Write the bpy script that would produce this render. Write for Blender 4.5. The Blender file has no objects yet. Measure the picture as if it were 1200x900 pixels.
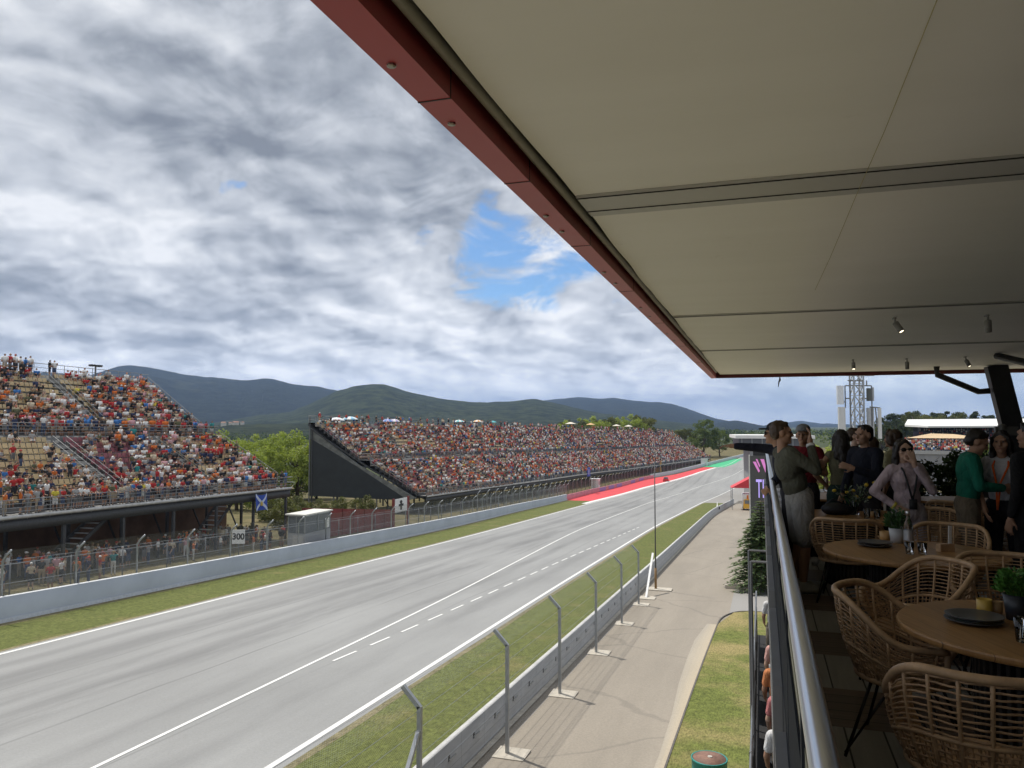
import bpy, bmesh, math, random
import numpy as np
from mathutils import Vector, Matrix, noise as mnoise
random.seed(7); rng = np.random.default_rng(7)
PI = math.pi
scene = bpy.context.scene
COL = scene.collection
# ---------------------------------------------------------------- camera geometry
YAW = math.radians(17.96); PITCH = math.radians(3.12); F = 901.0
CAMZ = 8.8                      # metres above the track-side ground at y = 0
DECK = CAMZ - 1.75
_r = Vector((math.cos(YAW), math.sin(YAW), 0))
_f0 = Vector((-math.sin(YAW), math.cos(YAW), 0))
_f = _f0 * math.cos(PITCH) + Vector((0, 0, 1)) * math.sin(PITCH)
_u = Vector((0, 0, 1)) * math.cos(PITCH) - _f0 * math.sin(PITCH)
CAM = Vector((0, 0, CAMZ))

def ray(px, py):
    return _f + _r * ((px - 600) / F) + _u * ((450 - py) / F)
def at_z(px, py, z):
    d = ray(px, py); return CAM + d * ((z - CAMZ) / d.z)
def at_depth(px, py, dep):
    return CAM + ray(px, py) * dep
def at_Y(px, py, Y):
    d = ray(px, py); return CAM + d * (Y / d.y)
def at_X(px, py, X):
    d = ray(px, py); return CAM + d * (X / d.x)

def g(Y):
    """height of the ground along the straight: falls, levels out, then rises a little"""
    Y = np.asarray(Y, dtype=float)
    s = 0.0475
    a = np.where(Y < 150, -s * Y, 0)
    t = np.clip((Y - 150) / 180.0, 0, 1)
    b = -s * 150 - s * 180 * (t - t * t / 2)
    c = np.where(Y > 330, np.minimum((Y - 330) * 0.02, 5.0), 0)
    return np.where(Y < 150, a, b + c)
def sst(a, b, x):
    t = np.clip((np.asarray(x, dtype=float) - a) / (b - a), 0, 1); return t * t * (3 - 2 * t)
def G(X, Y):
    return g(np.maximum(np.asarray(Y, float), -120)) + 6.0 * sst(60, 260, X) * sst(100, 260, Y) - 3 * sst(-90, -400, X)
def gz(X, Y): return float(G(X, Y))
def at_g(px, py):
    d = ray(px, py); t = 5.0
    lo, hi = 1.0, 3000.0
    f = lambda t: (CAMZ + d.z * t) - gz(d.x * t, d.y * t)
    tt = 1.0; step = 1.0
    while tt < 3000 and f(tt) > 0: lo = tt; tt *= 1.03
    hi = tt
    for _ in range(40):
        m = (lo + hi) / 2
        if f(m) > 0: lo = m
        else: hi = m
    p = CAM + d * hi
    return p

# ---------------------------------------------------------------- object helpers
def tag(o, label=None, cat=None, group=None, kind=None):
    if label: o['label'] = label
    if cat: o['category'] = cat
    if group: o['group'] = group
    if kind: o['kind'] = kind
    return o
def empty(name, loc=(0, 0, 0), rz=0.0, label=None, cat=None, group=None):
    o = bpy.data.objects.new(name, None); COL.objects.link(o)
    o.location = loc; o.rotation_euler = (0, 0, rz); o.empty_display_size = 0.1
    return tag(o, label, cat, group)
def link(name, me, parent=None):
    o = bpy.data.objects.new(name, me); COL.objects.link(o)
    if parent is not None: o.parent = parent
    return o
def dup(root, loc=None, rz=None, label=None, group=None, scale=None):
    c = root.copy(); COL.objects.link(c)
    for ch in root.children:
        d = ch.copy(); COL.objects.link(d); d.parent = c
        for gch in ch.children:
            e = gch.copy(); COL.objects.link(e); e.parent = d
    if loc is not None: c.location = loc
    if rz is not None: c.rotation_euler = (0, 0, rz)
    if scale is not None: c.scale = scale if hasattr(scale, '__len__') else (scale,) * 3
    if label: c['label'] = label
    if group: c['group'] = group
    return c

class MB:
    """collects shapes and links them as one mesh object"""
    def __init__(s): s.v = []; s.f = []; s.m = []; s.n = 0
    def add(s, vs, fs, mi=0):
        o = s.n; s.v += [tuple(p) for p in vs]; s.f += [tuple(i + o for i in f) for f in fs]
        s.m += [mi] * len(fs); s.n += len(vs); return s
    def box(s, c, size, rz=0, mi=0, M=None):
        x, y, z = [k / 2 for k in size]
        vs = [Vector((a * x, b * y, d * z)) for a in (-1, 1) for b in (-1, 1) for d in (-1, 1)]
        R = M if M is not None else Matrix.Rotation(rz, 3, 'Z')
        vs = [R @ p + Vector(c) for p in vs]
        s.add(vs, [(0, 1, 3, 2), (4, 6, 7, 5), (0, 4, 5, 1), (2, 3, 7, 6), (0, 2, 6, 4), (1, 5, 7, 3)], mi); return s
    def bx(s, x0, x1, y0, y1, z0, z1, mi=0):
        return s.box(((x0 + x1) / 2, (y0 + y1) / 2, (z0 + z1) / 2), (abs(x1 - x0), abs(y1 - y0), abs(z1 - z0)), mi=mi)
    def bar(s, p0, p1, w, h, mi=0, up=(0, 0, 1)):
        p0 = Vector(p0); p1 = Vector(p1); d = (p1 - p0).normalized(); up = Vector(up)
        if abs(d.dot(up)) > .98: up = Vector((0, 1, 0))
        a = d.cross(up).normalized(); b = a.cross(d)
        vs = [p + a * (i * w / 2) + b * (j * h / 2) for p in (p0, p1) for i in (-1, 1) for j in (-1, 1)]
        s.add(vs, [(0, 2, 3, 1), (4, 5, 7, 6), (0, 1, 5, 4), (2, 6, 7, 3), (0, 4, 6, 2), (1, 3, 7, 5)], mi); return s
    def tube(s, pts, r, n=8, mi=0, closed=False, cap=True):
        pts = [Vector(p) for p in pts]; N = len(pts)
        rs = r if hasattr(r, '__len__') else [r] * N
        o = s.n; prev = None; vs = []
        for i, p in enumerate(pts):
            if closed: d = pts[(i + 1) % N] - pts[i - 1]
            else: d = pts[min(i + 1, N - 1)] - pts[max(i - 1, 0)]
            d = d.normalized() if d.length > 1e-9 else Vector((0, 0, 1))
            if prev is None:
                a = d.cross(Vector((0, 0, 1)) if abs(d.z) < .95 else Vector((1, 0, 0))).normalized()
            else:
                a = (prev - d * prev.dot(d)); a = a.normalized() if a.length > 1e-6 else d.orthogonal().normalized()
            prev = a; b = d.cross(a)
            for k in range(n):
                t = 2 * PI * k / n
                vs.append(p + (a * math.cos(t) + b * math.sin(t)) * rs[i])
        fs = []
        for i in range(N if closed else N - 1):
            j = (i + 1) % N
            for k in range(n):
                fs.append((i * n + k, i * n + (k + 1) % n, j * n + (k + 1) % n, j * n + k))
        if cap and not closed:
            fs.append(tuple(range(n))[::-1]); fs.append(tuple((N - 1) * n + k for k in range(n)))
        return s.add(vs, fs, mi)
    def lathe(s, c, prof, n=24, mi=0, cap0=True, cap1=True):
        vs = []; c = Vector(c)
        for (r, z) in prof:
            for k in range(n):
                t = 2 * PI * k / n; vs.append(c + Vector((r * math.cos(t), r * math.sin(t), z)))
        fs = []
        for i in range(len(prof) - 1):
            for k in range(n):
                fs.append((i * n + k, i * n + (k + 1) % n, (i + 1) * n + (k + 1) % n, (i + 1) * n + k))
        if cap0: fs.append(tuple(range(n))[::-1])
        if cap1: fs.append(tuple((len(prof) - 1) * n + k for k in range(n)))
        return s.add(vs, fs, mi)
    def prism(s, poly, ax, a0, a1, mi=0):
        """poly: 2-D outline; extruded along axis ax (0, 1, 2) from a0 to a1"""
        n = len(poly); vs = []
        for a in (a0, a1):
            for (p, q) in poly:
                vs.append({0: (a, p, q), 1: (p, a, q), 2: (p, q, a)}[ax])
        fs = [tuple(range(n)), tuple(range(n, 2 * n))[::-1]]
        fs += [(i, i + n, (i + 1) % n + n, (i + 1) % n) for i in range(n)]
        return s.add(vs, fs, mi)
    def ell(s, c, rad, n=12, m=8, mi=0, M=None):
        c = Vector(c); vs = [];
        for i in range(1, m):
            t = PI * i / m
            for k in range(n):
                a = 2 * PI * k / n
                p = Vector((rad[0] * math.sin(t) * math.cos(a), rad[1] * math.sin(t) * math.sin(a), rad[2] * math.cos(t)))
                vs.append(c + (M @ p if M is not None else p))
        top = Vector((0, 0, rad[2])); 
        vs.append(c + (M @ top if M is not None else top)); vs.append(c - (M @ top if M is not None else top))
        fs = []
        for i in range(m - 2):
            for k in range(n):
                fs.append((i * n + k, (i + 1) * n + k, (i + 1) * n + (k + 1) % n, i * n + (k + 1) % n))
        T = (m - 1) * n
        for k in range(n):
            fs.append((T, k, (k + 1) % n)); fs.append((T + 1, (m - 2) * n + (k + 1) % n, (m - 2) * n + k))
        return s.add(vs, fs, mi)
    def mesh(s, name, mats, smooth=False):
        me = bpy.data.meshes.new(name); me.from_pydata(s.v, [], s.f)
        for m in (mats if isinstance(mats, (list, tuple)) else [mats]): me.materials.append(m)
        if len(me.materials) > 1: me.polygons.foreach_set('material_index', np.array(s.m, dtype=np.int32))
        if smooth: me.polygons.foreach_set('use_smooth', np.ones(len(me.polygons), dtype=bool))
        me.update()
        bm = bmesh.new(); bm.from_mesh(me); bmesh.ops.recalc_face_normals(bm, faces=bm.faces); bm.to_mesh(me); bm.free()
        return me
    def build(s, name, mats, parent=None, smooth=False):
        return link(name, s.mesh(name, mats, smooth), parent)

def np_mesh(name, V, Fq, mats, mi=None, smooth=False):
    """V (n,3), Fq (m,k) arrays"""
    me = bpy.data.meshes.new(name); V = np.asarray(V, np.float32); Fq = np.asarray(Fq, np.int32)
    k = Fq.shape[1]
    me.vertices.add(len(V)); me.vertices.foreach_set('co', V.ravel())
    me.loops.add(Fq.size); me.loops.foreach_set('vertex_index', Fq.ravel())
    me.polygons.add(len(Fq)); me.polygons.foreach_set('loop_start', np.arange(0, Fq.size, k, dtype=np.int32))
    for m in mats: me.materials.append(m)
    if mi is not None: me.polygons.foreach_set('material_index', np.asarray(mi, np.int32))
    if smooth: me.polygons.foreach_set('use_smooth', np.ones(len(Fq), bool))
    me.update(calc_edges=True); me.validate()
    return me

# ---------------------------------------------------------------- materials
def newmat(name):
    m = bpy.data.materials.new(name); m.use_nodes = True
    nt = m.node_tree; b = nt.nodes['Principled BSDF']
    return m, nt, b
def N(nt, t, **kw):
    n = nt.nodes.new(t)
    for k, v in kw.items(): setattr(n, k, v)
    return n
def L(nt, a, b): nt.links.new(a, b)
def noise_tex(nt, vec, scale, detail=4, rough=.55, dist=0):
    n = N(nt, 'ShaderNodeTexNoise'); n.inputs['Scale'].default_value = scale; n.inputs['Detail'].default_value = detail
    n.inputs['Roughness'].default_value = rough; n.inputs['Distortion'].default_value = dist
    if vec is not None: L(nt, vec, n.inputs['Vector'])
    return n.outputs['Fac']
def ramp(nt, fac, stops):
    r = N(nt, 'ShaderNodeValToRGB'); el = r.color_ramp.elements
    while len(el) < len(stops): el.new(.5)
    for e, (p, c) in zip(el, stops):
        e.position = p; e.color = (*c, 1) if len(c) == 3 else c
    L(nt, fac, r.inputs['Fac']); return r.outputs['Color']
def mixc(nt, fac, a, b, mode='MIX'):
    m = N(nt, 'ShaderNodeMix', data_type='RGBA', blend_type=mode)
    for sock, v in ((m.inputs[0], fac), (m.inputs[6], a), (m.inputs[7], b)):
        if isinstance(v, (int, float)): sock.default_value = v
        elif isinstance(v, (tuple, list)): sock.default_value = (*v[:3], 1)
        else: L(nt, v, sock)
    return m.outputs[2]
def math_(nt, op, a, b=None, c=None, clamp=False):
    m = N(nt, 'ShaderNodeMath', operation=op, use_clamp=clamp)
    for i, v in enumerate((a, b, c)):
        if v is None: continue
        if isinstance(v, (int, float)): m.inputs[i].default_value = v
        else: L(nt, v, m.inputs[i])
    return m.outputs[0]
def smooth_(nt, v, a, b, lo=0.0, hi=1.0):
    m = N(nt, 'ShaderNodeMapRange', interpolation_type='SMOOTHSTEP')
    L(nt, v, m.inputs[0]); m.inputs[1].default_value = a; m.inputs[2].default_value = b
    m.inputs[3].default_value = lo; m.inputs[4].default_value = hi
    return m.outputs[0]
def coords(nt, kind='Object', scale=None, rot=None):
    t = N(nt, 'ShaderNodeTexCoord'); o = t.outputs[kind]
    if scale or rot:
        mp = N(nt, 'ShaderNodeMapping')
        if scale: mp.inputs['Scale'].default_value = scale
        if rot: mp.inputs['Rotation'].default_value = rot
        L(nt, o, mp.inputs['Vector']); o = mp.outputs['Vector']
    return o
def bump(nt, b, h, strength=.3, dist=.02):
    n = N(nt, 'ShaderNodeBump'); n.inputs['Strength'].default_value = strength; n.inputs['Distance'].default_value = dist
    L(nt, h, n.inputs['Height']); L(nt, n.outputs['Normal'], b.inputs['Normal'])
MAT = {}
def mat(name, col, rough=.6, metal=0.0, var=.15, scale=6.0, bmp=0.0, stretch=None, spec=None):
    if name in MAT: return MAT[name]
    m, nt, b = newmat(name)
    v = coords(nt, 'Object', stretch)
    f = noise_tex(nt, v, scale, 5, .6)
    lo = tuple(max(0, c * (1 - var)) for c in col); hi = tuple(min(1, c * (1 + var)) for c in col)
    L(nt, ramp(nt, f, [(.3, lo), (.7, hi)]), b.inputs['Base Color'])
    b.inputs['Roughness'].default_value = rough; b.inputs['Metallic'].default_value = metal
    if spec is not None: b.inputs['Specular IOR Level'].default_value = spec
    if bmp: bump(nt, b, noise_tex(nt, v, scale * 6, 3), bmp, .01)
    MAT[name] = m; return m
def emat(name, col, strength):
    m, nt, b = newmat(name); b.inputs['Base Color'].default_value = (*col, 1)
    b.inputs['Emission Color'].default_value = (*col, 1); b.inputs['Emission Strength'].default_value = strength
    b.inputs['Roughness'].default_value = .4
    MAT[name] = m; return m
def glassmat(name, col=(1, 1, 1), rough=0.0, ior=1.45, mixt=.0):
    m, nt, b = newmat(name)
    b.inputs['Base Color'].default_value = (*col, 1); b.inputs['Roughness'].default_value = rough
    b.inputs['Transmission Weight'].default_value = 1.0; b.inputs['IOR'].default_value = ior
    MAT[name] = m; return m
def veil(name, col, cover, pitch):
    """wire netting: opaque wire lines with clear holes between them, in the sheet's own coordinates"""
    m, nt, b = newmat(name)
    b.inputs['Base Color'].default_value = (*col, 1); b.inputs['Roughness'].default_value = .5; b.inputs['Metallic'].default_value = .6
    v = coords(nt, 'UV'); sp = N(nt, 'ShaderNodeSeparateXYZ'); L(nt, v, sp.inputs[0])
    a = math_(nt, 'ADD', sp.outputs[0], sp.outputs[1]); c = math_(nt, 'SUBTRACT', sp.outputs[0], sp.outputs[1])
    w = cover / 2
    f1 = math_(nt, 'LESS_THAN', math_(nt, 'FRACT', math_(nt, 'DIVIDE', a, pitch)), w)
    f2 = math_(nt, 'LESS_THAN', math_(nt, 'FRACT', math_(nt, 'DIVIDE', c, pitch)), w)
    f = math_(nt, 'MAXIMUM', f1, f2)
    tr = N(nt, 'ShaderNodeBsdfTransparent'); mx = N(nt, 'ShaderNodeMixShader')
    L(nt, f, mx.inputs[0]); L(nt, tr.outputs[0], mx.inputs[1]); L(nt, b.outputs[0], mx.inputs[2])
    L(nt, mx.outputs[0], nt.nodes['Material Output'].inputs['Surface'])
    MAT[name] = m; return m
def uv_sheet(name, quads, m, parent=None):
    """quads: list of (p0,p1,p2,p3) with p0->p1 horizontal; metric UVs"""
    vs = []; fs = []; uvs = []
    run = 0
    for (a, b, c, d) in quads:
        a, b, c, d = map(Vector, (a, b, c, d)); o = len(vs); vs += [a, b, c, d]; fs.append((o, o + 1, o + 2, o + 3))
        w = (b - a).length; h = (d - a).length
        uvs += [(run, a.z), (run + w, a.z), (run + w, a.z + h), (run, a.z + h)]; run += w
    me = bpy.data.meshes.new(name); me.from_pydata(vs, [], fs); me.materials.append(m)
    ul = me.uv_layers.new(name='UVMap')
    for i, l in enumerate(me.loops): ul.data[i].uv = uvs[l.vertex_index]
    return link(name, me, parent)
EXPOSURE = 0.12; SUN = 3.8; HAZE = 7.5e-5
MASSES = [(240, 75, 2, 9, -.17), (150, 10, 2, 8, -.14), (420, 80, 3, 11, -.12), (470, 215, 2, 7, -.26), (560, 180, 2, 7, -.14),
          (60, 150, 3, 9, .16), (250, 190, 3, 8, .18), (290, 295, 2, 7, -.30), (190, 340, 2, 6, -.30), (50, 335, 2, 7, -.34), (380, 325, 2, 5, -.14),
          (420, 360, 2, 6, .10), (100, 420, 3, 7, .10), (640, 420, 3, 7, .08)]
HOLES = [(300, 146, .3, 1.2, .60), (510, 283, .3, 2.2, .75), (690, 320, .5, 4, .9)]
# ---------------------------------------------------------------- bodies: tapered limbs and rounded masses fused into one skin
def cap(a, b, ra, rb, tag): return ('cap', Vector(a), Vector(b), ra, rb, tag)
def ell(c, rad, tag, M=None): return ('ell', Vector(c), Vector(rad), M or Matrix.Identity(3), 0, tag)
def prim_mesh(mb, p, infl=0.0, k=1.0):
    if p[0] == 'cap':
        a, b, ra, rb = p[1], p[2], p[3] * k + infl, p[4] * k + infl
        d = b - a
        if d.length < 1e-5: d = Vector((0, 0, 1e-3)); b = a + d
        dn = d.normalized(); pts = []; rs = []
        for t in (-.98, -.8, -.45, 0): pts.append(a + dn * ra * t); rs.append(ra * math.sqrt(max(.02, 1 - t * t)))
        for t in (0, .45, .8, .98): pts.append(b + dn * rb * t); rs.append(rb * math.sqrt(max(.02, 1 - t * t)))
        mb.tube(pts, rs, 12)
    else:
        mb.ell(p[1], [r * k + infl for r in p[2]], 14, 10, M=p[3])
def fuse(prims, voxel, smooth=3, infl=0.0, k=1.0, name='body'):
    mb = MB()
    for p in prims: prim_mesh(mb, p, infl, k)
    me = mb.mesh('tmp', [], False); o = bpy.data.objects.new('tmp', me); COL.objects.link(o)
    r = o.modifiers.new('r', 'REMESH'); r.mode = 'VOXEL'; r.voxel_size = voxel; r.use_smooth_shade = True
    if smooth:
        s = o.modifiers.new('s', 'SMOOTH'); s.factor = .5; s.iterations = smooth
    dg = bpy.context.evaluated_depsgraph_get(); dg.update()
    out = bpy.data.meshes.new_from_object(o.evaluated_get(dg)); out.name = name
    bpy.data.objects.remove(o); bpy.data.meshes.remove(me)
    out.materials.clear()
    return out
def prim_dist(p, X):
    if p[0] == 'cap':
        a = np.array(p[1]); d = np.array(p[2]) - a; L2 = max(1e-9, d @ d)
        t = np.clip(((X - a) @ d) / L2, 0, 1); q = a + t[:, None] * d
        return np.linalg.norm(X - q, axis=1) - (p[3] + (p[4] - p[3]) * t)
    Y = (X - np.array(p[1])) @ np.array(p[3]); r = np.array(p[2]); return (np.linalg.norm(Y / r, axis=1) - 1) * r.min()
def paint(me, prims, tags):
    n = len(me.polygons); C = np.empty(n * 3, np.float32); me.polygons.foreach_get('center', C); C = C.reshape(n, 3).astype(float)
    D_ = np.stack([prim_dist(p, C) for p in prims], 1); best = D_.argmin(1)
    idx = np.array([tags.index(p[5]) for p in prims])[best]
    me.polygons.foreach_set('material_index', idx.astype(np.int32))

def joints(**kw):
    J = dict(pel=(0, 0, .95), wai=(0, 0, 1.10), che=(0, .0, 1.30), nk=(0, -.01, 1.47), hd=(0, .015, 1.63),
             shl=(-.18, -.005, 1.415), shr=(.18, -.005, 1.415), ell=(-.235, -.03, 1.14), elr=(.235, -.03, 1.14), wrl=(-.235, .04, .90), wrr=(.235, .04, .90),
             hil=(-.09, 0, .91), hir=(.09, 0, .91), knl=(-.105, .02, .50), knr=(.105, .02, .50), anl=(-.11, -.02, .085), anr=(.11, -.02, .085))
    J.update({k: v for k, v in kw.items() if k in J})
    J = {k: Vector(v) for k, v in J.items()}
    lean = kw.get('lean', 0); side = kw.get('side', 0); twist = kw.get('twist', 0)
    if lean or side or twist:
        R = Matrix.Rotation(math.radians(twist), 3, 'Z') @ Matrix.Rotation(-math.radians(lean), 3, 'X') @ Matrix.Rotation(math.radians(side), 3, 'Y')
        c = J['pel'].copy()
        keep = kw.get('fixed', ())
        for k in ('wai', 'che', 'nk', 'hd', 'shl', 'shr', 'ell', 'elr', 'wrl', 'wrr'):
            if k not in keep: J[k] = c + R @ (J[k] - c)
    return J
def figure(J, female=False, sleeves='short', legs='long', head_rot=(0, 0, 0), simple=True, shoes=True, girth=1.0):
    f = .88 if female else 1.0; P = []; G_ = girth
    P += [ell(J['pel'], (.165 * (1.03 if female else 1) * G_, .112 * G_, .13), 'bottom'), ell(J['wai'], (.15 * f * G_, .098 * f * G_, .17), 'top'), ell(J['che'], (.172 * f * G_, .112 * f * G_, .19), 'top'),
          cap(J['shl'].lerp(J['shr'], .06), J['shr'].lerp(J['shl'], .06), .066 * f, .066 * f, 'top'), cap(J['nk'] - Vector((0, 0, .03)), J['hd'] - Vector((0, .0, .06)), .054 * f, .05 * f, 'skin')]
    if female: P += [ell(J['che'] + Vector((-.062, .068, .0)), (.056, .05, .058), 'top'), ell(J['che'] + Vector((.062, .068, .0)), (.056, .05, .058), 'top')]
    R = Matrix.Rotation(math.radians(head_rot[2]), 3, 'Z') @ Matrix.Rotation(math.radians(head_rot[0]), 3, 'X') @ Matrix.Rotation(math.radians(head_rot[1]), 3, 'Y')
    hd = J['hd']; q = lambda v: hd + R @ Vector(v)
    P += [ell(q((0, -.012, .025)), (.077, .096, .098), 'skin', R), ell(q((0, .030, -.045)), (.058, .062, .070), 'skin', R)]
    P += [cap(q((0, .088, .02)), q((0, .108, -.022)), .010, .0155, 'skin'), ell(q((-.078, -.005, -.005)), (.014, .026, .035), 'skin', R), ell(q((.078, -.005, -.005)), (.014, .026, .035), 'skin', R)]
    if not simple:
        P += [cap(q((-.04, .075, .035)), q((.04, .075, .035)), .016, .016, 'skin'), cap(q((-.02, .084, -.055)), q((.02, .084, -.055)), .012, .012, 'skin'), ell(q((0, .078, -.092)), (.028, .022, .022), 'skin', R),
              ell(q((-.045, .055, -.02)), (.025, .03, .028), 'skin', R), ell(q((.045, .055, -.02)), (.025, .03, .028), 'skin', R)]
    for s in 'lr':
        sh, el_, wr = J['sh' + s], J['el' + s], J['wr' + s]; r0, r1, r2 = .054 * f, .042 * f, .030 * f
        if sleeves == 'long': P += [cap(sh, el_, r0, r1, 'top'), cap(el_, wr.lerp(el_, .12), r1, r2, 'top')]
        elif sleeves == 'short': m = sh.lerp(el_, .62); P += [cap(sh, m, r0, r1 * 1.12, 'top'), cap(m, el_, r1 * 1.02, r1, 'skin'), cap(el_, wr, r1, r2, 'skin')]
        else: P += [cap(sh, el_, r0 * .92, r1, 'skin'), cap(el_, wr, r1, r2, 'skin')]
        d = (wr - el_).normalized()
        if simple: P.append(ell(wr + d * .07, (.038, .038, .075), 'skin', d.to_track_quat('Z', 'X').to_matrix()))
        hi, kn, an = J['hi' + s], J['kn' + s], J['an' + s]
        if legs == 'long': P += [cap(hi, kn, .088 * G_, .062, 'bottom'), cap(kn, an.lerp(kn, .08), .060, .046, 'bottom')]
        else:
            m = hi.lerp(kn, .92); P += [cap(hi, m, .092 * G_, .078, 'bottom'), cap(m, kn, .058, .055, 'skin'), cap(kn, kn.lerp(an, .35), .054, .056, 'skin'), cap(kn.lerp(an, .35), an, .056, .036, 'skin')]
        fw = Vector(((-.02 if s == 'l' else .02), .15, -.045))
        P += [cap(an + Vector((0, -.03, -.035)), an + fw, .042, .035, 'shoe'), ell(an + Vector((0, .0, -.015)), (.045, .055, .06), 'shoe')]
    return P, q, R
# ---------------------------------------------------------------- camera, sun, sky
cam = bpy.data.cameras.new('camera'); camo = bpy.data.objects.new('camera', cam); COL.objects.link(camo)
cam.sensor_width = 36; cam.lens = F / 1200 * 36; cam.clip_start = .05; cam.clip_end = 60000
camo.location = CAM; camo.rotation_euler = (PI / 2 + PITCH, 0, YAW); scene.camera = camo
vs = scene.view_settings; vs.view_transform = 'Standard'; vs.look = 'None'; vs.exposure = EXPOSURE; vs.gamma = 1; vs.use_curve_mapping = False
scene.cycles.use_denoising = True
scene.cycles.max_bounces = 8; scene.cycles.diffuse_bounces = 4; scene.cycles.transparent_max_bounces = 16
scene.cycles.volume_bounces = 0; scene.cycles.caustics_reflective = False; scene.cycles.caustics_refractive = False
scene.cycles.sample_clamp_indirect = 4

sun_to = Vector((-1.37, .66, 0)).normalized() * math.cos(math.radians(63)) + Vector((0, 0, math.sin(math.radians(63))))
sl = bpy.data.lights.new('sun', 'SUN'); sl.energy = SUN; sl.angle = math.radians(.6); sl.color = (1, .95, .87)
so = bpy.data.objects.new('sun', sl); COL.objects.link(so); so.rotation_euler = sun_to.to_track_quat('Z', 'Y').to_euler(); so.location = (0, 0, 60)

w = bpy.data.worlds.new('World'); scene.world = w; w.use_nodes = True
nt = w.node_tree; nt.nodes.clear()
out = N(nt, 'ShaderNodeOutputWorld'); bg = N(nt, 'ShaderNodeBackground'); L(nt, bg.outputs[0], out.inputs[0])
sky = N(nt, 'ShaderNodeTexSky', sky_type='NISHITA'); sky.sun_disc = False
sky.sun_elevation = math.radians(63); sky.sun_rotation = math.atan2(sun_to.x, sun_to.y); sky.altitude = 150
sky.air_density = 1.0; sky.dust_density = 1.2; sky.ozone_density = 1.5
SKYK = .1
tc = N(nt, 'ShaderNodeTexCoord'); D = tc.outputs['Generated']
sp = N(nt, 'ShaderNodeSeparateXYZ'); L(nt, D, sp.inputs[0])
zz = math_(nt, 'ADD', math_(nt, 'MAXIMUM', sp.outputs[2], 0.0), .34)
cx = math_(nt, 'DIVIDE', sp.outputs[0], zz); cy = math_(nt, 'DIVIDE', sp.outputs[1], zz)
cb = N(nt, 'ShaderNodeCombineXYZ'); L(nt, cx, cb.inputs[0]); L(nt, cy, cb.inputs[1]); P = cb.outputs[0]
def shift(v, d):
    m = N(nt, 'ShaderNodeVectorMath', operation='ADD'); L(nt, v, m.inputs[0]); m.inputs[1].default_value = d; return m.outputs[0]
P = shift(P, (3.1, -1.7, 0))
nA = noise_tex(nt, P, 1.55, 10, .58, .35)
nB = noise_tex(nt, shift(P, (-.10, .05, 0)), 1.55, 10, .58, .35)
nC = noise_tex(nt, P, 5.5, 9, .62, .5)
nC2 = noise_tex(nt, shift(P, (-.025, .015, .0)), 5.5, 9, .62, .5)
wq = N(nt, 'ShaderNodeVectorMath', operation='MULTIPLY_ADD'); nq = N(nt, 'ShaderNodeTexNoise'); nq.inputs['Scale'].default_value = 4; nq.inputs['Detail'].default_value = 5; L(nt, P, nq.inputs['Vector'])
L(nt, nq.outputs['Color'], wq.inputs[0]); wq.inputs[1].default_value = (.16, .16, 0); L(nt, P, wq.inputs[2])
def puff(v, sc):
    n = N(nt, 'ShaderNodeTexVoronoi', feature='SMOOTH_F1', voronoi_dimensions='2D'); n.inputs['Scale'].default_value = sc; n.inputs['Detail'].default_value = 3; n.inputs['Roughness'].default_value = .55; n.inputs['Smoothness'].default_value = .6
    L(nt, v, n.inputs['Vector']); return n.outputs['Distance']
vA = puff(wq.outputs[0], 3.0); vB = puff(shift(wq.outputs[0], (-.06, .03, 0)), 3.0)
# warped direction, so that cloud masses have uneven outlines
nw = N(nt, 'ShaderNodeTexNoise'); nw.inputs['Scale'].default_value = 3.2; nw.inputs['Detail'].default_value = 6; L(nt, D, nw.inputs['Vector'])
ws = N(nt, 'ShaderNodeVectorMath', operation='MULTIPLY_ADD'); L(nt, nw.outputs['Color'], ws.inputs[0]); ws.inputs[1].default_value = (.42,) * 3; ws.inputs[2].default_value = (-.21,) * 3
wd = N(nt, 'ShaderNodeVectorMath', operation='ADD'); L(nt, D, wd.inputs[0]); L(nt, ws.outputs[0], wd.inputs[1])
wn = N(nt, 'ShaderNodeVectorMath', operation='NORMALIZE'); L(nt, wd.outputs[0], wn.inputs[0])
def mass(px, py, r0, r1, src=None):
    """0..1 mask round the sky direction that lies over this part of the landscape; radii in degrees"""
    d = ray(px, py).normalized()
    m = N(nt, 'ShaderNodeVectorMath', operation='DOT_PRODUCT'); L(nt, src or wn.outputs[0], m.inputs[0]); m.inputs[1].default_value = d
    return smooth_(nt, m.outputs['Value'], math.cos(math.radians(r1)), math.cos(math.radians(r0)))
s = math_(nt, 'MULTIPLY_ADD', math_(nt, 'SUBTRACT', nA, .5), .70, .88)
s = math_(nt, 'MULTIPLY_ADD', math_(nt, 'SUBTRACT', nA, nB), 1.0, s)
s = math_(nt, 'MULTIPLY_ADD', math_(nt, 'SUBTRACT', nC, .5), .38, s)
s = math_(nt, 'MULTIPLY_ADD', math_(nt, 'SUBTRACT', nC, nC2), 1.1, s)
s = math_(nt, 'MULTIPLY_ADD', math_(nt, 'SUBTRACT', vB, vA), .85, s)
s = math_(nt, 'MULTIPLY_ADD', math_(nt, 'SUBTRACT', .42, vA), .35, s)
for (px, py, r0, r1, k) in MASSES:
    s = math_(nt, 'MULTIPLY_ADD', mass(px, py, r0, r1), k, s)
s = math_(nt, 'MULTIPLY_ADD', s, .80, .0)
cloud = ramp(nt, s, [(.0, (.225, .245, .28)), (.30, (.37, .395, .435)), (.56, (.54, .565, .605)), (.80, (.69, .71, .74)), (1.0, (.84, .85, .87))])
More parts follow.
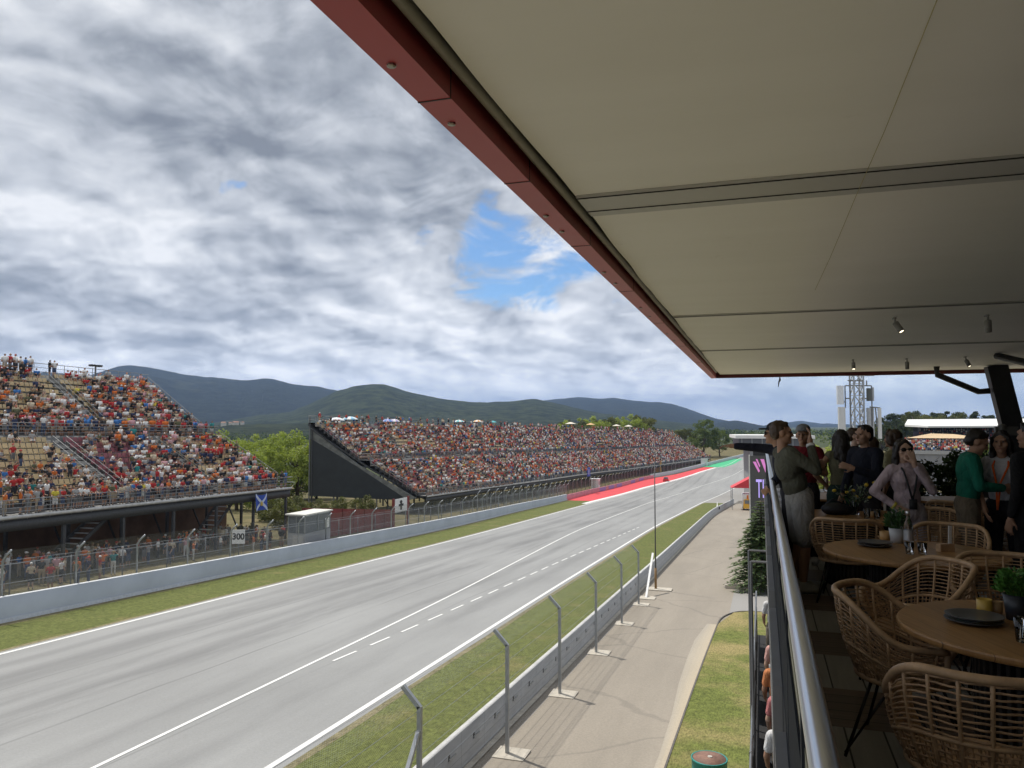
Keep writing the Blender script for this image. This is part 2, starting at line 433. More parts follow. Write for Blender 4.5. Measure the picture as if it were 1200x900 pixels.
# holes of blue sky
h = mass(618, 303, 1.0, 6.8)
for (px, py, r0, r1, k) in HOLES: h = math_(nt, 'MAXIMUM', h, math_(nt, 'MULTIPLY', mass(px, py, r0, r1), k))
h = math_(nt, 'ADD', h, math_(nt, 'MULTIPLY', math_(nt, 'SUBTRACT', .5, nC), 2.4))
hole = smooth_(nt, h, .50, 1.05)
thin = math_(nt, 'MULTIPLY', mass(1120, 470, 6, 17, D), .30)
hole = math_(nt, 'MAXIMUM', hole, thin)
# overhead and behind, some blue between the clouds too
skyc = mixc(nt, 1.0, sky.outputs[0], (SKYK,) * 3, 'MULTIPLY')
skyc = mixc(nt, 1.0, skyc, (.66, .93, 1.18), 'MULTIPLY')
colr = mixc(nt, hole, cloud, skyc)
hz = smooth_(nt, sp.outputs[2], .0, .12, .45, 0.0)     # pale band of distant cloud at the horizon
colr = mixc(nt, hz, colr, (.56, .60, .67))
# the sky beyond the haze is brighter low down, so that it still reads pale through the air
lift = ramp(nt, sp.outputs[2], [(0, (2.15, 2.1, 2.0)), (.05, (1.75, 1.72, 1.66)), (.1, (1.32, 1.31, 1.29)), (.2, (1.08,) * 3), (.32, (1.0,) * 3)])
colr = mixc(nt, 1.0, colr, lift, 'MULTIPLY')
gd = smooth_(nt, sp.outputs[2], -.06, -.005)
colr = mixc(nt, gd, (.16, .16, .14), colr)
L(nt, colr, bg.inputs[0]); bg.inputs[1].default_value = 1.0

# ---------------------------------------------------------------- ground materials
def m_asphalt(name, base, streak, fine=.1, joints=0, cracks=0, bands=()):
    m, nt, b = newmat(name)
    v = coords(nt); vS = coords(nt, 'Object', (.34, .010, 1)); vP = coords(nt, 'Object', (.06, .02, 1))
    f1 = noise_tex(nt, vS, 1.6, 6, .65); f2 = noise_tex(nt, vP, 1, 5, .6); f3 = noise_tex(nt, v, 14, 4, .7)
    c = ramp(nt, f1, [(.28, tuple(x * (1 - streak) for x in base)), (.72, tuple(x * (1 + streak * .6) for x in base))])
    c = mixc(nt, .55, c, ramp(nt, f2, [(.3, tuple(x * .82 for x in base)), (.7, tuple(x * 1.12 for x in base))]))
    c = mixc(nt, 1.0, c, ramp(nt, f3, [(.2, (1 - fine * 2,) * 3), (.8, (1 + fine,) * 3)]), 'MULTIPLY')
    sp = N(nt, 'ShaderNodeSeparateXYZ'); L(nt, v, sp.inputs[0])
    if joints:
        j = math_(nt, 'LESS_THAN', math_(nt, 'FRACT', math_(nt, 'DIVIDE', sp.outputs[1], joints)), .05 / joints)
        c = mixc(nt, math_(nt, 'MULTIPLY', j, .35), c, (.06, .055, .05))
    if cracks:
        vo = N(nt, 'ShaderNodeTexVoronoi', feature='DISTANCE_TO_EDGE'); vo.inputs['Scale'].default_value = .11
        wv = N(nt, 'ShaderNodeVectorMath', operation='ADD'); nn = N(nt, 'ShaderNodeTexNoise'); nn.inputs['Scale'].default_value = .5; nn.inputs['Detail'].default_value = 5
        L(nt, v, nn.inputs['Vector']); L(nt, v, wv.inputs[0]); L(nt, nn.outputs['Color'], wv.inputs[1]); L(nt, wv.outputs[0], vo.inputs['Vector'])
        k = smooth_(nt, vo.outputs['Distance'], .004, .012, cracks, 0)
        c = mixc(nt, k, c, (.07, .065, .06))
    if bands:      # rubber laid down along the racing line
        fl_ = noise_tex(nt, coords(nt, 'Object', (.5, .02, 1)), 1, 5, .7); wob = noise_tex(nt, coords(nt, 'Object', (.02, .012, 1)), 1, 2, .5)
        for (a0, a1, hw_, k) in bands:
            t = math_(nt, 'ABSOLUTE', math_(nt, 'SUBTRACT', math_(nt, 'MULTIPLY_ADD', math_(nt, 'SUBTRACT', wob, .5), 1.6, sp.outputs[0]), math_(nt, 'MULTIPLY_ADD', sp.outputs[1], a1, a0)))
            m_ = smooth_(nt, t, hw_ * .1, hw_, k, 0)
            m_ = math_(nt, 'MULTIPLY', m_, smooth_(nt, fl_, .35, .62, .15, 1))
            c = mixc(nt, m_, c, (.085, .085, .087))
    L(nt, c, b.inputs['Base Color']); b.inputs['Roughness'].default_value = .75
    bump(nt, b, noise_tex(nt, v, 40, 3, .7), .25, .01)
    return m
def m_grass(name, base, dry, dryamt=.35, k=1.0):
    m, nt, b = newmat(name); v = coords(nt)
    f1 = noise_tex(nt, v, .35 * k, 5, .6); f2 = noise_tex(nt, v, 3.2 * k, 5, .7); f3 = noise_tex(nt, coords(nt, 'Object', (1, .35, 1)), 16 * k, 3, .7)
    c = ramp(nt, f2, [(.25, tuple(x * .62 for x in base)), (.75, tuple(x * 1.35 for x in base))])
    c = mixc(nt, smooth_(nt, f1, .62 - dryamt * .4, .9 - dryamt * .35), c, dry)
    c = mixc(nt, 1.0, c, ramp(nt, f3, [(.28, (.5, .52, .46)), (.72, (1.42, 1.38, 1.25))]), 'MULTIPLY')
    L(nt, c, b.inputs['Base Color']); b.inputs['Roughness'].default_value = .9; b.inputs['Specular IOR Level'].default_value = .2
    bump(nt, b, f3, .9, .05)
    return m
M_track = m_asphalt('asphalt_track', (.285, .288, .284), .30, .08, bands=[(-27.6, -.012, 1.5, .45), (-25.2, -.012, .8, .4), (-23.2, -.012, 1.7, .5), (-19.0, -.012, .7, .35), (-29.6, -.012, .6, .3), (-15.6, -.012, 1.0, .25), (-21.4, -.012, .09, .5), (-26.5, -.012, .08, .45), (-17.2, -.012, .08, .4)])
M_service = m_asphalt('asphalt_service', (.30, .263, .213), .34, .12, joints=0, cracks=.22)
M_patch = m_asphalt('asphalt_patch', (.29, .28, .265), .10, .08)
M_white = mat('white_paint', (.74, .74, .72), .6, var=.06, scale=2)
M_grassA = m_grass('grass_verge', (.125, .145, .045), (.22, .19, .09), .25)
M_grassB = m_grass('grass_lawn', (.14, .165, .045), (.30, .25, .12), .58)
M_earth = m_grass('dry_grass', (.115, .105, .05), (.21, .17, .095), .55)
M_valley = m_grass('valley_floor', (.05, .065, .025), (.12, .11, .05), .3, .02)
M_red = mat('red_runoff_paint', (.60, .045, .055), .7, var=.12, scale=.4)
M_green = mat('green_runoff_paint', (.04, .42, .19), .7, var=.1, scale=.4)
M_kerb = mat('kerb_concrete', (.50, .46, .39), .8, var=.2, scale=3, bmp=.2)

YS = np.concatenate([np.arange(-60, 520, 4.0), 520 * 1.12 ** np.arange(0, 32)])
GYS = g(YS)
def gl(Y): return np.interp(Y, YS, GYS)
def polyX(px):
    """X as a function of Y along a line traced on the ground"""
    p = sorted([(at_g(*q).y, at_g(*q).x) for q in px]); ys = np.array([a for a, b in p]); xs = np.array([b for a, b in p])
    def fn(Y):
        Y = np.asarray(Y, float); r = np.interp(Y, ys, xs)
        k0 = (xs[1] - xs[0]) / (ys[1] - ys[0]); k1 = (xs[-1] - xs[-2]) / (ys[-1] - ys[-2])
        r = np.where(Y < ys[0], xs[0] + k0 * (Y - ys[0]), r); return np.where(Y > ys[-1], xs[-1] + k1 * (Y - ys[-1]), r)
    # smooth the corners of the trace
    yy = np.arange(-60, 620, 4.0); xx = fn(yy)
    for _ in range(10): xx[1:-1] = .25 * xx[:-2] + .5 * xx[1:-1] + .25 * xx[2:]
    return lambda Y: np.interp(Y, yy, xx)
XL = polyX([(0, 767), (265, 700), (540, 631), (600, 615), (700, 587.5), (760, 571), (820, 554), (855, 544), (870, 535)])
XR = polyX([(315, 900), (460, 809), (631, 700), (767, 617), (820, 590), (862, 571), (880, 562)])
XM = polyX([(110, 900), (460, 732), (526, 700), (640, 640), (677, 621), (760, 589), (820, 570), (866, 553)])
XD = polyX([(392, 775), (460, 747), (564, 700), (642, 664), (744, 620)])
XW = polyX([(56, 719), (240, 681), (540, 616), (600, 601), (690, 579), (755, 562), (850, 541)])
XB = polyX([(547, 900), (684, 760), (771, 671), (835.6, 604), (864, 588)])
def ribbon(name, XA, XC, y0, y1, m, lift, nx=1, parent=None, kind='structure', step=0.0):
    yy = np.unique(np.concatenate([[y0, y1], YS[(YS > y0) & (YS < y1)]]))
    a = XA(yy) if callable(XA) else np.full(len(yy), float(XA)); c = XC(yy) if callable(XC) else np.full(len(yy), float(XC))
    z = gl(yy) + lift; V = []
    for i in range(nx + 1): V.append(np.stack([a + (c - a) * i / nx, yy, z], 1))
    V = np.concatenate(V); n = len(yy); Q = []
    for i in range(nx):
        for k in range(n - 1): Q.append((i * n + k, (i + 1) * n + k, (i + 1) * n + k + 1, i * n + k + 1))
    o = link(name, np_mesh(name, V, np.array(Q), [m]), parent)
    if kind: o['kind'] = kind
    return o
# terrain: one sheet to the horizon
xs = np.concatenate([-400 * 1.35 ** np.arange(12, 0, -1), np.arange(-400, 400.1, 20), 400 * 1.35 ** np.arange(1, 13)])
XX, YY = np.meshgrid(xs, YS); ZZ = gl(YY) + (G(XX, YY) - g(YY)) - .02
nX = len(xs); V = np.stack([XX.ravel(), YY.ravel(), ZZ.ravel()], 1)
Q = np.array([(j * nX + i, j * nX + i + 1, (j + 1) * nX + i + 1, (j + 1) * nX + i) for j in range(len(YS) - 1) for i in range(nX - 1)])
far = (np.abs(XX.ravel()[Q].mean(1)) > 130) | (YY.ravel()[Q].mean(1) > 560)
o = link('terrain', np_mesh('terrain', V, Q, [M_earth, M_valley], far.astype(int))); o['kind'] = 'structure'
XRUN = lambda Y: XW(Y) + .2
ribbon('race_track', lambda Y: XL(Y) - .4, lambda Y: XR(Y) + .4, -40, 500, M_track, .004, 6)
ribbon('grass_verge', lambda Y: XW(Y), lambda Y: XL(Y) - .4, -40, 171, M_grassA, .004, 3)
ribbon('grass_verge', lambda Y: XR(Y) + .4, lambda Y: XB(Y) - .5, -40, 178, M_grassA, .004, 3)
ribbon('red_runoff', lambda Y: XW(Y), lambda Y: XL(Y) - .4, 171, 372, M_red, .008, 2)
ribbon('green_runoff', lambda Y: XW(Y) - 1, lambda Y: XL(Y) + 2.0, 374, 440, M_green, .012, 2)
ribbon('asphalt_runoff', lambda Y: XR(Y) + .4, lambda Y: XR(Y) + 14, 178, 420, M_patch, .004, 2)
for fx, y0, y1, wd in ((XL, -40, 500, .22), (XR, -40, 420, .22), (XM, -40, 400, .15)):
    ribbon('track_line', lambda Y, fx=fx, wd=wd: fx(Y) - wd / 2, lambda Y, fx=fx, wd=wd: fx(Y) + wd / 2, y0, y1, M_white, .016)
# white and red kerb outside the run-off edge
ribbon('kerb', lambda Y: XL(Y) - 1.6, lambda Y: XL(Y) - .45, 160, 372, M_white, .02)
yd = at_g(392, 775).y
while yd < at_g(746, 619).y:
    ribbon('track_line', lambda Y: XD(Y) - .065, lambda Y: XD(Y) + .065, yd, yd + 1.9, M_white, .016); yd += 3.1
# rubber marks, dusty edges
rng_t = random.Random(2)
M_dust = m_grass('dusty_edge', (.20, .18, .105), (.27, .235, .16), .5)
def jit(k): return lambda Y: .22 + .18 * np.array([mnoise.noise(Vector((float(y) * .45, k, 0))) for y in np.atleast_1d(Y)])
j1, j2, j3, j4 = jit(1), jit(5), jit(9), jit(13)
ribbon('dry_edge', lambda Y: XL(Y) - .42 - j1(Y), lambda Y: XL(Y) - .38, -40, 165, M_dust, .008)
ribbon('dry_edge', lambda Y: XR(Y) + .38, lambda Y: XR(Y) + .45 + j2(Y), -40, 178, M_dust, .008)
ribbon('dry_edge', lambda Y: XB(Y) - .55 - j3(Y) * 1.4, lambda Y: XB(Y) - .4, -20, 178, M_dust, .008)
ribbon('dry_edge', lambda Y: XW(Y) + .1, lambda Y: XW(Y) + .2 + j4(Y) * 2, -20, 171, M_dust, .008)
# service road between the barrier and the terrace
ribbon('service_road', lambda Y: XB(Y), lambda Y: np.full_like(np.asarray(Y, float), 14.0), -40, 190, M_service, .004, 6)
# concrete footing along the barrier
ribbon('barrier_footing', lambda Y: XB(Y) - .05, lambda Y: XB(Y) + .16, -20, 178, M_kerb, .05)
ribbon('road_patch', lambda Y: 0 * Y - 2.0, lambda Y: 0 * Y + 6, 48, 58, M_patch, .008)
# lawn beside the service road, with a rounded far corner and a raised edge
XG = polyX([(780, 900), (812, 806), (829, 760), (845, 722)])
lawn_y1 = at_g(862, 716).y
def lawn_x(Y):
    Y = np.asarray(Y, float); base = XG(Y); t = np.clip((Y - (lawn_y1 - 4.0)) / 4.0, 0, 1)
    return base + (1 - np.sqrt(np.clip(1 - t * t, 0, 1))) * 1.6
lawn_o = ribbon('lawn', lawn_x, lambda Y: 0 * Y + 3.0, 2, lawn_y1, M_grassB, .06, 4)
mb = MB(); ys_ = list(np.arange(2, lawn_y1 - 4, 2)) + list(np.linspace(lawn_y1 - 4, lawn_y1, 14))
pl = [(float(lawn_x(y)), y) for y in ys_] + [(3.0, lawn_y1)]
for i in range(len(pl) - 1):
    (xa, ya), (xb, yb) = pl[i], pl[i + 1]
    mb.bar((xa, ya, float(gl(ya)) + .03), (xb, yb, float(gl(yb)) + .03), .06, .10)
o = mb.build('kerb', mat('dark_kerb', (.11, .10, .09), .8, var=.3)); o['kind'] = 'structure'
# sand washed out of the lawn over the road edge, thinning outwards
def wash(k): return lambda Y: lawn_x(Y) - .02 - .11 * k * (1 + .5 * np.sin(np.atleast_1d(Y) * .21)) - .14 * min(k, 1) * np.array([mnoise.noise(Vector((float(y) * .9, k, 3))) for y in np.atleast_1d(Y)])
for k in range(5):
    t = 1 - (k + .5) / 5.5; c0, c1 = (.355, .318, .265), (.47, .40, .29)
    ribbon('sand_wash', wash(k + 1), wash(k), 3, lawn_y1 - 4.5, m_asphalt('sand_%s' % 'abcde'[k], tuple(a * (1 - t) + q * t for a, q in zip(c0, c1)), .16, .10), .008, 1)

# ---------------------------------------------------------------- hills
def m_forest(name, a, c, patch):
    m, nt, b = newmat(name); v = coords(nt)
    f1 = noise_tex(nt, v, .0022, 6, .6); f2 = noise_tex(nt, v, .022, 8, .75)
    col = ramp(nt, f2, [(.40, a), (.60, c)])
    col = mixc(nt, smooth_(nt, f1, .60, .72, 0, .8), col, patch)
    L(nt, col, b.inputs['Base Color']); b.inputs['Roughness'].default_value = .95; b.inputs['Specular IOR Level'].default_value = .1
    bump(nt, b, f2, 1.0, 30)
    return m
M_hill = m_forest('forest_hill', (.006, .010, .008), (.026, .036, .022), (.05, .058, .034))
M_hillg = m_forest('forest_hill_green', (.012, .021, .010), (.066, .084, .035), (.11, .115, .055))
def hills(name, ridge, dist, m, base=-12, front=.5, back=1.35, seed=0, rough=.10):
    pxs = np.linspace(ridge[0][0], ridge[-1][0], 300); pys = np.interp(pxs, [r[0] for r in ridge], [r[1] for r in ridge])
    k = np.ones(7) / 7; pys = np.convolve(np.pad(pys, 3, 'edge'), k, 'valid')
    V = []; nr = 34
    for i, (px, py) in enumerate(zip(pxs, pys)):
        d = ray(px, py); hl = math.hypot(d.x, d.y); zr = CAMZ + dist * d.z / hl
        zr += mnoise.noise(Vector((px * .09, seed, 1))) * dist * .0007 + mnoise.noise(Vector((px * .33, seed, 2))) * dist * .0003
        edge = min(1, i / 14, (299 - i) / 14)
        for j in range(nr):
            t = j / (nr - 1); r = dist * (front + (back - front) * t)
            tr = (1 - front) / (back - front)
            hgt = sst(0, 1, t / tr) ** .85 if t <= tr else 1 - .75 * sst(0, 1, (t - tr) / (1 - tr))
            hgt = float(hgt); x = d.x / hl * r; y = d.y / hl * r
            n = sum(abs(mnoise.noise(Vector((x, y, seed * 50)) * (3.5 / dist * 2 ** q))) / 1.7 ** q for q in range(4)) - .45
            n = max(0.0, n)
            wgt = 4 * hgt * (1 - hgt) if t <= tr else .6
            V.append((x, y, base + (zr - base) * max(0, hgt - n * rough * 4 * wgt * 1.0) - (1 - edge) * 0))
    V = np.array(V); Q = [(i * nr + j, i * nr + j + 1, (i + 1) * nr + j + 1, (i + 1) * nr + j) for i in range(299) for j in range(nr - 1)]
    o = link(name, np_mesh(name, V, np.array(Q), [m], smooth=True)); o['kind'] = 'structure'; return o
hills('hills', [(-260, 452), (-120, 446), (-40, 441), (60, 437), (92, 441), (112, 439), (130, 432), (150, 428), (180, 432), (215, 440), (260, 444), (290, 447), (315, 444), (345, 452), (374, 454), (395, 459), (440, 468), (520, 480)], 5000, M_hill, seed=1, rough=.20)
hills('hills', [(230, 500), (260, 494), (300, 487), (340, 483), (372, 470), (392, 460), (415, 453), (440, 450), (455, 452), (480, 460), (520, 468), (560, 472), (600, 471), (625, 467.5), (660, 475), (700, 484), (760, 491), (810, 497), (850, 501)], 3000, M_hillg, seed=2, rough=.22)
hills('hills', [(560, 482), (620, 472), (650, 468.5), (680, 466), (700, 468), (722, 467), (740, 470), (785, 473), (805, 479), (830, 488), (850, 493), (880, 497), (930, 503)], 6200, M_hill, seed=3, rough=.14)
hills('hills', [(780, 500), (820, 494), (842, 495), (862, 492.5), (885, 497), (905, 503), (930, 504)], 4600, M_hill, seed=4)
hills('hills', [(850, 503), (890, 499), (915, 496), (938, 493), (960, 496), (985, 497), (1050, 499), (1150, 497), (1300, 500)], 8500, M_hill, seed=5)
hills('hills', [(180, 503), (240, 500), (270, 497), (300, 497), (350, 496), (400, 497), (500, 500)], 1500, M_hillg, seed=6, rough=.04)

# distant air
mv = bpy.data.materials.new('air'); mv.use_nodes = True; nt = mv.node_tree
nt.nodes.remove(nt.nodes['Principled BSDF']); pv = N(nt, 'ShaderNodeVolumePrincipled')
pv.inputs['Color'].default_value = (.40, .60, 1.0, 1); pv.inputs['Density'].default_value = HAZE; pv.inputs['Anisotropy'].default_value = 0.2
L(nt, pv.outputs[0], nt.nodes['Material Output'].inputs['Volume'])
if HAZE > 0:
    mb = MB(); mb.bx(-16000, 16000, -3000, 22000, -16, 700)
    o = mb.build('haze', mv); o['kind'] = 'stuff'
# ---------------------------------------------------------------- the terrace: canopy, deck, railing, building
M_redmetal = mat('red_fascia', (.44, .05, .06), .42, var=.06, scale=1.2)
M_ceil, nt, b = newmat('ceiling_membrane'); v = coords(nt); f1 = noise_tex(nt, v, .6, 5, .6); f2 = noise_tex(nt, coords(nt, 'Object', (.25, 1.6, 1)), 1.1, 4, .6)
cc = mixc(nt, .5, ramp(nt, f1, [(.3, (.86, .835, .765)), (.7, (.92, .895, .83))]), ramp(nt, f2, [(.3, (.85, .825, .755)), (.62, (.91, .885, .82))]))
cc = mixc(nt, smooth_(nt, noise_tex(nt, v, 2.3, 6, .7), .66, .76, 0, .22), cc, (.50, .46, .38))
L(nt, cc, b.inputs['Base Color']); b.inputs['Roughness'].default_value = .7; bump(nt, b, f2, .35, .03)
M_batten = mat('ceiling_batten', (.52, .51, .475), .55, var=.04, scale=.5)
M_blackm = mat('black_metal', (.018, .019, .021), .45, var=.2)
M_darkgap = mat('dark_gasket', (.03, .031, .03), .6, var=.3)
M_steel = mat('brushed_steel', (.62, .63, .65), .28, .9, var=.06, scale=30, stretch=(1, .05, 1))
M_bolt = mat('steel_bolt', (.35, .33, .3), .4, .8)
RH = 1.45; RZ = CAMZ + RH; BW_ = .155; RX = at_z(363, 0, RZ).x; RY1 = 24.2; RXR = 9.0; RY0 = -5.0
root = empty('canopy_roof', (4, 8, RZ), 0, 'cream terrace canopy with a red steel edge beam overhanging the railing', 'canopy')
def rel(mb, name, m, par, smooth=False):
    o = mb.build(name, m, None, smooth); o.parent = par
    w = par; off = Vector((0, 0, 0))
    while w is not None: off += Vector(w.location); w = w.parent
    o.location = -off; return o
mb = MB(); mb.bx(RX, RX + BW_, RY0, RY1, RZ, RZ + .45); rel(mb, 'edge_beam', M_redmetal, root)
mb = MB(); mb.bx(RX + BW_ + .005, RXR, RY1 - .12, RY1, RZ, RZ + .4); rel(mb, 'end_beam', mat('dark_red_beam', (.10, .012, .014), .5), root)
# beam seams and bolts
mb = MB()
for y in (1.9, 3.08, 4.3, 6.0, 8.2, 10.9, 14.2, 18): mb.bx(RX - .002, RX + BW_ + .002, y, y + .008, RZ - .003, RZ + .2)
rel(mb, 'beam_seam', M_darkgap, root)
for y in (2.72, 3.35, 5.05, 5.5, 7.1, 7.7, 9.4, 10.2, 12.2, 13.2, 16):
    for dx in (.05,):
        mb = MB(); mb.lathe((RX + dx, y, RZ - .012), [(.012, 0), (.02, .004), (.02, .013)], 8); rel(mb, 'bolt', M_bolt, root)
# black gap with a rounded cream gutter tube
mb = MB(); mb.bx(RX + BW_ + .002, RX + BW_ + .2, RY0, RY1 - .13, RZ + .16, RZ + .3); rel(mb, 'shadow_gap', M_darkgap, root)
mb = MB(); mb.tube([(RX + BW_ + .055, y, RZ + .12) for y in np.arange(RY0, RY1 - .2, 1.0)], .034, 10); rel(mb, 'gutter_tube', mat('gutter_paint', (.30, .285, .22), .5), root, True)
# membrane bays, each slightly sagging between its battens and frayed at the edge clamp
bays = [(RY0, -.9), (-.9, 5.02), (5.47, 11.0), (11.09, 16.2), (16.26, RY1 - .13)]
for (a, b) in bays:
    nx, ny = 40, 30; V = []; x0 = RX + BW_ + .085
    for i in range(nx + 1):
        for j in range(ny + 1):
            t = j / ny; u = i / nx
            e = .055 * max(0, math.sin(PI * min(1, t * 1.0))) ** .5
            xx = x0 + (RXR - x0) * u + (1 - u) ** 8 * (.03 - .30 * e + .004 * math.sin(t * 23) + (.008) * mnoise.noise(Vector((t * 9, a, 0))))
            sag = .025 * math.sin(PI * t) * min(1, u * 8 + .2)
            V.append((xx, a + (b - a) * t, RZ + .105 - sag + .006 * mnoise.noise(Vector((u * 6, t * 4, a)))))
    Q = [(i * (ny + 1) + j, (i + 1) * (ny + 1) + j, (i + 1) * (ny + 1) + j + 1, i * (ny + 1) + j + 1) for i in range(nx) for j in range(ny)]
    o = link('membrane', np_mesh('membrane', V, np.array(Q), [M_ceil], smooth=True), root); o.location = -Vector(root.location)
for (a, b) in ((5.02, 5.47), (11.0, 11.09), (16.2, 16.26), (-.98, -.9)):
    mb = MB(); mb.bx(RX + BW_ + .12, RXR, a - .02, b + .02, RZ + .088, RZ + .15); 
    if b - a > .2: mb.bx(RX + BW_ + .12, RXR, a + .33, a + .338, RZ + .082, RZ + .089, 1)
    mb.bx(RX + BW_ + .12, RXR, a - .003, a + .001, RZ + .080, RZ + .15, 1)
    rel(mb, 'batten', [M_batten, M_darkgap], root)
mb = MB(); mb.bx(RX + BW_ + .01, RXR, RY0, RY1 - .13, RZ + .32, RZ + .44); rel(mb, 'roof_deck', M_darkgap, root)
# a yellow cord hanging along the ceiling
mb = MB(); p0 = at_z(1100, -5, RZ + .04); p1 = at_z(955, 340, RZ + .07); p15 = at_z(1003, 230, RZ + .035)
mb.tube([p0, p0.lerp(p15, .5) - Vector((0, 0, .02)), p15, p15.lerp(p1, .5) - Vector((0, 0, .02)), p1], .0022, 5)
tag(mb.build('cord', mat('yellow_cord', (.42, .36, .17), .7)), 'thin yellow cord strung loosely under the cream canopy', 'cord')
# track spotlights
M_lampbody = mat('lamp_body', (.30, .29, .27), .5); M_lit = emat('lit_lamp', (1, .88, .62), 3.0); M_unlit = mat('lamp_glass', (.2, .2, .2), .2)
def spotlight(px, py, lit, tilt, label):
    p = at_z(px, py, RZ - .06)
    o = empty('ceiling_spotlight', (p.x, p.y, RZ + .07), 0, label, 'spotlight', 'spotlights on the canopy seams')
    b = MB(); b.tube([(0, 0, 0), (0, 0, -.07)], .014, 8); b.bar((0, 0, -.005), (.0, .12, -.005), .04, .02); b.build('bracket', M_lampbody, o)
    M = Matrix.Rotation(tilt[0], 3, 'X') @ Matrix.Rotation(tilt[1], 3, 'Y'); c = Vector((0, 0, -.07))
    b = MB(); b.lathe((0, 0, 0), [(.03, .0), (.043, -.01), (.043, -.17), (.036, -.172), (.034, -.16)], 16, cap1=False)
    b.v = [tuple(M @ Vector(v) + c) for v in b.v]; h = b.build('lamp_head', M_lampbody, o, True)
    b = MB(); b.lathe((0, 0, 0), [(.001, -.1585), (.035, -.1585)], 16, cap0=False, cap1=False); b.v = [tuple(M @ Vector(v) + c) for v in b.v]
    b.build('lens', M_lit if lit else M_unlit, h)
    return o
spotlight(1049, 383, True, (math.radians(-25), math.radians(-25)), 'lit canopy spotlight on the seam nearer the camera, head tilted')
spotlight(1158, 380, False, (0, 0), 'unlit canopy spotlight hanging straight down on the nearer seam')
spotlight(1000, 428, True, (math.radians(-22), 0), 'lit small spotlight above the lattice antenna tower')
spotlight(1063, 427, False, (0, 0), 'unlit small spotlight between the two lit ones on the far seam')
spotlight(1132, 425, True, (math.radians(-22), math.radians(-20)), 'lit small spotlight above the dark brace of the leaning column')
# hanging hook at the canopy end
p = at_Y(914, 447, RY1 - .05)
mb = MB(); mb.tube([(p.x, p.y, RZ + .02), (p.x, p.y, RZ - .09), (p.x - .03, p.y, RZ - .15), (p.x - .05, p.y, RZ - .30)], [.012, .03, .02, .008], 8)
tag(mb.build('hook', M_blackm), 'small black hook dangling from the end of the canopy', 'hook')

# deck floor: bands of grey boards along the terrace and brown boards across it
m, nt, b = newmat('deck_boards'); v = coords(nt); sp = N(nt, 'ShaderNodeSeparateXYZ'); L(nt, v, sp.inputs[0])
band = math_(nt, 'FRACT', math_(nt, 'DIVIDE', math_(nt, 'ADD', sp.outputs[1], .35), 1.5)); isB = math_(nt, 'GREATER_THAN', band, .53)
fx = math_(nt, 'FRACT', math_(nt, 'DIVIDE', sp.outputs[0], .21)); fy = math_(nt, 'FRACT', math_(nt, 'DIVIDE', sp.outputs[1], .145))
ga = math_(nt, 'LESS_THAN', fx, .05); gb = math_(nt, 'LESS_THAN', fy, .06)
idA = N(nt, 'ShaderNodeTexWhiteNoise', noise_dimensions='1D'); L(nt, math_(nt, 'FLOOR', math_(nt, 'DIVIDE', sp.outputs[0], .21)), idA.inputs['W'])
idB = N(nt, 'ShaderNodeTexWhiteNoise', noise_dimensions='1D'); L(nt, math_(nt, 'FLOOR', math_(nt, 'DIVIDE', sp.outputs[1], .145)), idB.inputs['W'])
gr = noise_tex(nt, coords(nt, 'Object', (14, .8, 1)), 2, 5, .6); gr2 = noise_tex(nt, coords(nt, 'Object', (.8, 14, 1)), 2, 5, .6)
cA = mixc(nt, math_(nt, 'MULTIPLY', idA.outputs[0], .5), ramp(nt, gr, [(.3, (.30, .29, .275)), (.7, (.44, .425, .40))]), (.27, .26, .245))
cB = mixc(nt, math_(nt, 'MULTIPLY', idB.outputs[0], .6), ramp(nt, gr2, [(.3, (.125, .085, .062)), (.7, (.22, .155, .115))]), (.10, .075, .06))
cA = mixc(nt, ga, cA, (.01, .01, .01)); cB = mixc(nt, gb, cB, (.01, .01, .01))
L(nt, mixc(nt, isB, cA, cB), b.inputs['Base Color']); b.inputs['Roughness'].default_value = .55
M_deck = m
mb = MB(); mb.bx(.16, RXR, -5, 23.0, DECK - .03, DECK); o = mb.build('terrace_floor', M_deck); o['kind'] = 'structure'

# building body under the terrace, and unseen dark walls added to dim the deck
M_dark = mat('dark_cladding', (.022, .023, .025), .6, var=.25, scale=2)
M_charc = mat('charcoal_wall', (.035, .034, .033), .7, var=.2)
root = empty('pavilion_building', (5, 8, 0), 0, 'dark pavilion carrying the upper terrace beside the service road', 'building')
mb = MB(); mb.bx(.12, RXR, -5, 23.0, DECK - .32, DECK - .035); rel(mb, 'floor_slab', M_dark, root)
mb = MB(); mb.bx(.95, RXR, -5, 22.4, -1.4, DECK - .325); rel(mb, 'lower_wall', M_dark, root)
mb = MB(); mb.bx(RXR - .1, RXR + .2, -5, 24.1, DECK, RZ + .07); rel(mb, 'unseen_side_wall', M_charc, root)
mb = MB(); mb.bx(-.3, RXR - .11, -5.3, -5.0, DECK, RZ + .07); rel(mb, 'unseen_rear_wall', M_charc, root)
# lower gallery that sticks out a little below the terrace
LZ = CAMZ - 5.35
mb = MB(); mb.bx(-.20, .94, 1.0, 21.0, LZ - .25, LZ); rel(mb, 'gallery_floor', mat('gallery_floor', (.015, .015, .016), .8), root)

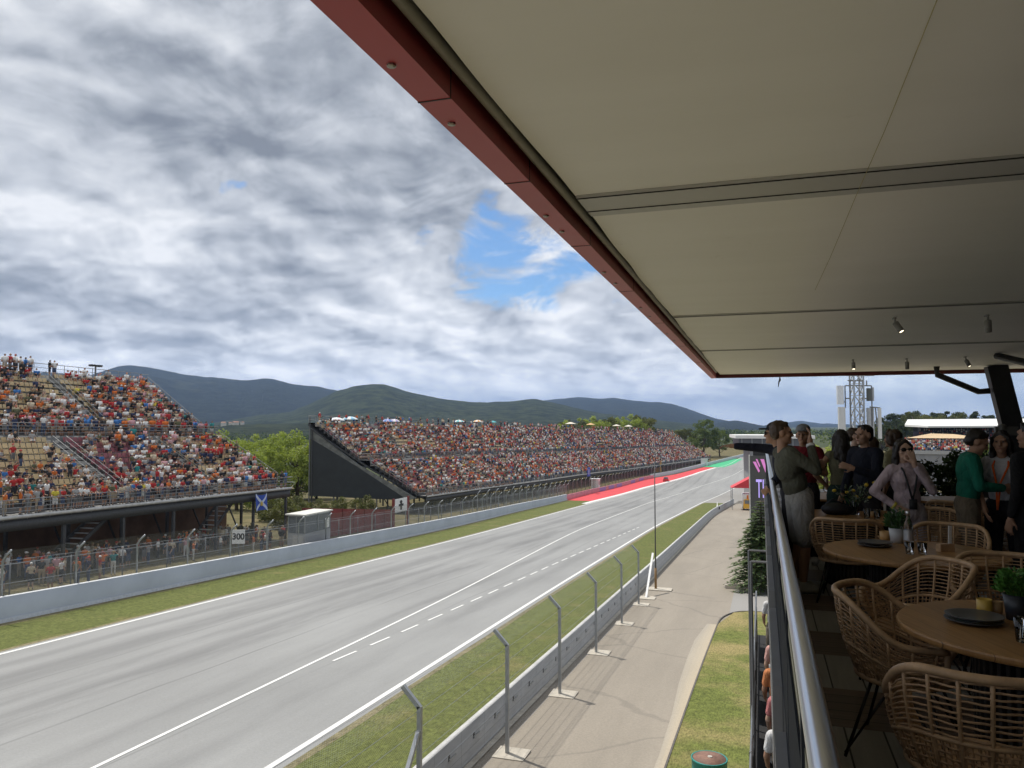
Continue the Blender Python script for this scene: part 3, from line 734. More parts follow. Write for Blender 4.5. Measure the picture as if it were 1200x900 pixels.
# balustrade on the terrace edge
M_plate = mat('grey_plate', (.20, .205, .215), .5, .3, var=.08, scale=3)
M_post = mat('anthracite_post', (.022, .026, .034), .65, .0, spec=.15)
root = empty('balcony_railing', (.1, 6, DECK), 0, 'steel handrail on dark posts with grey plates along the terrace edge', 'railing')
mb = MB(); HX = .104; HZ = CAMZ - .65
mb.tube([(HX, y, HZ) for y in np.linspace(-1.5, 22.8, 30)], .030, 16); rel(mb, 'handrail', M_steel, root, True)
for y in np.arange(.9, 22.9, 1.35):
    mb = MB(); mb.bx(.086, .104, y - .03, y + .03, DECK - .25, HZ - .10); mb.bar((.098, y, HZ - .12), (HX, y, HZ - .028), .014, .014)
    rel(mb, 'post', M_post, root)
mb = MB(); mb.bx(.088, .096, -1.5, 22.8, DECK + .33, HZ - .29); rel(mb, 'tinted_screen', mat('tinted_panel', (.02, .024, .03), .75, var=.1, spec=.08), root)
mb = MB(); mb.bx(.094, .102, -1.5, 22.8, HZ - .25, HZ - .20); rel(mb, 'top_strip', mat('yellowed_strip', (.22, .21, .14), .5), root)
y = 2.0
while y < 22:
    mb = MB(); mb.prism([(y, DECK - .30), (y + 2.05, DECK - .30), (y + 2.05, DECK + .20), (y + 1.95, DECK + .30), (y, DECK + .30)], 0, .034, .085); rel(mb, 'plate', M_plate, root)
    y += 2.62
mb = MB(); mb.bx(.0862, .11, -1.5, 22.8, DECK - .3, DECK + .325); rel(mb, 'lower_screen', M_post, root)

# gallery rail below with its own plates
root = empty('gallery_railing', (-.2, 8, LZ), 0, 'lower gallery railing with thin posts and grey flat plates, below the terrace edge', 'railing')
mb = MB()
mb.tube([(-.20, y, LZ + 1.1) for y in (1.0, 21.0)], .02, 8); mb.tube([(-.20, y, LZ + .12) for y in (1.0, 21.0)], .015, 8); rel(mb, 'rail', mat('grey_rail', (.22, .23, .24), .4, .6), root)
for y in np.arange(1.2, 21, 1.9):
    mb = MB(); mb.bx(-.225, -.20, y - .02, y + .02, LZ - .2, LZ + 1.12); rel(mb, 'post', M_plate, root)
for y in np.arange(1.5, 20, 1.9):
    mb = MB(); mb.bx(-.196, -.178, y, y + 1.3, LZ + .1, LZ + .95); rel(mb, 'plate', mat('dark_plate', (.045, .046, .048), .5), root)
# light frames standing beyond the gallery
for (px, top, bot, Y, lab) in ((877.5, 645, 700, 12.5, 'slim grey frame with a short arm, nearer the spruce'), (880, 658, 720, 11.3, 'slim grey frame with a long arm beside the gallery')):
    a = at_Y(px, top, Y); b_ = at_Y(px, bot + 60, Y)
    r_ = empty('steel_frame', (a.x, a.y, LZ - .25), 0, lab, 'frame')
    mb = MB(); mb.tube([(a.x, a.y, LZ - .25), (a.x, a.y, a.z)], .022, 6); rel(mb, 'upright', M_plate, r_)
    mb = MB(); mb.tube([(a.x, a.y, a.z), (a.x + .26, a.y, a.z)], .018, 6); rel(mb, 'arm', M_plate, r_)

# leaning steel column with its brace at the far end of the terrace
root = empty('leaning_column', (5, 22, DECK), 0, 'thick black leaning steel column with a bent brace at the terrace end', 'column')
t = at_Y(1167, 438, 22.4); bt = at_Y(1196, 545, 22.4); dd = (bt - t)
bot = t + dd * ((DECK - t.z) / dd.z)
mb = MB(); mb.bar((t.x, 22.4, RZ + .1), bot, .46, .36, up=(0, 1, 0)); rel(mb, 'shaft', M_blackm, root)
q0 = at_Y(1098, 439, 22.4); q1 = at_Y(1147, 459, 22.4); q2 = at_Y(1160, 458, 22.4)
mb = MB(); mb.tube([(q0.x, 22.4, RZ + .1), q0, q1, q2], .075, 8); rel(mb, 'brace', M_blackm, root, True)
p = at_Y(1180, 505, 22.0)
mb = MB(); mb.box((p.x, 22.05, p.z), (.5, .12, .22)); mb.lathe((p.x - .1, 22.0, p.z + .0), [(.09, 0), (.1, .14), (.02, .18)], 10); rel(mb, 'junction_box', mat('grey_box', (.09, .09, .085), .5), root)
# second brace near the canopy on the camera side
a = at_z(1168, 417, RZ + .03); c = at_z(1215, 428, RZ - .25)
mb = MB(); mb.tube([a, c, c + (c - a)], .075, 8)
tag(mb.build('roof_brace', M_blackm, None, True), 'dark steel brace running under the canopy to the column out of frame', 'brace')
# ---------------------------------------------------------------- barriers and fences along the straight
M_wallgrey = mat('painted_concrete', (.42, .46, .51), .65, var=.10, scale=.35, bmp=.15)
M_walltop = mat('wall_top_white', (.72, .74, .75), .6, var=.08)
M_pink = mat('pink_hoarding', (.55, .17, .21), .6, var=.15, scale=.6)
M_galv = mat('galvanised_steel', (.36, .38, .40), .45, .55, var=.12, scale=5)
M_galvd = mat('weathered_steel', (.17, .175, .18), .5, .4, var=.2, scale=5)
V_near = veil('near_netting', (.55, .56, .57), .09, .06)
V_far = veil('far_netting', (.26, .27, .28), .20, .06)
V_dark = veil('dark_netting', (.10, .105, .11), .36, .06)
XW_ = lambda Y: float(XW(Y)); gz_ = lambda Y: float(gl(Y))
def wall_run(name, X, y0, y1, h, th, m, mtop, parent, lift=0.0):
    """a wall that follows X(Y) and the falling ground"""
    yy = np.unique(np.concatenate([[y0, y1], YS[(YS > y0) & (YS < y1)]])); n = len(yy)
    x = np.array([float(X(y)) for y in yy]); z = gl(yy)
    mb = MB(); V = []
    for xo, zo in ((0, -.15), (0, h), (-th, h), (-th, -.15)): V.append(np.stack([x + xo, yy, z + zo + lift], 1))
    V = np.concatenate(V); Q = []; mi = []
    for a, b_, m_ in ((0, 1, 0), (1, 2, 1), (2, 3, 0)):
        for k in range(n - 1): Q.append((a * n + k, a * n + k + 1, b_ * n + k + 1, b_ * n + k)); mi.append(m_)
    o = link(name, np_mesh(name, V, np.array(Q), [m, mtop], mi), parent); return o
root = empty('barrier_wall', (0, 0, 0), 0, 'long pale grey concrete wall with a white top across the race track', 'wall')
H_W = 1.32
wall_run('wall_body', XW, -20, 172, H_W, .35, M_wallgrey, M_walltop, root)
wall_run('base_ledge', lambda Y: XW(Y) + .12, -20, 172, .22, .115, mat('ledge_concrete', (.46, .49, .52), .7), M_wallgrey, root)
wall_run('painted_stretch', XW, 172.02, 300, 1.15, .35, M_pink, M_pink, root)
# sponsor-like purple panels, plain
for y in (214, 226, 238, 262, 278):
    wall_run('purple_panel', lambda Y: XW(Y) + .02, y, y + 8, .95, .012, mat('purple_panel', (.30, .16, .42), .6), mat('purple_panel', (.30, .16, .42)), root, .1)
root2 = empty('barrier_wall', (0, 0, 0), 0, 'distant curved pale barrier beyond the green painted run-off', 'wall')
wall_run('wall_body', lambda Y: XW(Y) - 1.2, 300, 480, 1.4, .4, mat('curve_barrier', (.46, .52, .54), .6), M_walltop, root2)

# catch fence standing behind that wall: posts with tops bent towards the track
root = empty('catch_fence', (0, 0, 0), 0, 'tall wire catch fence with bent post tops behind the pale grey wall', 'fence')
def bentpost(mb, x, y, z, h, lean, r=.06, kink=.62):
    mb.tube([(x, y, z - .2), (x, y, z + h), (x + lean * .35, y, z + h + .28), (x + lean, y, z + h + kink)], [r, r, r * .95, r * .85], 6)
y = 12.4 - 4.6; quads = []; ys_post = []
while y < 176: ys_post.append(y); y += 4.62
mb0 = MB(); bentpost(mb0, 0, 0, 0, 3.1, .6); me_post = mb0.mesh('post', [M_galv], True)
for y in ys_post:
    o = link('post', me_post, root); o.location = (XW_(y) - .62, y, gz_(y))
for a, b_ in zip(ys_post, ys_post[1:]):
    A = Vector((XW_(a) - .6, a, gz_(a) + H_W - .2)); B = Vector((XW_(b_) - .6, b_, gz_(b_) + H_W - .2))
    quads.append((A, B, B + Vector((0, 0, 2.0)), A + Vector((0, 0, 2.0))))
    quads.append((A + Vector((0, 0, 2.0)), B + Vector((0, 0, 2.0)), B + Vector((.55, 0, 2.6)), A + Vector((.55, 0, 2.6))))
uv_sheet('netting', quads, V_far, root)
mb = MB()
for zz_ in (1.9, 2.9, 3.1): mb.tube([(XW_(y) - .56, y, gz_(y) + zz_) for y in ys_post], .012, 4)
mb.build('cable', M_galv, root)
# second, straight fence a few metres behind
root = empty('spectator_fence', (0, 0, 0), 0, 'plain straight-post wire fence on the grass in front of the grandstands', 'fence')
mb0 = MB(); mb0.tube([(0, 0, -.2), (0, 0, 2.55)], .045, 6); me_post = mb0.mesh('post', [M_galvd], True)
ys2 = list(np.arange(9, 190, 4.1)); quads = []
XF2 = lambda Y: XW_(Y) - 3.4
for y in ys2:
    o = link('post', me_post, root); o.location = (XF2(y), y, gz_(y))
for a, b_ in zip(ys2, ys2[1:]):
    A = Vector((XF2(a), a, gz_(a))); B = Vector((XF2(b_), b_, gz_(b_))); quads.append((A, B, B + Vector((0, 0, 2.5)), A + Vector((0, 0, 2.5))))
uv_sheet('netting', quads, V_far, root)
mb = MB()
for zz_ in (2.5, 1.2): mb.tube([(XF2(y), y, gz_(y) + zz_) for y in ys2], .014, 4)
mb.build('wire', M_galvd, root)
# far fence with dark mesh in front of the long stand
root = empty('screened_fence', (0, 0, 0), 0, 'tall fence with dark screen and pale posts in front of the long crowded stand', 'fence')
XF3 = lambda Y: XW_(Y) - 2.2
ys3 = list(np.arange(112, 372, 5.2)); mb0 = MB(); mb0.tube([(0, 0, -.2), (0, 0, 3.6), (.5, 0, 4.2)], .07, 5); me_post = mb0.mesh('post', [M_galv], True)
quads = []
for y in ys3:
    o = link('post', me_post, root); o.location = (XF3(y), y, gz_(y))
for a, b_ in zip(ys3, ys3[1:]):
    A = Vector((XF3(a) - .1, a, gz_(a))); B = Vector((XF3(b_) - .1, b_, gz_(b_))); quads.append((A, B, B + Vector((0, 0, 3.5)), A + Vector((0, 0, 3.5))))
uv_sheet('screen', quads, V_dark, root)

# near side: concrete barrier with a white top and fence posts on pads behind it
XBf = lambda Y: float(XB(Y))
root = empty('concrete_barrier', (0, 0, 0), 0, 'grey block barrier with a white top between grass verge and service road', 'barrier')
m, nt, b = newmat('barrier_face'); v = coords(nt); sp = N(nt, 'ShaderNodeSeparateXYZ'); L(nt, v, sp.inputs[0])
f1 = noise_tex(nt, coords(nt, 'Object', (1, .5, 3)), 2.2, 6, .65)
c = ramp(nt, f1, [(.3, (.36, .365, .37)), (.7, (.47, .475, .475))])
j = math_(nt, 'LESS_THAN', math_(nt, 'FRACT', math_(nt, 'DIVIDE', sp.outputs[1], 1.9)), .012)
zrel = math_(nt, 'MULTIPLY_ADD', sp.outputs[1], .0475, sp.outputs[2])
j2 = math_(nt, 'LESS_THAN', math_(nt, 'ABSOLUTE', math_(nt, 'SUBTRACT', zrel, .72)), .010)
j3 = math_(nt, 'LESS_THAN', math_(nt, 'ABSOLUTE', math_(nt, 'SUBTRACT', zrel, .38)), .010)
c = mixc(nt, math_(nt, 'MULTIPLY', math_(nt, 'MAXIMUM', math_(nt, 'MAXIMUM', j, j2), j3), .5), c, (.09, .09, .09))
L(nt, c, b.inputs['Base Color']); b.inputs['Roughness'].default_value = .8; bump(nt, b, noise_tex(nt, v, 20, 4), .3, .01)
M_barface = m
H_B = 1.08
XBt = lambda Y: XBf(Y) - .08
wall_run('block_wall', XBt, -20, 178, H_B, .19, M_barface, mat('barrier_top', (.52, .52, .51), .6, var=.15, scale=2), root)
# lifting slots with a short steel bar along the blocks
for i, y in enumerate(np.arange(14.3, 54, 1.9)):
    z = gz_(y); x = XBt(y)
    mb = MB(); mb.box((x + .004, y, z + .66), (.012, .11, .16)); d = mb.build('lifting_slot', M_darkgap, root)
    mb = MB(); mb.bar((x + .03, y - .06, z + .63), (x + .03, y + .42, z + .61), .035, .045); mb.build('slot_bar', M_galv, d)
# fence posts
posts_px = [(493, 905), (594.5, 866), (655.5, 801), (698, 757), (728, 722), (748, 699)]
root = empty('debris_fence', (0, 0, 0), 0, 'near wire fence of grey bent-top posts standing on pads beside the service road', 'fence')
PX0 = -7.45; py_ = [float(at_X(p[0], 640, PX0).y) for p in posts_px]
py_ = [py_[0] - 12.6, py_[0] - 6.3] + py_
mb0 = MB()
mb0.bar((0, 0, -.1), (0, 0, 3.25), .10, .10); mb0.bar((0, 0, 3.22), (-.42, 0, 3.66), .10, .10, up=(0, 1, 0)); mb0.bar((.0, 0, 0.004), (0, 0, .02), .3, .3)
me_post = mb0.mesh('post', [M_galv])
for y in py_:
    o = link('post', me_post, root); o.location = (PX0, y, gz_(y))
    mb = MB()
    for zz_ in (.3, .9, 1.5, 2.1, 2.7, 3.1):
        mb.tube([(PX0 - .07 , y - .0, gz_(y) + zz_), (PX0 - .07, y + .07, gz_(y) + zz_)], .018, 5)
    mb.build('cable_clamp', M_galv, o).matrix_parent_inverse = Matrix.Translation(-Vector(o.location))
quads = []
for a, b_ in zip(py_, py_[1:]):
    A = Vector((PX0 - .075, a, gz_(a) + .15)); B = Vector((PX0 - .075, b_, gz_(b_) + .15)); h = Vector((0, 0, 3.1))
    quads.append((A, B, B + h, A + h)); quads.append((A + h, B + h, B + h + Vector((-.42, 0, .44)), A + h + Vector((-.42, 0, .44))))
uv_sheet('netting', quads, V_near, root)
mb = MB()
for zz_ in (.3, .9, 1.5, 2.1, 2.7, 3.1): mb.tube([(PX0 - .075, y, gz_(y) + zz_) for y in py_], .006, 4)
mb.tube([(PX0 - .42, y, gz_(y) + 3.62) for y in py_], .0045, 4)
mb.build('cable', M_galv, root)
# diagonal brace on the nearest visible post
y0 = py_[2]
mb = MB(); mb.bar((PX0 + .0, y0 - .07, gz_(y0) + 2.7), (PX0 + .0, y0 - 2.4, gz_(y0 - 2.4) + .02), .09, .09)
mb.build('brace', M_galv, root)
M_pad = mat('concrete_pad', (.50, .46, .39), .85, var=.15, scale=4, bmp=.3)
for i, y in enumerate(py_):
    mb = MB(); mb.bx(PX0 - .35, PX0 + .62, y - .42, y + .42, gz_(y) - .1, gz_(y) + .05)
    o = mb.build('concrete_pad', M_pad); tag(o, 'pale concrete pad under a debris fence post, beside the service road', 'pad', 'pads under the debris fence posts')
# thin tall mast with a white stay at the fence end
yM = float(at_X(768, 640, PX0 + .25).y); xM = PX0 + .25; zM = gz_(yM)
topz = at_Y(766.3, 541, yM).z
root = empty('mast', (xM, yM, zM), 0, 'thin tall dark mast rising at the end of the near fence', 'mast')
mb = MB(); mb.tube([(0, 0, .9), (0, 0, topz - zM)], [.05, .03], 8); mb.build('shaft', mat('mast_steel', (.10, .10, .10), .5, .3), root, True)
mb = MB(); mb.tube([(0, 0, 0), (0, 0, 1.5)], .085, 10); mb.build('sleeve', mat('rusty_sleeve', (.25, .15, .06), .7, var=.3), root, True)
mb = MB(); mb.bx(-.5, 1.1, -.5, .5, -.1, .09); mb.build('footing', M_pad, root)
yS = yM - 2.6; 
a = at_X(757, 688, PX0 + .1); mb = MB(); zb = gz_(a.y)
mb.bar((PX0 + .1, a.y, zb + .02), (PX0 + .12, yM - .35, zM + 2.55), .13, .13)
tag(mb.build('stay_post', mat('white_stay', (.72, .72, .71), .5)), 'white slanting stay leaning towards the thin mast on the near fence', 'post')
mb = MB(); mb.bx(PX0 - .3, PX0 + .7, a.y - .5, a.y + .4, zb - .1, zb + .07)
tag(mb.build('concrete_pad', M_pad), 'pale concrete pad at the foot of the white slanting stay', 'pad')
# white marker with black foot on the barrier further on
p = at_g(830, 600); p = Vector((XBt(p.y) - .2, p.y, gz_(p.y) + H_B))
root = empty('marker_post', p, 0, 'small white marker standing on the barrier top beyond the mast', 'marker')
mb = MB(); mb.lathe((0, 0, 0), [(.2, 0), (.2, .04), (.11, .06), (.035, .75)], 10); mb.build('cone', M_white, root, True)
mb = MB(); mb.box((.35, .0, -.3), (.16, .3, .45)); mb.build('foot_block', M_darkgap, root)

# 300 braking board
p = at_g(281, 655); yB = at_X(281, 630, XW_(52) - 3.0).y; xB = XW_(yB) - 2.6; c = at_X(279.5, 629, xB)
root = empty('distance_board', (c.x, c.y, gz_(c.y)), math.radians(18), 'white braking board with a black 300 behind the wire fence', 'sign')
BW, BH = 14.2 / F * c.length * .98, 15.5 / F * c.length * .98
zb = c.z - gz_(c.y)
M_board = mat('sign_white', (.80, .80, .78), .5, var=.03)
mb = MB(); mb.box((0, 0, zb), (BW, .05, BH)); mb.build('board', M_board, root)
for s_ in (-1, 1):
    mb = MB(); mb.tube([(s_ * BW * .36, .06, -.2), (s_ * BW * .36, .06, zb + BH / 2)], .03, 6); mb.build('leg', M_galvd, root)
M_ink = mat('black_ink', (.015, .015, .015), .6)
def text(name, body, size, m, loc, rot, parent, bold=0.0, sx=1.0):
    cu = bpy.data.curves.new(name, 'FONT'); cu.body = body; cu.size = size; cu.align_x = 'CENTER'; cu.align_y = 'CENTER'
    cu.extrude = .004; cu.offset = bold; cu.resolution_u = 4
    t = bpy.data.objects.new('tmp', cu); COL.objects.link(t); dg = bpy.context.evaluated_depsgraph_get(); dg.update()
    me = bpy.data.meshes.new_from_object(t.evaluated_get(dg)); bpy.data.objects.remove(t)
    me.materials.clear(); me.materials.append(m)
    o = link(name, me, parent); o.location = loc; o.rotation_euler = rot; o.scale = (sx, 1, 1); return o
text('numerals', '300', BH * .62, M_ink, (0, -.032, zb), (PI / 2, 0, 0), root, BH * .022, .95)

# marshal hut
c0 = at_X(347, 637, XW_(60) - 1.9); 
hy0 = c0.y; hx1 = XW_(hy0) - 1.3; hz = gz_(hy0)
pL = at_X(357, 634, hx1); pR = at_X(387, 629, hx1); hy0, hy1 = pL.y, pR.y; hz = gz_(hy0); ztop = at_X(370, 602, hx1).z
root = empty('marshal_hut', (hx1, hy0, hz), 0, 'small grey marshal hut with a pale flat roof behind the wall', 'hut')
hh = ztop - hz; hl = hy1 - hy0; hd = 1.8
M_hut = mat('hut_panel', (.36, .37, .385), .6, var=.08); M_hutw = mat('hut_window', (.16, .18, .20), .25)
mb = MB(); mb.bx(-hd, 0, 0, hl, -.1, hh * .55); mb.build('lower_panel', M_hut, root)
mb = MB()
for (x, y) in ((-.05, .05), (-.05, hl - .05), (-hd + .05, .05), (-hd + .05, hl - .05), (-.05, hl * .5), (-hd * .5, .05)): mb.bx(x - .05, x + .05, y - .05, y + .05, hh * .55, hh)
mb.bx(-hd, 0, 0, hl, hh - .12, hh); mb.build('frame', M_galv, root)
mb = MB(); mb.bx(-hd + .1, -.06, .07, hl - .07, hh * .555, hh - .125); mb.build('window_band', M_hutw, root)
mb = MB(); mb.bx(-hd - .15, .15, -.2, hl + .2, hh + .005, hh + .12); mb.build('roof', mat('hut_roof', (.66, .65, .60), .6), root)
mb = MB(); mb.bx(-.02, .012, hl * .78, hl * .95, hh * .58, hh * .84); n_ = mb.build('notice', M_board, root)
mb = MB(); mb.bx(-hd * .7, -hd * .1, -.012, .0, hh * .2, hh * .5); mb.build('hatch', mat('hut_hatch', (.45, .45, .44), .6), root)

# red hoarding, white emblem panel and small huts at the foot of the long stand
a = at_X(374, 622, -44.5); b_ = at_X(440, 608, -44.5)
root = empty('red_hoarding', (0, 0, 0), 0, 'long dark red site hoarding on the ground under the black screen', 'hoarding')
M_redh = mat('red_hoarding_paint', (.19, .028, .026), .7, var=.25, scale=.8)
ya, yb = a.y, at_X(441, 608, -47.5).y; zt = at_X(374, 592, -46.5).z
ze = at_X(441, 599, -46.5).z; zs = lambda y: zt + (ze - zt) * (y - ya) / (yb - ya)
mb = MB(); mb.prism([(ya, gz_(ya) - .2), (yb + 2, gz_(yb) - .2), (yb + 2, zs(yb + 2)), (ya, zt)], 0, -46.6, -46.45); mb.build('panel', M_redh, root)
for y in np.arange(ya + .2, yb + 1.8, 2.6):
    mb = MB(); mb.bx(-46.44, -46.38, y, y + .08, gz_(y) - .1, zs(y) + .05); mb.build('batten', mat('hoarding_batten', (.17, .02, .02), .6), root)
p0 = at_X(461, 603, -45.2); p1 = at_X(477, 603, -45.2); zt = at_X(470, 584, -45.2).z
root = empty('emblem_panel', (-45.2, p0.y, gz_(p0.y)), 0, 'white panel with a dark round-headed cross mark between two dark red posts', 'sign')
hz_ = zt - gz_(p0.y); wl = p1.y - p0.y
mb = MB(); mb.bx(-.05, 0, .3, wl, hz_ - 1.75, hz_); mb.build('board', M_board, root)
mb = MB(); mb.box((.012, wl * .55, hz_ - .85), (.02, wl * .34, .3)); mb.box((.014, wl * .55, hz_ - .95), (.02, wl * .12, 1.1)); mb.ell((.0, wl * .55, hz_ - .45), (.03, wl * .1, .22), 8, 6); mb.build('mark', M_ink, root)
for y in (.1, wl + .4):
    mb = MB(); mb.bx(-.15, .05, y - .22, y + .22, -.2, hz_ + .1); mb.build('post', M_redh, root)

# blue flag with pale diagonal cross hung under the near stand's walkway
M_fblue = mat('flag_blue', (.035, .085, .42), .7, var=.1); M_fwhite = mat('flag_pale', (.55, .62, .78), .7)
c = at_X(306.5, 589, -48.6); wv, hv = 19 / F * c.length, 16.5 / F * c.length
root = empty('saltire_flag', c, math.radians(0), 'blue flag with a pale diagonal cross hanging below the near stand walkway', 'flag')
def cloth(mb, poly_fn, nu, nv, mi, off):
    V = []
    for i in range(nu + 1):
        for j in range(nv + 1):
            y, z = poly_fn(i / nu, j / nv); V.append((.10 * math.sin(y * 3.1 + z) + off, y, z - .12 * (2 * abs(y) / wv) ** 2 * (z > 0) * -1))
    mb.add(V, [(i * (nv + 1) + j, (i + 1) * (nv + 1) + j, (i + 1) * (nv + 1) + j + 1, i * (nv + 1) + j + 1) for i in range(nu) for j in range(nv)], mi)
mb = MB(); cloth(mb, lambda u, v: ((u - .5) * wv, (v - .5) * hv), 12, 8, 0, 0); cloth(mb, lambda u, v: ((u - .5) * wv, (v - .5) * hv), 12, 8, 0, -.02); mb.build('cloth', M_fblue, root, True)
mb = MB(); t_ = .11
cloth(mb, lambda u, v: ((u - .5) * wv * .97, (u - .5) * hv * .97 + (v - .5) * hv * 2 * t_ * (1 if True else 0)), 14, 2, 0, .02)
cloth(mb, lambda u, v: ((u - .5) * wv * .97, -(u - .5) * hv * .97 + (v - .5) * hv * 2 * t_), 14, 2, 0, .025)
mb.build('cross', M_fwhite, root, True)
mb = MB(); mb.ell((.045, 0, -.1), (.02, .22, .25), 10, 6); mb.build('emblem', mat('flag_gold', (.5, .36, .08), .6), root, True)

# red awning with a white and orange buggy and helpers at the far end of the near barrier
p = at_g(869, 597); gx, gy = p.x, p.y
root = empty('awning', (gx, gy, gz_(gy)), .1, 'bright red pitched awning on thin poles at the far end of the barrier', 'awning')
W_ = 5.6; 
mb = MB(); mb.prism([(-W_ * .35, 4.3), (W_ * .75, 4.3), (W_ * .75, 5.0), (W_ * .3, 6.3)], 1, -2, 2.5); mb.build('canopy', mat('awning_red', (.62, .045, .06), .6), root)
for (x, y) in ((-1.8, -1.9), (3.9, -1.9), (-1.8, 2.3), (3.9, 2.3)):
    mb = MB(); mb.tube([(x, y, 0), (x, y, 4.3)], .07, 6); mb.build('pole', M_galv, root)
root = empty('service_truck', (gx + 1.4, gy - 1.5, gz_(gy)), .05, 'white and orange service truck parked under the red awning', 'truck')
M_tw = mat('truck_white', (.78, .78, .78), .35, var=.03); M_to = mat('truck_orange', (.72, .20, .03), .4); M_ty = mat('truck_yellow', (.75, .42, .05), .4); M_tyre = mat('tyre_rubber', (.02, .02, .02), .85)
mb = MB(); mb.prism([(-1.1, .5), (1.1, .5), (1.1, 2.9), (.95, 3.1), (-.95, 3.1), (-1.1, 2.9)], 1, -.2, 4.5); mb.build('body', M_tw, root)
mb = MB(); mb.prism([(-1.05, .5), (1.05, .5), (1.05, 1.25), (-1.05, 1.25)], 1, -1.5, -.21); mb.prism([(-1.0, 1.25), (1.0, 1.25), (.85, 2.2), (-.85, 2.2)], 1, -1.2, -.21); mb.build('cab', M_ty, root)
mb = MB(); mb.box((0, -1.22, 1.72), (1.6, .06, .7)); mb.build('windscreen', M_hutw, root)
mb = MB(); mb.box((1.0, -.23, 2.0), (.6, .06, 2.0)); mb.box((-.2, -.23, 2.3), (.35, .06, 1.3)); mb.build('stripe', M_to, root)
for (x, y) in ((-.95, -.7), (.95, -.7), (-.95, 3.5), (.95, 3.5)):
    mb = MB(); n0 = mb.n; mb.lathe((0, 0, -.14), [(.2, 0), (.45, .0), (.48, .05), (.48, .23), (.45, .28), (.2, .28)], 16); R = Matrix.Rotation(PI / 2, 3, 'Y'); mb.v = [tuple(R @ Vector(q) + Vector((x, y, .48))) for q in mb.v]; mb.build('wheel', M_tyre, root)

# LED screen tower beside the far end of the terrace
Ys = 66.0; a = at_Y(877.2, 534, Ys); zt = a.z; x0 = a.x; x1 = x0 + 3.9
root = empty('video_screen', (x0, Ys, gz_(Ys)), 0, 'tall dark video screen with pale purple letters beside the terrace', 'screen')
zr = zt - gz_(Ys)
mb = MB(); mb.bx(.10, x1 - x0, 0, .5, 1.4, zr); mb.build('panel', mat('screen_face', (.085, .085, .082), .45, var=.06), root)
mb = MB(); mb.bx(-.0, .095, -.03, .53, 0, zr + .05); mb.build('pale_edge', mat('screen_edge', (.68, .67, .63), .5), root)
mb = MB(); mb.bx(.3, 2.7, .1, .4, 0, 1.4); mb.build('base', M_dark, root)
mb = MB(); mb.bx(.35, 2.8, .1, .4, zr + .01, zr + .42); mb.build('cap', M_dark, root)
M_purple = emat('screen_purple', (.42, .33, .80), .75); M_pinkl = emat('screen_pink', (.60, .20, .50), .55)
tc_ = at_Y(888, 573, Ys); th = 21 / F * 66 * .96
o = text('letters', 'TR', th * 1.45, M_purple, (at_Y(893, 573, Ys).x - x0, -.012, at_Y(897, 574, Ys).z - gz_(Ys)), (PI / 2, 0, 0), root, .010, .36)
mb = MB()
for (px0, py0, px1, py1, wd_) in ((883, 541, 889, 552, .18), (892, 538, 897, 552, .22), (886, 538, 890, 546, .10)):
    A = at_Y(px0, py0, Ys); B = at_Y(px1, py1, Ys)
    mb.prism([(A.x - x0 - wd_ * .3, A.z - gz_(Ys)), (A.x - x0 + wd_, A.z - gz_(Ys)), (B.x - x0 + wd_ * .6, B.z - gz_(Ys)), (B.x - x0, B.z - gz_(Ys) - .12)], 1, -.02, -.003)
mb.build('graphic', M_pinkl, root)
# waste bin at the lawn
p = at_g(831, 905); p = at_z(831, 872, gz_(14.0) + .95)
bz = gz_(p.y)
root = empty('waste_drum', (p.x, p.y, bz + .06), 0, 'teal drum with a rusty brown lid standing on the lawn', 'drum')
R_ = 18.5 / F * (p - CAM).length
mb = MB(); mb.lathe((0, 0, 0), [(R_ * .93, 0), (R_ * .95, .3), (R_, .32), (R_, .36), (R_ * .95, .38), (R_ * .97, .84), (R_, .86), (R_, .9), (R_ * .93, .9), (R_ * .93, .80)], 28, cap1=False); mb.build('barrel', mat('teal_paint', (.03, .25, .22), .5, var=.2), root, True)
mb = MB(); mb.lathe((0, 0, .86), [(R_ * .92, 0), (R_ * .9, .04), (.03, .07)], 28); mb.build('lid', mat('rusty_lid', (.22, .12, .085), .7, var=.35, scale=5), root, True)
mb = MB(); mb.lathe((.02, 0, .925), [(.07, 0), (.06, .02)], 12); mb.build('cap', mat('lid_cap', (.5, .47, .42), .6), root)

# small marshal posts, a car and a banner far along the wall
def far_hut(px, py, X_, w_, h_, wall, roof, lab, name='marshal_post'):
    p = at_g(px, py); o = empty(name, (p.x + X_, p.y, gz_(p.y)), 0, lab, 'marshal post')
    mb = MB(); mb.bx(-w_ / 2, w_ / 2, -w_ / 2, w_ / 2, 0, h_); mb.build('wall', wall, o)
    mb = MB(); mb.bx(-w_ / 2 - .2, w_ / 2 + .2, -w_ / 2 - .2, w_ / 2 + .2, h_ + .003, h_ + .18); mb.build('roof', roof, o)
    mb = MB(); mb.bx(w_ / 2 - .01, w_ / 2 + .02, -w_ * .3, w_ * .3, h_ * .5, h_ * .85); mb.build('window', M_hutw, o)
far_hut(783, 553, -4.5, 3.0, 3.6, M_ty, M_ty, 'small yellow marshal post behind the pink painted wall')
far_hut(714, 575, -4.0, 2.2, 3.2, M_tw, M_tw, 'small white marshal post behind the pink wall, before the yellow one')
far_hut(838, 546, -5.0, 3.0, 3.4, M_tw, M_hut, 'white and grey marshal post near the green run-off')
p = at_g(781, 564); o = empty('marshal_car', (p.x - .2, p.y, gz_(p.y)), .1, 'red car standing on the red run-off beside the wall', 'car')
M_carr = mat('car_red', (.45, .03, .03), .35)
mb = MB(); mb.prism([(-.95, .3), (.95, .3), (.95, .85), (.85, .95), (-.85, .95), (-.95, .85)], 1, -2.1, 2.1); mb.build('body', M_carr, o)
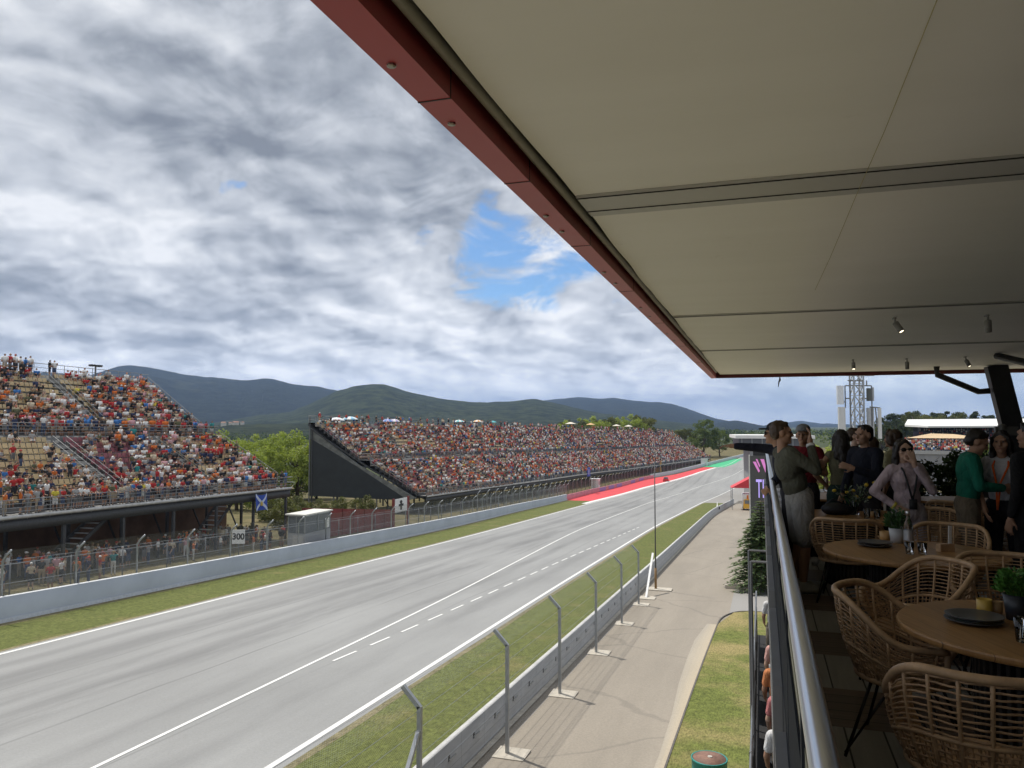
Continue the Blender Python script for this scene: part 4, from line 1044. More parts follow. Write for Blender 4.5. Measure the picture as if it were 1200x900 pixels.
mb = MB(); mb.prism([(-.82, .955), (.82, .955), (.65, 1.5), (-.65, 1.5)], 1, -1.3, 1.0); mb.build('cabin', M_hutw, o)
for (x, y) in ((-.85, -1.3), (.85, -1.3), (-.85, 1.3), (.85, 1.3)):
    mb = MB(); mb.prism([(y + .33 * math.cos(t), .33 + .33 * math.sin(t)) for t in np.linspace(0, 2 * PI, 13)[:-1]], 0, x - .12, x + .12); mb.build('wheel', M_tyre, o)
p = at_X(690, 553, -44.5); o = empty('blue_banner', p, 0, 'blue banner hung on the railing of the long stand', 'banner')
mb = MB(); mb.box((0, 0, 0), (.06, 3.6, 2.4)); mb.build('cloth', M_fblue, o); mb = MB(); mb.box((.04, 0, 0), (.02, .7, 1.4)); mb.build('mark', M_fwhite, o)
# ---------------------------------------------------------------- grandstands
M_tan = mat('seat_tan', (.52, .41, .235), .55, var=.10, scale=1.5)
M_maroon = mat('seat_maroon', (.26, .085, .10), .55, var=.12, scale=1.5)
M_step = mat('stand_concrete', (.17, .17, .165), .85, var=.2, scale=1)
M_under = mat('stand_underside', (.045, .044, .042), .85, var=.2)
M_frame = mat('stand_steel', (.14, .145, .15), .5, .5, var=.15)
M_rail = mat('stand_rail', (.26, .27, .28), .45, .6, var=.1)
M_gird = mat('stand_girder', (.07, .072, .075), .6, .3, var=.2)
M_edge = mat('walkway_edge', (.55, .55, .54), .6, var=.2, scale=2)
LOWN, UPN = 10, 10
ROWS = [(1.9 + .8 * k, .35 + .47 * k) for k in range(LOWN)] + [(12.1 + .8 * k, 5.75 + .58 * k) for k in range(UPN)]
HTOP = 11.9
class Stand:
    def __init__(s, pts, zf, zt):
        s.p = np.array(pts, float); d = np.diff(s.p, axis=0); s.cum = np.concatenate([[0], np.cumsum(np.hypot(d[:, 0], d[:, 1]))]); s.len = s.cum[-1]; s.zf, s.zt = zf, zt
    def at(s, u, n, h):
        """u: metres along the front, n: metres back from it, h: height on the 0..HTOP profile"""
        x = np.interp(u, s.cum, s.p[:, 0]); y = np.interp(u, s.cum, s.p[:, 1])
        e = 1.0; x1 = np.interp(u + e, s.cum, s.p[:, 0]) - np.interp(u - e, s.cum, s.p[:, 0]); y1 = np.interp(u + e, s.cum, s.p[:, 1]) - np.interp(u - e, s.cum, s.p[:, 1])
        l = np.hypot(x1, y1); nx, ny = -y1 / l, x1 / l
        zf, zt = s.zf(u), s.zt(u)
        return np.stack(np.broadcast_arrays(x + nx * n, y + ny * n, zf + (zt - zf) * h / HTOP), -1)
    def face(s, u):
        """heading of someone who faces the track"""
        a = s.at(u, 0, 0); b_ = s.at(u, 1, 0); d = a - b_; return math.atan2(-d[0], d[1])
def sweep(st, us, prof, name, mats, par, mi=None):
    """sweep a closed (n, h, dz) outline along the front"""
    us = np.asarray(us, float); V = np.concatenate([st.at(us, n, h) + np.array([0, 0, dz]) for n, h, dz in prof]); m = len(us); k = len(prof); Q = []; mm = []
    for a in range(k):
        b_ = (a + 1) % k
        for j in range(m - 1): Q.append((a * m + j, a * m + j + 1, b_ * m + j + 1, b_ * m + j)); mm.append(0 if mi is None else mi(us[j], a))
    return link(name, np_mesh(name, V, np.array(Q), mats, mm), par)
def seat_part(nm, mb, root):
    me = bpy.data.meshes.new(nm); me.from_pydata([tuple(v) for v in mb.v], [], mb.f); me.materials.append(M_tan); me.materials.append(M_maroon)
    me.polygons.foreach_set('material_index', np.array(mb.m, np.int32)); link(nm, me, root)
def build_stand(st, name, label, aisles, colour, seat_w, us_step, col_step, block=False):
    root = empty(name, (0, 0, 0), 0, label, 'grandstand')
    U = np.arange(0, st.len + .01, us_step)
    sweep(st, U, [(0, 0, -.25), (0, 0, 0), (1.85, 0, 0), (1.85, 0, -.25)], 'walkway', [M_step], root)
    sweep(st, U, [(-.06, 0, -.18), (-.06, 0, .04), (-.005, 0, .04), (-.005, 0, -.18)], 'walkway_edge', [M_edge], root)
    sweep(st, U, [(.15, 0, -1.05), (.15, 0, -.26), (.4, 0, -.26), (.4, 0, -1.05)], 'girder', [M_gird], root)
    # stepped concrete rake
    prof = [(1.85, 0, 0)]
    for (n, h) in ROWS[:LOWN]: prof += [(n, h - .0, 0)] if False else [(n - .02, h, 0), (n + .78, h, 0)]
    prof += [(9.9, 5.5, 0), (11.95, 5.5, 0)]
    for (n, h) in ROWS[LOWN:]: prof += [(n - .02, h, 0), (n + .78, h, 0)]
    prof += [(20.1, 11.6, 0), (21.4, 11.6, 0), (21.4, 11.6, -.5), (12, 5.3, -.8), (9.9, 5.0, -.8), (1.9, 0, -.5)]
    sweep(st, U, prof, 'rake', [M_step], root)
    blocks = {}
    # seats, row by row, with the aisles left free
    for r, (n, h) in enumerate(ROWS):
        secs = []; a0 = 0.0
        for (c, wd) in aisles(r) + [(st.len + 9, 0)]:
            a1 = min(c - wd / 2, st.len)
            if a1 > a0: secs.append((a0, a1))
            a0 = c + wd / 2
        for (a0, a1) in secs:
            if not block: mb = MB()
            else: mb = blocks.setdefault((r < LOWN, round(a0)), MB())
            k = max(1, int((a1 - a0) / seat_w)); e = np.linspace(a0, a1, k + 1)
            for j in range(k):
                gap = .035 if seat_w < 1 else .06
                us = np.array([e[j] + gap, e[j + 1] - gap]); mi = colour(r, (e[j] + e[j + 1]) / 2)
                A = st.at(us, n + .02, h); B = st.at(us, n + .45, h); z = np.array([0, 0, 1.0])
                V = [A[0] + z * .38, A[1] + z * .38, B[1] + z * .36, B[0] + z * .36, A[0] + z * .44, A[1] + z * .44, B[1] + z * .42, B[0] + z * .42]
                C0, C1 = st.at(us, n + .56, h); 
                mb.add(V, [(4, 5, 6, 7), (0, 1, 5, 4), (0, 4, 7, 3), (1, 2, 6, 5)], mi)
                mb.add([B[0] + z * .43, B[1] + z * .43, C1 + z * .80, C0 + z * .80], [(0, 1, 2, 3)], mi)
            if not block: seat_part('seat_row', mb, root)
    for mb in blocks.values(): seat_part('seat_block', mb, root)
    # aisle steps
    for t, rng_ in ((0, range(0, LOWN)), (LOWN, range(LOWN, LOWN + UPN))):
        for (c, wd) in aisles(t):
            if c > st.len: continue
            mb = MB()
            for r in rng_:
                n, h = ROWS[r]
                for q in (0, 1):
                    us = np.array([c - wd / 2 + .1, c + wd / 2 - .1]); A = st.at(us, n + .4 * q - .4, h); B = st.at(us, n + .4 * q, h); z = np.array([0, 0, .01 + .24 * (q - 0) * 0 + .22 * (1 - q) * 0 + .13 * (q == 1)])
                    mb.add([A[0] + z, A[1] + z, B[1] + z, B[0] + z, A[0] - [0, 0, .2], A[1] - [0, 0, .2]], [(0, 1, 2, 3), (4, 5, 1, 0)])
            mb.build('aisle_steps', [mat('aisle_concrete', (.26, .26, .25), .85, var=.15)], root)
            mb = MB()
            for sd in (-1, 1):
                for kk in (0, 3, 6, 9):
                    if rng_[0] + kk >= LOWN + UPN: continue
                    n, h = ROWS[rng_[0] + kk]; p = st.at(c + sd * wd * .42, n, h); mb.tube([p, p + [0, 0, 1.0]], .022, 5)
                n0, h0 = ROWS[rng_[0]]; n1, h1 = ROWS[rng_[-1]]
                for zz_ in (.95, .5):
                    mb.tube([st.at(c + sd * wd * .42, n0, h0) + [0, 0, zz_], st.at(c + sd * wd * .42, n1, h1) + [0, 0, zz_]], .02, 5)
            mb.build('aisle_rail', M_rail, root)
    # railings: front walkway, middle walkway, back
    for nm, n, h, hh, nb in (('front_railing', .06, 0, 1.1, 4), ('middle_railing', 9.95, 5.5, 1.1, 4), ('back_railing', 21.3, 11.6, 1.25, 3)):
        mb = MB(); V = []
        for b_ in range(nb):
            zz_ = hh * (b_ + 1) / nb
            mb.tube([st.at(u, n, h) + [0, 0, zz_] for u in U], .026 if b_ < nb - 1 else .035, 5)
        for u in np.arange(0, st.len, 1.8 if us_step < 3 else 3.0):
            p = st.at(u, n, h); mb.tube([p - [0, 0, .3], p + [0, 0, hh]], .032, 5)
        mb.build(nm, M_rail, root)
    # sloping end railings
    for u in (0.05, st.len - .05):
        mb = MB()
        for (r0, r1) in ((0, LOWN - 1), (LOWN, LOWN + UPN - 1)):
            a = st.at(u, ROWS[r0][0], ROWS[r0][1]); b_ = st.at(u, ROWS[r1][0] + .8, ROWS[r1][1] + .3)
            for zz_ in (.35, .75, 1.15): mb.tube([a + [0, 0, zz_], b_ + [0, 0, zz_]], .035, 5)
            for t in np.linspace(0, 1, 8): p = a + (b_ - a) * t; mb.tube([p - [0, 0, .1], p + [0, 0, 1.15]], .035, 5)
        for n0, n1, h in ((0, 1.85, 0), (9.9, 11.9, 5.5), (20, 21.4, 11.6)):
            for zz_ in (.55, 1.1): mb.tube([st.at(u, n0, h) + [0, 0, zz_], st.at(u, n1, h) + [0, 0, zz_]], .03, 5)
        mb.build('end_railing', M_rail, root)
    # steel frame underneath
    for u in np.arange(.4, st.len, col_step):
        mb = MB()
        for n, h in ((.3, -.0), (6, 2.6), (11, 5.0), (16, 8.0), (20.8, 11.2)):
            p = st.at(u, n, h); b_ = np.array([p[0], p[1], gz(p[0], p[1]) - .2]); mb.bar(b_, p - [0, 0, .5], .22, .22)
        a = st.at(u, .3, 0) - [0, 0, .55]; b_ = st.at(u, 10, 5.0) - [0, 0, .9]; c = st.at(u, 21, 11.4) - [0, 0, .9]
        mb.bar(a, b_, .18, .3); mb.bar(b_, c, .18, .3)
        e = st.at(u, 6, 0); mb.bar(np.array([e[0], e[1], gz(e[0], e[1])]), st.at(u, 11, 5) - [0, 0, .8], .12, .12)
        mb.build('support_frame', M_gird, root)
    return root
# the nearer stand
S1 = Stand([(-49, 16), (-49, 73.2)], lambda u: 2.5 - .015 * (np.asarray(u) + 16 - 47), lambda u: 2.5 + 11.9 - .012 * (np.asarray(u) + 16 - 47))
AIS = [(10.6, 1.5), (23.0, 1.5), (35.6, 1.6), (47.2, 1.5)]
def ais1(r): return AIS if r < LOWN else [(6, 1.5), (17.5, 1.5), (31.0, 1.6), (43.5, 1.5)]
def col1(r, u):
    y = u + 16
    if r < LOWN: return 1 if 52 < y < 63 else 0
    return 1 if (r < LOWN + 6 and y > 66) else 0
build_stand(S1, 'grandstand', 'open steel grandstand half filled with people, nearer one with a front walkway', ais1, col1, .52, 1.0, 5.6)
# dark back wall and stair flights under the walkway
root = empty('understand_wall', (0, 0, 0), 0, 'brown hoarding wall in the shade under the nearer grandstand', 'wall')
mb = MB(); mb.bx(-57.2, -57, 20, 72.5, -4.5, .4); mb.build('panel', mat('brown_panel', (.16, .095, .06), .8, var=.3, scale=.6), root)
for (y0, y1) in ((44.5, 51.0), (60.5, 66.5)):
    root = empty('stair_flight', (0, 0, 0), 0, 'dark steel stair under the nearer grandstand, ' + ('beside the blue flag' if y0 > 55 else 'farther from the blue flag'), 'stairs')
    mb = MB()
    for k in range(14):
        t = k / 13; y = y0 + (y1 - y0) * t; z0 = gz_(y0); z1 = 2.3; z = z0 + (z1 - z0) * t
        mb.bx(-52.2, -50.6, y, y + .32, z, z + .05)
    mb.build('tread', M_edge, root)
    for x in (-52.25, -50.55):
        mb = MB(); mb.bar((x, y0, gz_(y0)), (x, y1, 2.3), .08, .3); mb.build('stringer', M_gird, root)
# the long stand
p2 = [(-49, 107.5)]; yaw_ = .0
pp = [(float(XW(y)) - (11.5 if y < 250 else 11.5 - (y - 250) * .022), y) for y in np.arange(114, 421, 8)]
xx_ = np.array([p[0] for p in pp]); 
for _ in range(6): xx_[1:-1] = .25 * xx_[:-2] + .5 * xx_[1:-1] + .25 * xx_[2:]
S2 = Stand([(x, p[1]) for x, p in zip(xx_, pp)], lambda u: np.interp(np.asarray(u) + 114, [107, 200, 300, 420], [-2.2, -5.6, -8.1, -8.0]), lambda u: np.interp(np.asarray(u) + 114, [107, 200, 300, 400, 424], [9.7, 9.0, 7.8, 6.0, 5.0]))
h2 = rng.random((40, 60))
def col2(r, u): return 1 if h2[r // 3, int(u / 14) % 60] > .52 else 0
build_stand(S2, 'grandstand', 'very long packed grandstand running along the straight, beyond the black screen', lambda r: [(a, 2.4) for a in np.arange(14 if r < LOWN else 21, 330, 28)], col2, 2.4, 8.0, 9.0, True)
# black screen that closes the end of the long stand
root = empty('end_screen', (0, 0, 0), 0, 'large black netting screen closing the open end of the long grandstand', 'screen')
a = S2.at(0, 0, 0); b_ = S2.at(0, 21.6, 0); tz = at_Y(366, 514, 113.4).z; bz = at_Y(366, 581, 113.4).z
xr = at_Y(476, 583, 113.4).x; xl = at_Y(364, 540, 113.4).x
hz2 = [S2.at(0, n, h)[2] for n, h in ((1.5, 0), (11.9, 5.3), (21, 11.4))]
poly = [(xl, bz), (xr + .4, bz - .25), (xl + (xr - xl) * .5, bz + (tz - bz) * .52), (xl, tz)]
side = [(xr + .42, bz - .24), (S2.at(0, 1.5, 0)[0], hz2[0] - .3), (S2.at(0, 11.9, 0)[0], hz2[1] - .55), (xl, hz2[2] - .9), (xl, tz + .01), (xl + (xr - xl) * .5, bz + (tz - bz) * .52 + .01)]
mb = MB(); mb.prism(side, 1, 113.35, 113.42); mb.build('rake_panel', mat('rake_panel', (.17, .175, .165), .8, var=.35, scale=1.6), root)
mb = MB(); mb.prism(poly, 1, 113.3, 113.4); o = mb.build('netting', mat('black_netting', (.032, .036, .038), .8, var=.15, scale=.7), root)
mb = MB(); mb.tube([(xl - .1, 113.2, gz_(113.4) - .2), (xl - .1, 113.2, S2.at(0, 0, 11.6)[2] + 1.0)], .12, 6); mb.build('edge_post', M_galvd, root)
for t in (.25, .48, .7):
    x = xl + (xr - xl) * t; mb = MB(); mb.tube([(x, 113.5, gz_(113.4) - .2), (x, 113.5, bz + 1)], .12, 6); mb.build('post', M_galvd, root)

# ---------------------------------------------------------------- spectators
TOPS = [('red', (.42, .025, .025), 19), ('orange', (.64, .16, .025), 11), ('white', (.75, .75, .73), 24), ('black', (.018, .018, .02), 22), ('navy', (.025, .035, .09), 8), ('grey', (.34, .34, .34), 11), ('blue', (.04, .16, .42), 5), ('teal', (.02, .22, .22), 3), ('yellow', (.62, .52, .06), 2), ('pink', (.60, .34, .37), 6), ('olive', (.11, .11, .055), 3), ('cream', (.55, .47, .34), 8)]
HATS = [('brown hair', (.06, .035, .02), 26), ('dark hair', (.015, .012, .01), 26), ('fair hair', (.30, .20, .09), 12), ('white cap', (.72, .72, .7), 12), ('red cap', (.40, .03, .03), 12), ('black cap', (.02, .02, .02), 10), ('orange cap', (.62, .17, .03), 5)]
LEGS = [('dark shorts', (.035, .037, .045), 30), ('beige shorts', (.38, .31, .22), 20), ('blue jeans', (.06, .09, .17), 30), ('white shorts', (.62, .62, .6), 10), ('grey trousers', (.17, .17, .17), 10)]
SKINS = [(.42, .25, .17), (.34, .19, .12), (.50, .32, .23)]
def cm(pre, c, i=None): return mat(pre, c, .8, var=.10, scale=9)
mTOP = [cm('shirt_' + n, c) for n, c, _ in TOPS]; mHAT = [cm('head_' + n.replace(' ', '_'), c) for n, c, _ in HATS]; mLEG = [cm('legwear_' + n.replace(' ', '_'), c) for n, c, _ in LEGS]
mSK = [mat('skin_tone_%s' % 'abc'[i], c, .6, var=.06) for i, c in enumerate(SKINS)]; mSH = mat('spectator_shoe', (.10, .10, .10), .7)
wT = np.array([t[2] for t in TOPS], float); wT /= wT.sum(); wH = np.array([t[2] for t in HATS], float); wH /= wH.sum(); wL = np.array([t[2] for t in LEGS], float); wL /= wL.sum()
def seated(**kw):
    d = dict(pel=(0, -.02, .53), wai=(0, -.03, .68), che=(0, -.01, .88), nk=(0, -.01, 1.05), hd=(0, .02, 1.21), shl=(-.18, 0, .995), shr=(.18, 0, .995), ell=(-.25, .05, .74), elr=(.25, .05, .74), wrl=(-.14, .27, .64), wrr=(.14, .27, .64),
             hil=(-.09, .02, .51), hir=(.09, .02, .51), knl=(-.12, .42, .50), knr=(.12, .42, .50), anl=(-.12, .40, .09), anr=(.12, .40, .09)); d.update(kw); return joints(**d)
POSES = {
 'standing': [(joints(), 'short', 'long'), (joints(ell=(-.27, .02, 1.15), wrl=(-.16, .20, 1.12), elr=(.28, -.05, 1.15), wrr=(.17, .02, .98)), 'short', 'short')],
 'leaning on the rail': [(joints(ell=(-.24, .10, 1.17), wrl=(-.18, .36, 1.10), elr=(.24, .10, 1.17), wrr=(.18, .36, 1.10), lean=7), 'short', 'short')],
 'shading the eyes': [(joints(elr=(.33, .14, 1.40), wrr=(.12, .17, 1.62), ell=(-.24, .0, 1.16), wrl=(-.2, .14, .96)), 'short', 'long')],
 'raising an arm': [(joints(elr=(.27, .08, 1.66), wrr=(.24, .12, 1.92)), 'short', 'short')],
 'sitting': [(seated(), 'short', 'short'), (seated(wrl=(-.06, .24, .72), wrr=(.05, .26, .70), lean=6), 'short', 'long')],
 'sitting leaning forward': [(seated(lean=24, ell=(-.2, .12, .78), wrl=(-.05, .33, .80), elr=(.2, .12, .78), wrr=(.05, .33, .80)), 'short', 'short')],
 'sitting with arms up': [(seated(ell=(-.3, .1, 1.12), wrl=(-.12, .16, 1.28), elr=(.3, .1, 1.12), wrr=(.12, .16, 1.28)), 'short', 'short')]}
TAGS = ['skin', 'top', 'bottom', 'hair', 'shoe']
protos = {}
for k, v in POSES.items():
    protos[k] = []
    for vi, (J, sl_, lg) in enumerate(v):
        P_, q, R = figure(J, female=(vi == 1), sleeves=sl_, legs=lg)
        P_ += [ell(q((0, -.025, .055)), (.088, .105, .085), 'hair', R)]
        if vi == 0: P_ += [ell(q((0, .09, .055)), (.06, .07, .014), 'hair', R)]
        me = fuse(P_, .034, 2, .004, name='spectator'); 
        for _ in TAGS: me.materials.append(mSK[0])
        paint(me, P_, TAGS); protos[k].append(me)
# where people are
def dens(px, py, base):
    d = base
    for (cx_, cy_, rx_, ry_, k) in ((62, 462, 42, 15, .12), (45, 530, 60, 16, .25), (20, 545, 40, 14, .25), (145, 530, 38, 20, .42), (110, 560, 20, 10, .4), (40, 455, 30, 10, .2), (205, 545, 14, 12, .4), (245, 545, 18, 14, .5), (440, 508, 12, 8, .3), (425, 512, 14, 9, .4)):
        e = ((px - cx_) / rx_) ** 2 + ((py - cy_) / ry_) ** 2
        if e < 1: d = min(d, k)
    return d
def proj(p):
    d = Vector(p) - CAM; z = d.dot(_f); return 600 + F * d.dot(_r) / z, 450 - F * d.dot(_u) / z
cand = []      # (x, y, z, heading, pose, zone)
ORD = ['first', 'second', 'third', 'fourth', 'fifth', 'sixth', 'seventh', 'eighth', 'ninth', 'tenth']
for r, (n, h) in enumerate(ROWS):
    for u in np.arange(.4, S1.len - .3, .52):
        if any(abs(u - c) < wd_ / 2 + .2 for c, wd_ in ais1(r)): continue
        p = S1.at(u, n + .24, h); px, py = proj(p)
        if px < -12: continue
        cl = mnoise.noise(Vector((u * .20, r * .42, 3)))
        dn = .78 + .8 * cl
        if r >= LOWN and p[1] > 58: dn = max(dn, .72)
        if rng.random() < dens(px, py, dn):
            pose = rng.choice(['sitting', 'sitting leaning forward', 'sitting with arms up', 'standing', 'shading the eyes'], p=[.58, .2, .05, .12, .05])
            zone = ORD[r % 10] + (' lower' if r < LOWN else ' upper') + ' row of the nearer grandstand'
            cand.append((p, S1.face(u) + rng.normal(0, .25), pose, zone))
for u in np.arange(16, S1.len - .1, .56):
    for n, pr in ((.42, .78), (1.15, .42)):
        if rng.random() < pr:
            p = S1.at(u + rng.normal(0, .08), n, 0); pose = rng.choice(['leaning on the rail', 'standing', 'shading the eyes', 'raising an arm'], p=[.5, .33, .13, .04]) if n < 1 else rng.choice(['standing', 'shading the eyes'])
            cand.append((p, S1.face(u) + rng.normal(0, .3), pose, 'front walkway of the nearer grandstand'))
for u in np.arange(18, S1.len, .9):
    for n, h in ((11.2, 5.5), (10.4, 5.5)):
        if rng.random() < .85: cand.append((S1.at(u, n, h), S1.face(u) + rng.normal(0, .8), 'standing', 'middle walkway of the nearer grandstand'))
for u in np.arange(18, 46, .55):
    if rng.random() < .55: cand.append((S1.at(u, 20.6, 11.6), S1.face(u) + rng.normal(0, 1), 'standing', 'top walkway of the nearer grandstand'))
for k in range(150):
    y = rng.uniform(33, 70); x = -49.3 - abs(rng.normal(0, 2.2)) if rng.random() < .7 else rng.uniform(-48.5, -44)
    if 46 < y < 60 and rng.random() < .8: x = rng.uniform(-52, -47)
    cand.append((np.array([x, y, gz_(y)]), rng.uniform(0, 6.3), rng.choice(['standing', 'shading the eyes', 'standing', 'sitting leaning forward'][:3]), 'grass under the nearer grandstand'))
def inview(p): px, py = proj(p); return -12 < px < 1210
cand = [c for c in cand if inview(c[0])]
cand.sort(key=lambda c: (Vector(c[0]) - CAM).length)
near, rest = cand[:278], cand[278:]
print('stand 1 people', len(cand))
for i, (p, hd_, pose, zone) in enumerate(near):
    vi = int(rng.integers(len(protos[pose]))); t = int(rng.choice(len(TOPS), p=wT)); h = int(rng.choice(len(HATS), p=wH)); l = int(rng.choice(len(LEGS), p=wL)); k = int(rng.integers(3))
    o = link('spectator', protos[pose][vi]); o.location = p; o.rotation_euler = (0, 0, hd_); s_ = rng.uniform(.93, 1.06); o.scale = (s_, s_, s_)
    if 'walkway' in zone or 'grass' in zone: lab = f"{pose} spectator, {TOPS[t][0]} top, {HATS[h][0]}, {LEGS[l][0]}, on the {zone}"
    else: lab = f"{pose} spectator, {TOPS[t][0]} top, {HATS[h][0]}, {zone}"
    lab = lab.replace('sitting leaning forward spectator', 'crouched sitting spectator').replace('sitting with arms up spectator', 'arms-up sitting spectator').replace('leaning on the rail spectator', 'rail-leaning spectator').replace('shading the eyes spectator', 'eye-shading spectator').replace('raising an arm spectator', 'arm-raising spectator')
    tag(o, lab, 'spectator', 'spectators at the nearer grandstand')
    for si, m in enumerate((mSK[k], mTOP[t], mLEG[l], mHAT[h], mSH)):
        o.material_slots[si].link = 'OBJECT'; o.material_slots[si].material = m
# simplified figures for the rest of the crowd, fused into one mass per stand
def tri_box(c, s, top=1.0):
    x, y, z = s[0] / 2, s[1] / 2, s[2] / 2; v = [(a * x * (top if d > 0 else 1), b_ * y * (top if d > 0 else 1), d * z) for a in (-1, 1) for b_ in (-1, 1) for d in (-1, 1)]
    q = [(0, 1, 3, 2), (4, 6, 7, 5), (0, 4, 5, 1), (2, 3, 7, 6), (0, 2, 6, 4), (1, 5, 7, 3)]
    return np.array(v) + np.array(c), np.array([t for a, b_, c_, d in q for t in ((a, b_, c_), (a, c_, d))])
def ico(c, r):
    t = (1 + 5 ** .5) / 2; v = np.array([(-1, t, 0), (1, t, 0), (-1, -t, 0), (1, -t, 0), (0, -1, t), (0, 1, t), (0, -1, -t), (0, 1, -t), (t, 0, -1), (t, 0, 1), (-t, 0, -1), (-t, 0, 1)]) / math.hypot(1, t)
    f = np.array([(0, 11, 5), (0, 5, 1), (0, 1, 7), (0, 7, 10), (0, 10, 11), (1, 5, 9), (5, 11, 4), (11, 10, 2), (10, 7, 6), (7, 1, 8), (3, 9, 4), (3, 4, 2), (3, 2, 6), (3, 6, 8), (3, 8, 9), (4, 9, 5), (2, 4, 11), (6, 2, 10), (8, 6, 7), (9, 8, 1)])
    return v * np.array(r) + np.array(c), f
def tmpl(parts):
    V = []; Fx = []; T = []; o = 0
    for (v, f), tg in parts:
        V.append(v); Fx.append(f + o); o += len(v); T.append(np.full(len(f), tg) if not hasattr(tg, '__len__') else np.array(tg))
    return np.concatenate(V), np.concatenate(Fx), np.concatenate(T)
def head(c):
    v, f = ico(c, (.10, .115, .135)); zc = v[f].mean(1)[:, 2] - c[2]; yc = v[f].mean(1)[:, 1] - c[1]
    return (v, f), np.where((zc > .045) | ((yc < -.03) & (zc > -.05)), 3, 0)
def seat_fig(a): return tmpl([(tri_box((0, 0, .72), (.34, .22, .52), 1.18), 1), head((0, .02, 1.17)), (tri_box((0, .24, .52), (.36, .46, .15)), 2), (tri_box((-.1, .42, .27), (.12, .13, .45)), 0), (tri_box((.1, .42, .27), (.12, .13, .45)), 0),
                         (tri_box((-.24, .08, .82 + a * .15), (.10, .14, .34)), 1), (tri_box((.24, .08, .82), (.10, .14, .34)), 1), (tri_box((-.19, .24, .68 + a * .45), (.08, .30, .09)), 0), (tri_box((.19, .24, .68), (.08, .30, .09)), 0)])
def stand_fig(a): return tmpl([(tri_box((0, 0, 1.2), (.36, .22, .58), 1.15), 1), head((0, .02, 1.64)), (tri_box((-.1, 0, .70), (.16, .18, .48)), 2), (tri_box((.1, 0, .70), (.16, .18, .48)), 2), (tri_box((-.1, 0, .25), (.11, .12, .5)), 0), (tri_box((.1, 0, .25), (.11, .12, .5)), 0),
                          (tri_box((-.25, 0, 1.28), (.10, .13, .36)), 1), (tri_box((.25, 0, 1.28), (.10, .13, .36)), 1), (tri_box((-.24, .1, 1.06 + .3 * a), (.08, .2, .2)), 0), (tri_box((.24, .1, 1.06), (.08, .2, .2)), 0)])
TM = [seat_fig(0), seat_fig(1), stand_fig(0), stand_fig(1)]
def tiny(st_): return tmpl([(tri_box((0, .05, .75 + .45 * st_), (.46, .30, .62)), 1), (tri_box((0, .02, 1.2 + .45 * st_), (.22, .22, .24)), 0), (tri_box((0, -.02, 1.31 + .45 * st_), (.24, .24, .10)), 3), (tri_box((0, .22 * (1 - st_), .42 + .1 * st_), (.36, .45 - .2 * st_, .4 + .4 * st_)), 2)])
TMS = [tiny(0), tiny(0), tiny(1), tiny(1)]
MASSM = mSK + mTOP + mLEG + mHAT
oT, oL, oH = 3, 3 + len(mTOP), 3 + len(mTOP) + len(mLEG)
def crowd(name, people, label, small=lambda p: False):
    Vs = []; Fs = []; Ms = []; o = 0
    for (p, hd_, st_) in people:
        T = (TMS if small(p) else TM)[(2 if st_ else 0) + (1 if rng.random() < .3 else 0)]
        s_ = rng.uniform(.92, 1.08); c, s = math.cos(hd_), math.sin(hd_); R = np.array([[c, s, 0], [-s, c, 0], [0, 0, 1]])
        Vs.append(T[0] @ R * s_ + p); Fs.append(T[1] + o); o += len(T[0])
        pick = np.array([rng.integers(3), oT + rng.choice(len(TOPS), p=wT), oL + rng.choice(len(LEGS), p=wL), oH + rng.choice(len(HATS), p=wH)]); Ms.append(pick[T[2]])
    ob = link(name, np_mesh(name, np.concatenate(Vs), np.concatenate(Fs), MASSM, np.concatenate(Ms))); ob['kind'] = 'stuff'; tag(ob, label, 'crowd'); return ob
crowd('crowd', [(c[0], c[1], 'sitting' not in c[2]) for c in rest], 'rest of the crowd in the upper rows of the nearer grandstand')
ppl = []
for r, (n, h) in enumerate(ROWS):
    for u in np.arange(.5, S2.len - .3, .55):
        if abs((u - (14 if r < LOWN else 21)) % 28) < 1.3 or abs((u - (14 if r < LOWN else 21)) % 28 - 28) < 1.3: continue
        p = S2.at(u, n + .24, h); px, py = proj(p)
        dn = min(.95, .70 + 1.0 * mnoise.noise(Vector((u * .11, r * .32, 9))) - (.14 if r >= LOWN and u < 70 else 0))
        if rng.random() < dens(px, py, dn): ppl.append((p, S2.face(u) + rng.normal(0, .25), rng.random() < .16))
for u in np.arange(.5, S2.len, .7):
    if rng.random() < .6: ppl.append((S2.at(u, .5, 0), S2.face(u), True))
    if rng.random() < .35: ppl.append((S2.at(u, 11.1, 5.5), S2.face(u), True))
    if rng.random() < .3: ppl.append((S2.at(u, 20.7, 11.6), S2.face(u), True))
print('stand 2 people', len(ppl))
crowd('crowd', ppl, 'dense colourful crowd filling the very long grandstand', lambda p: p[1] > 170)

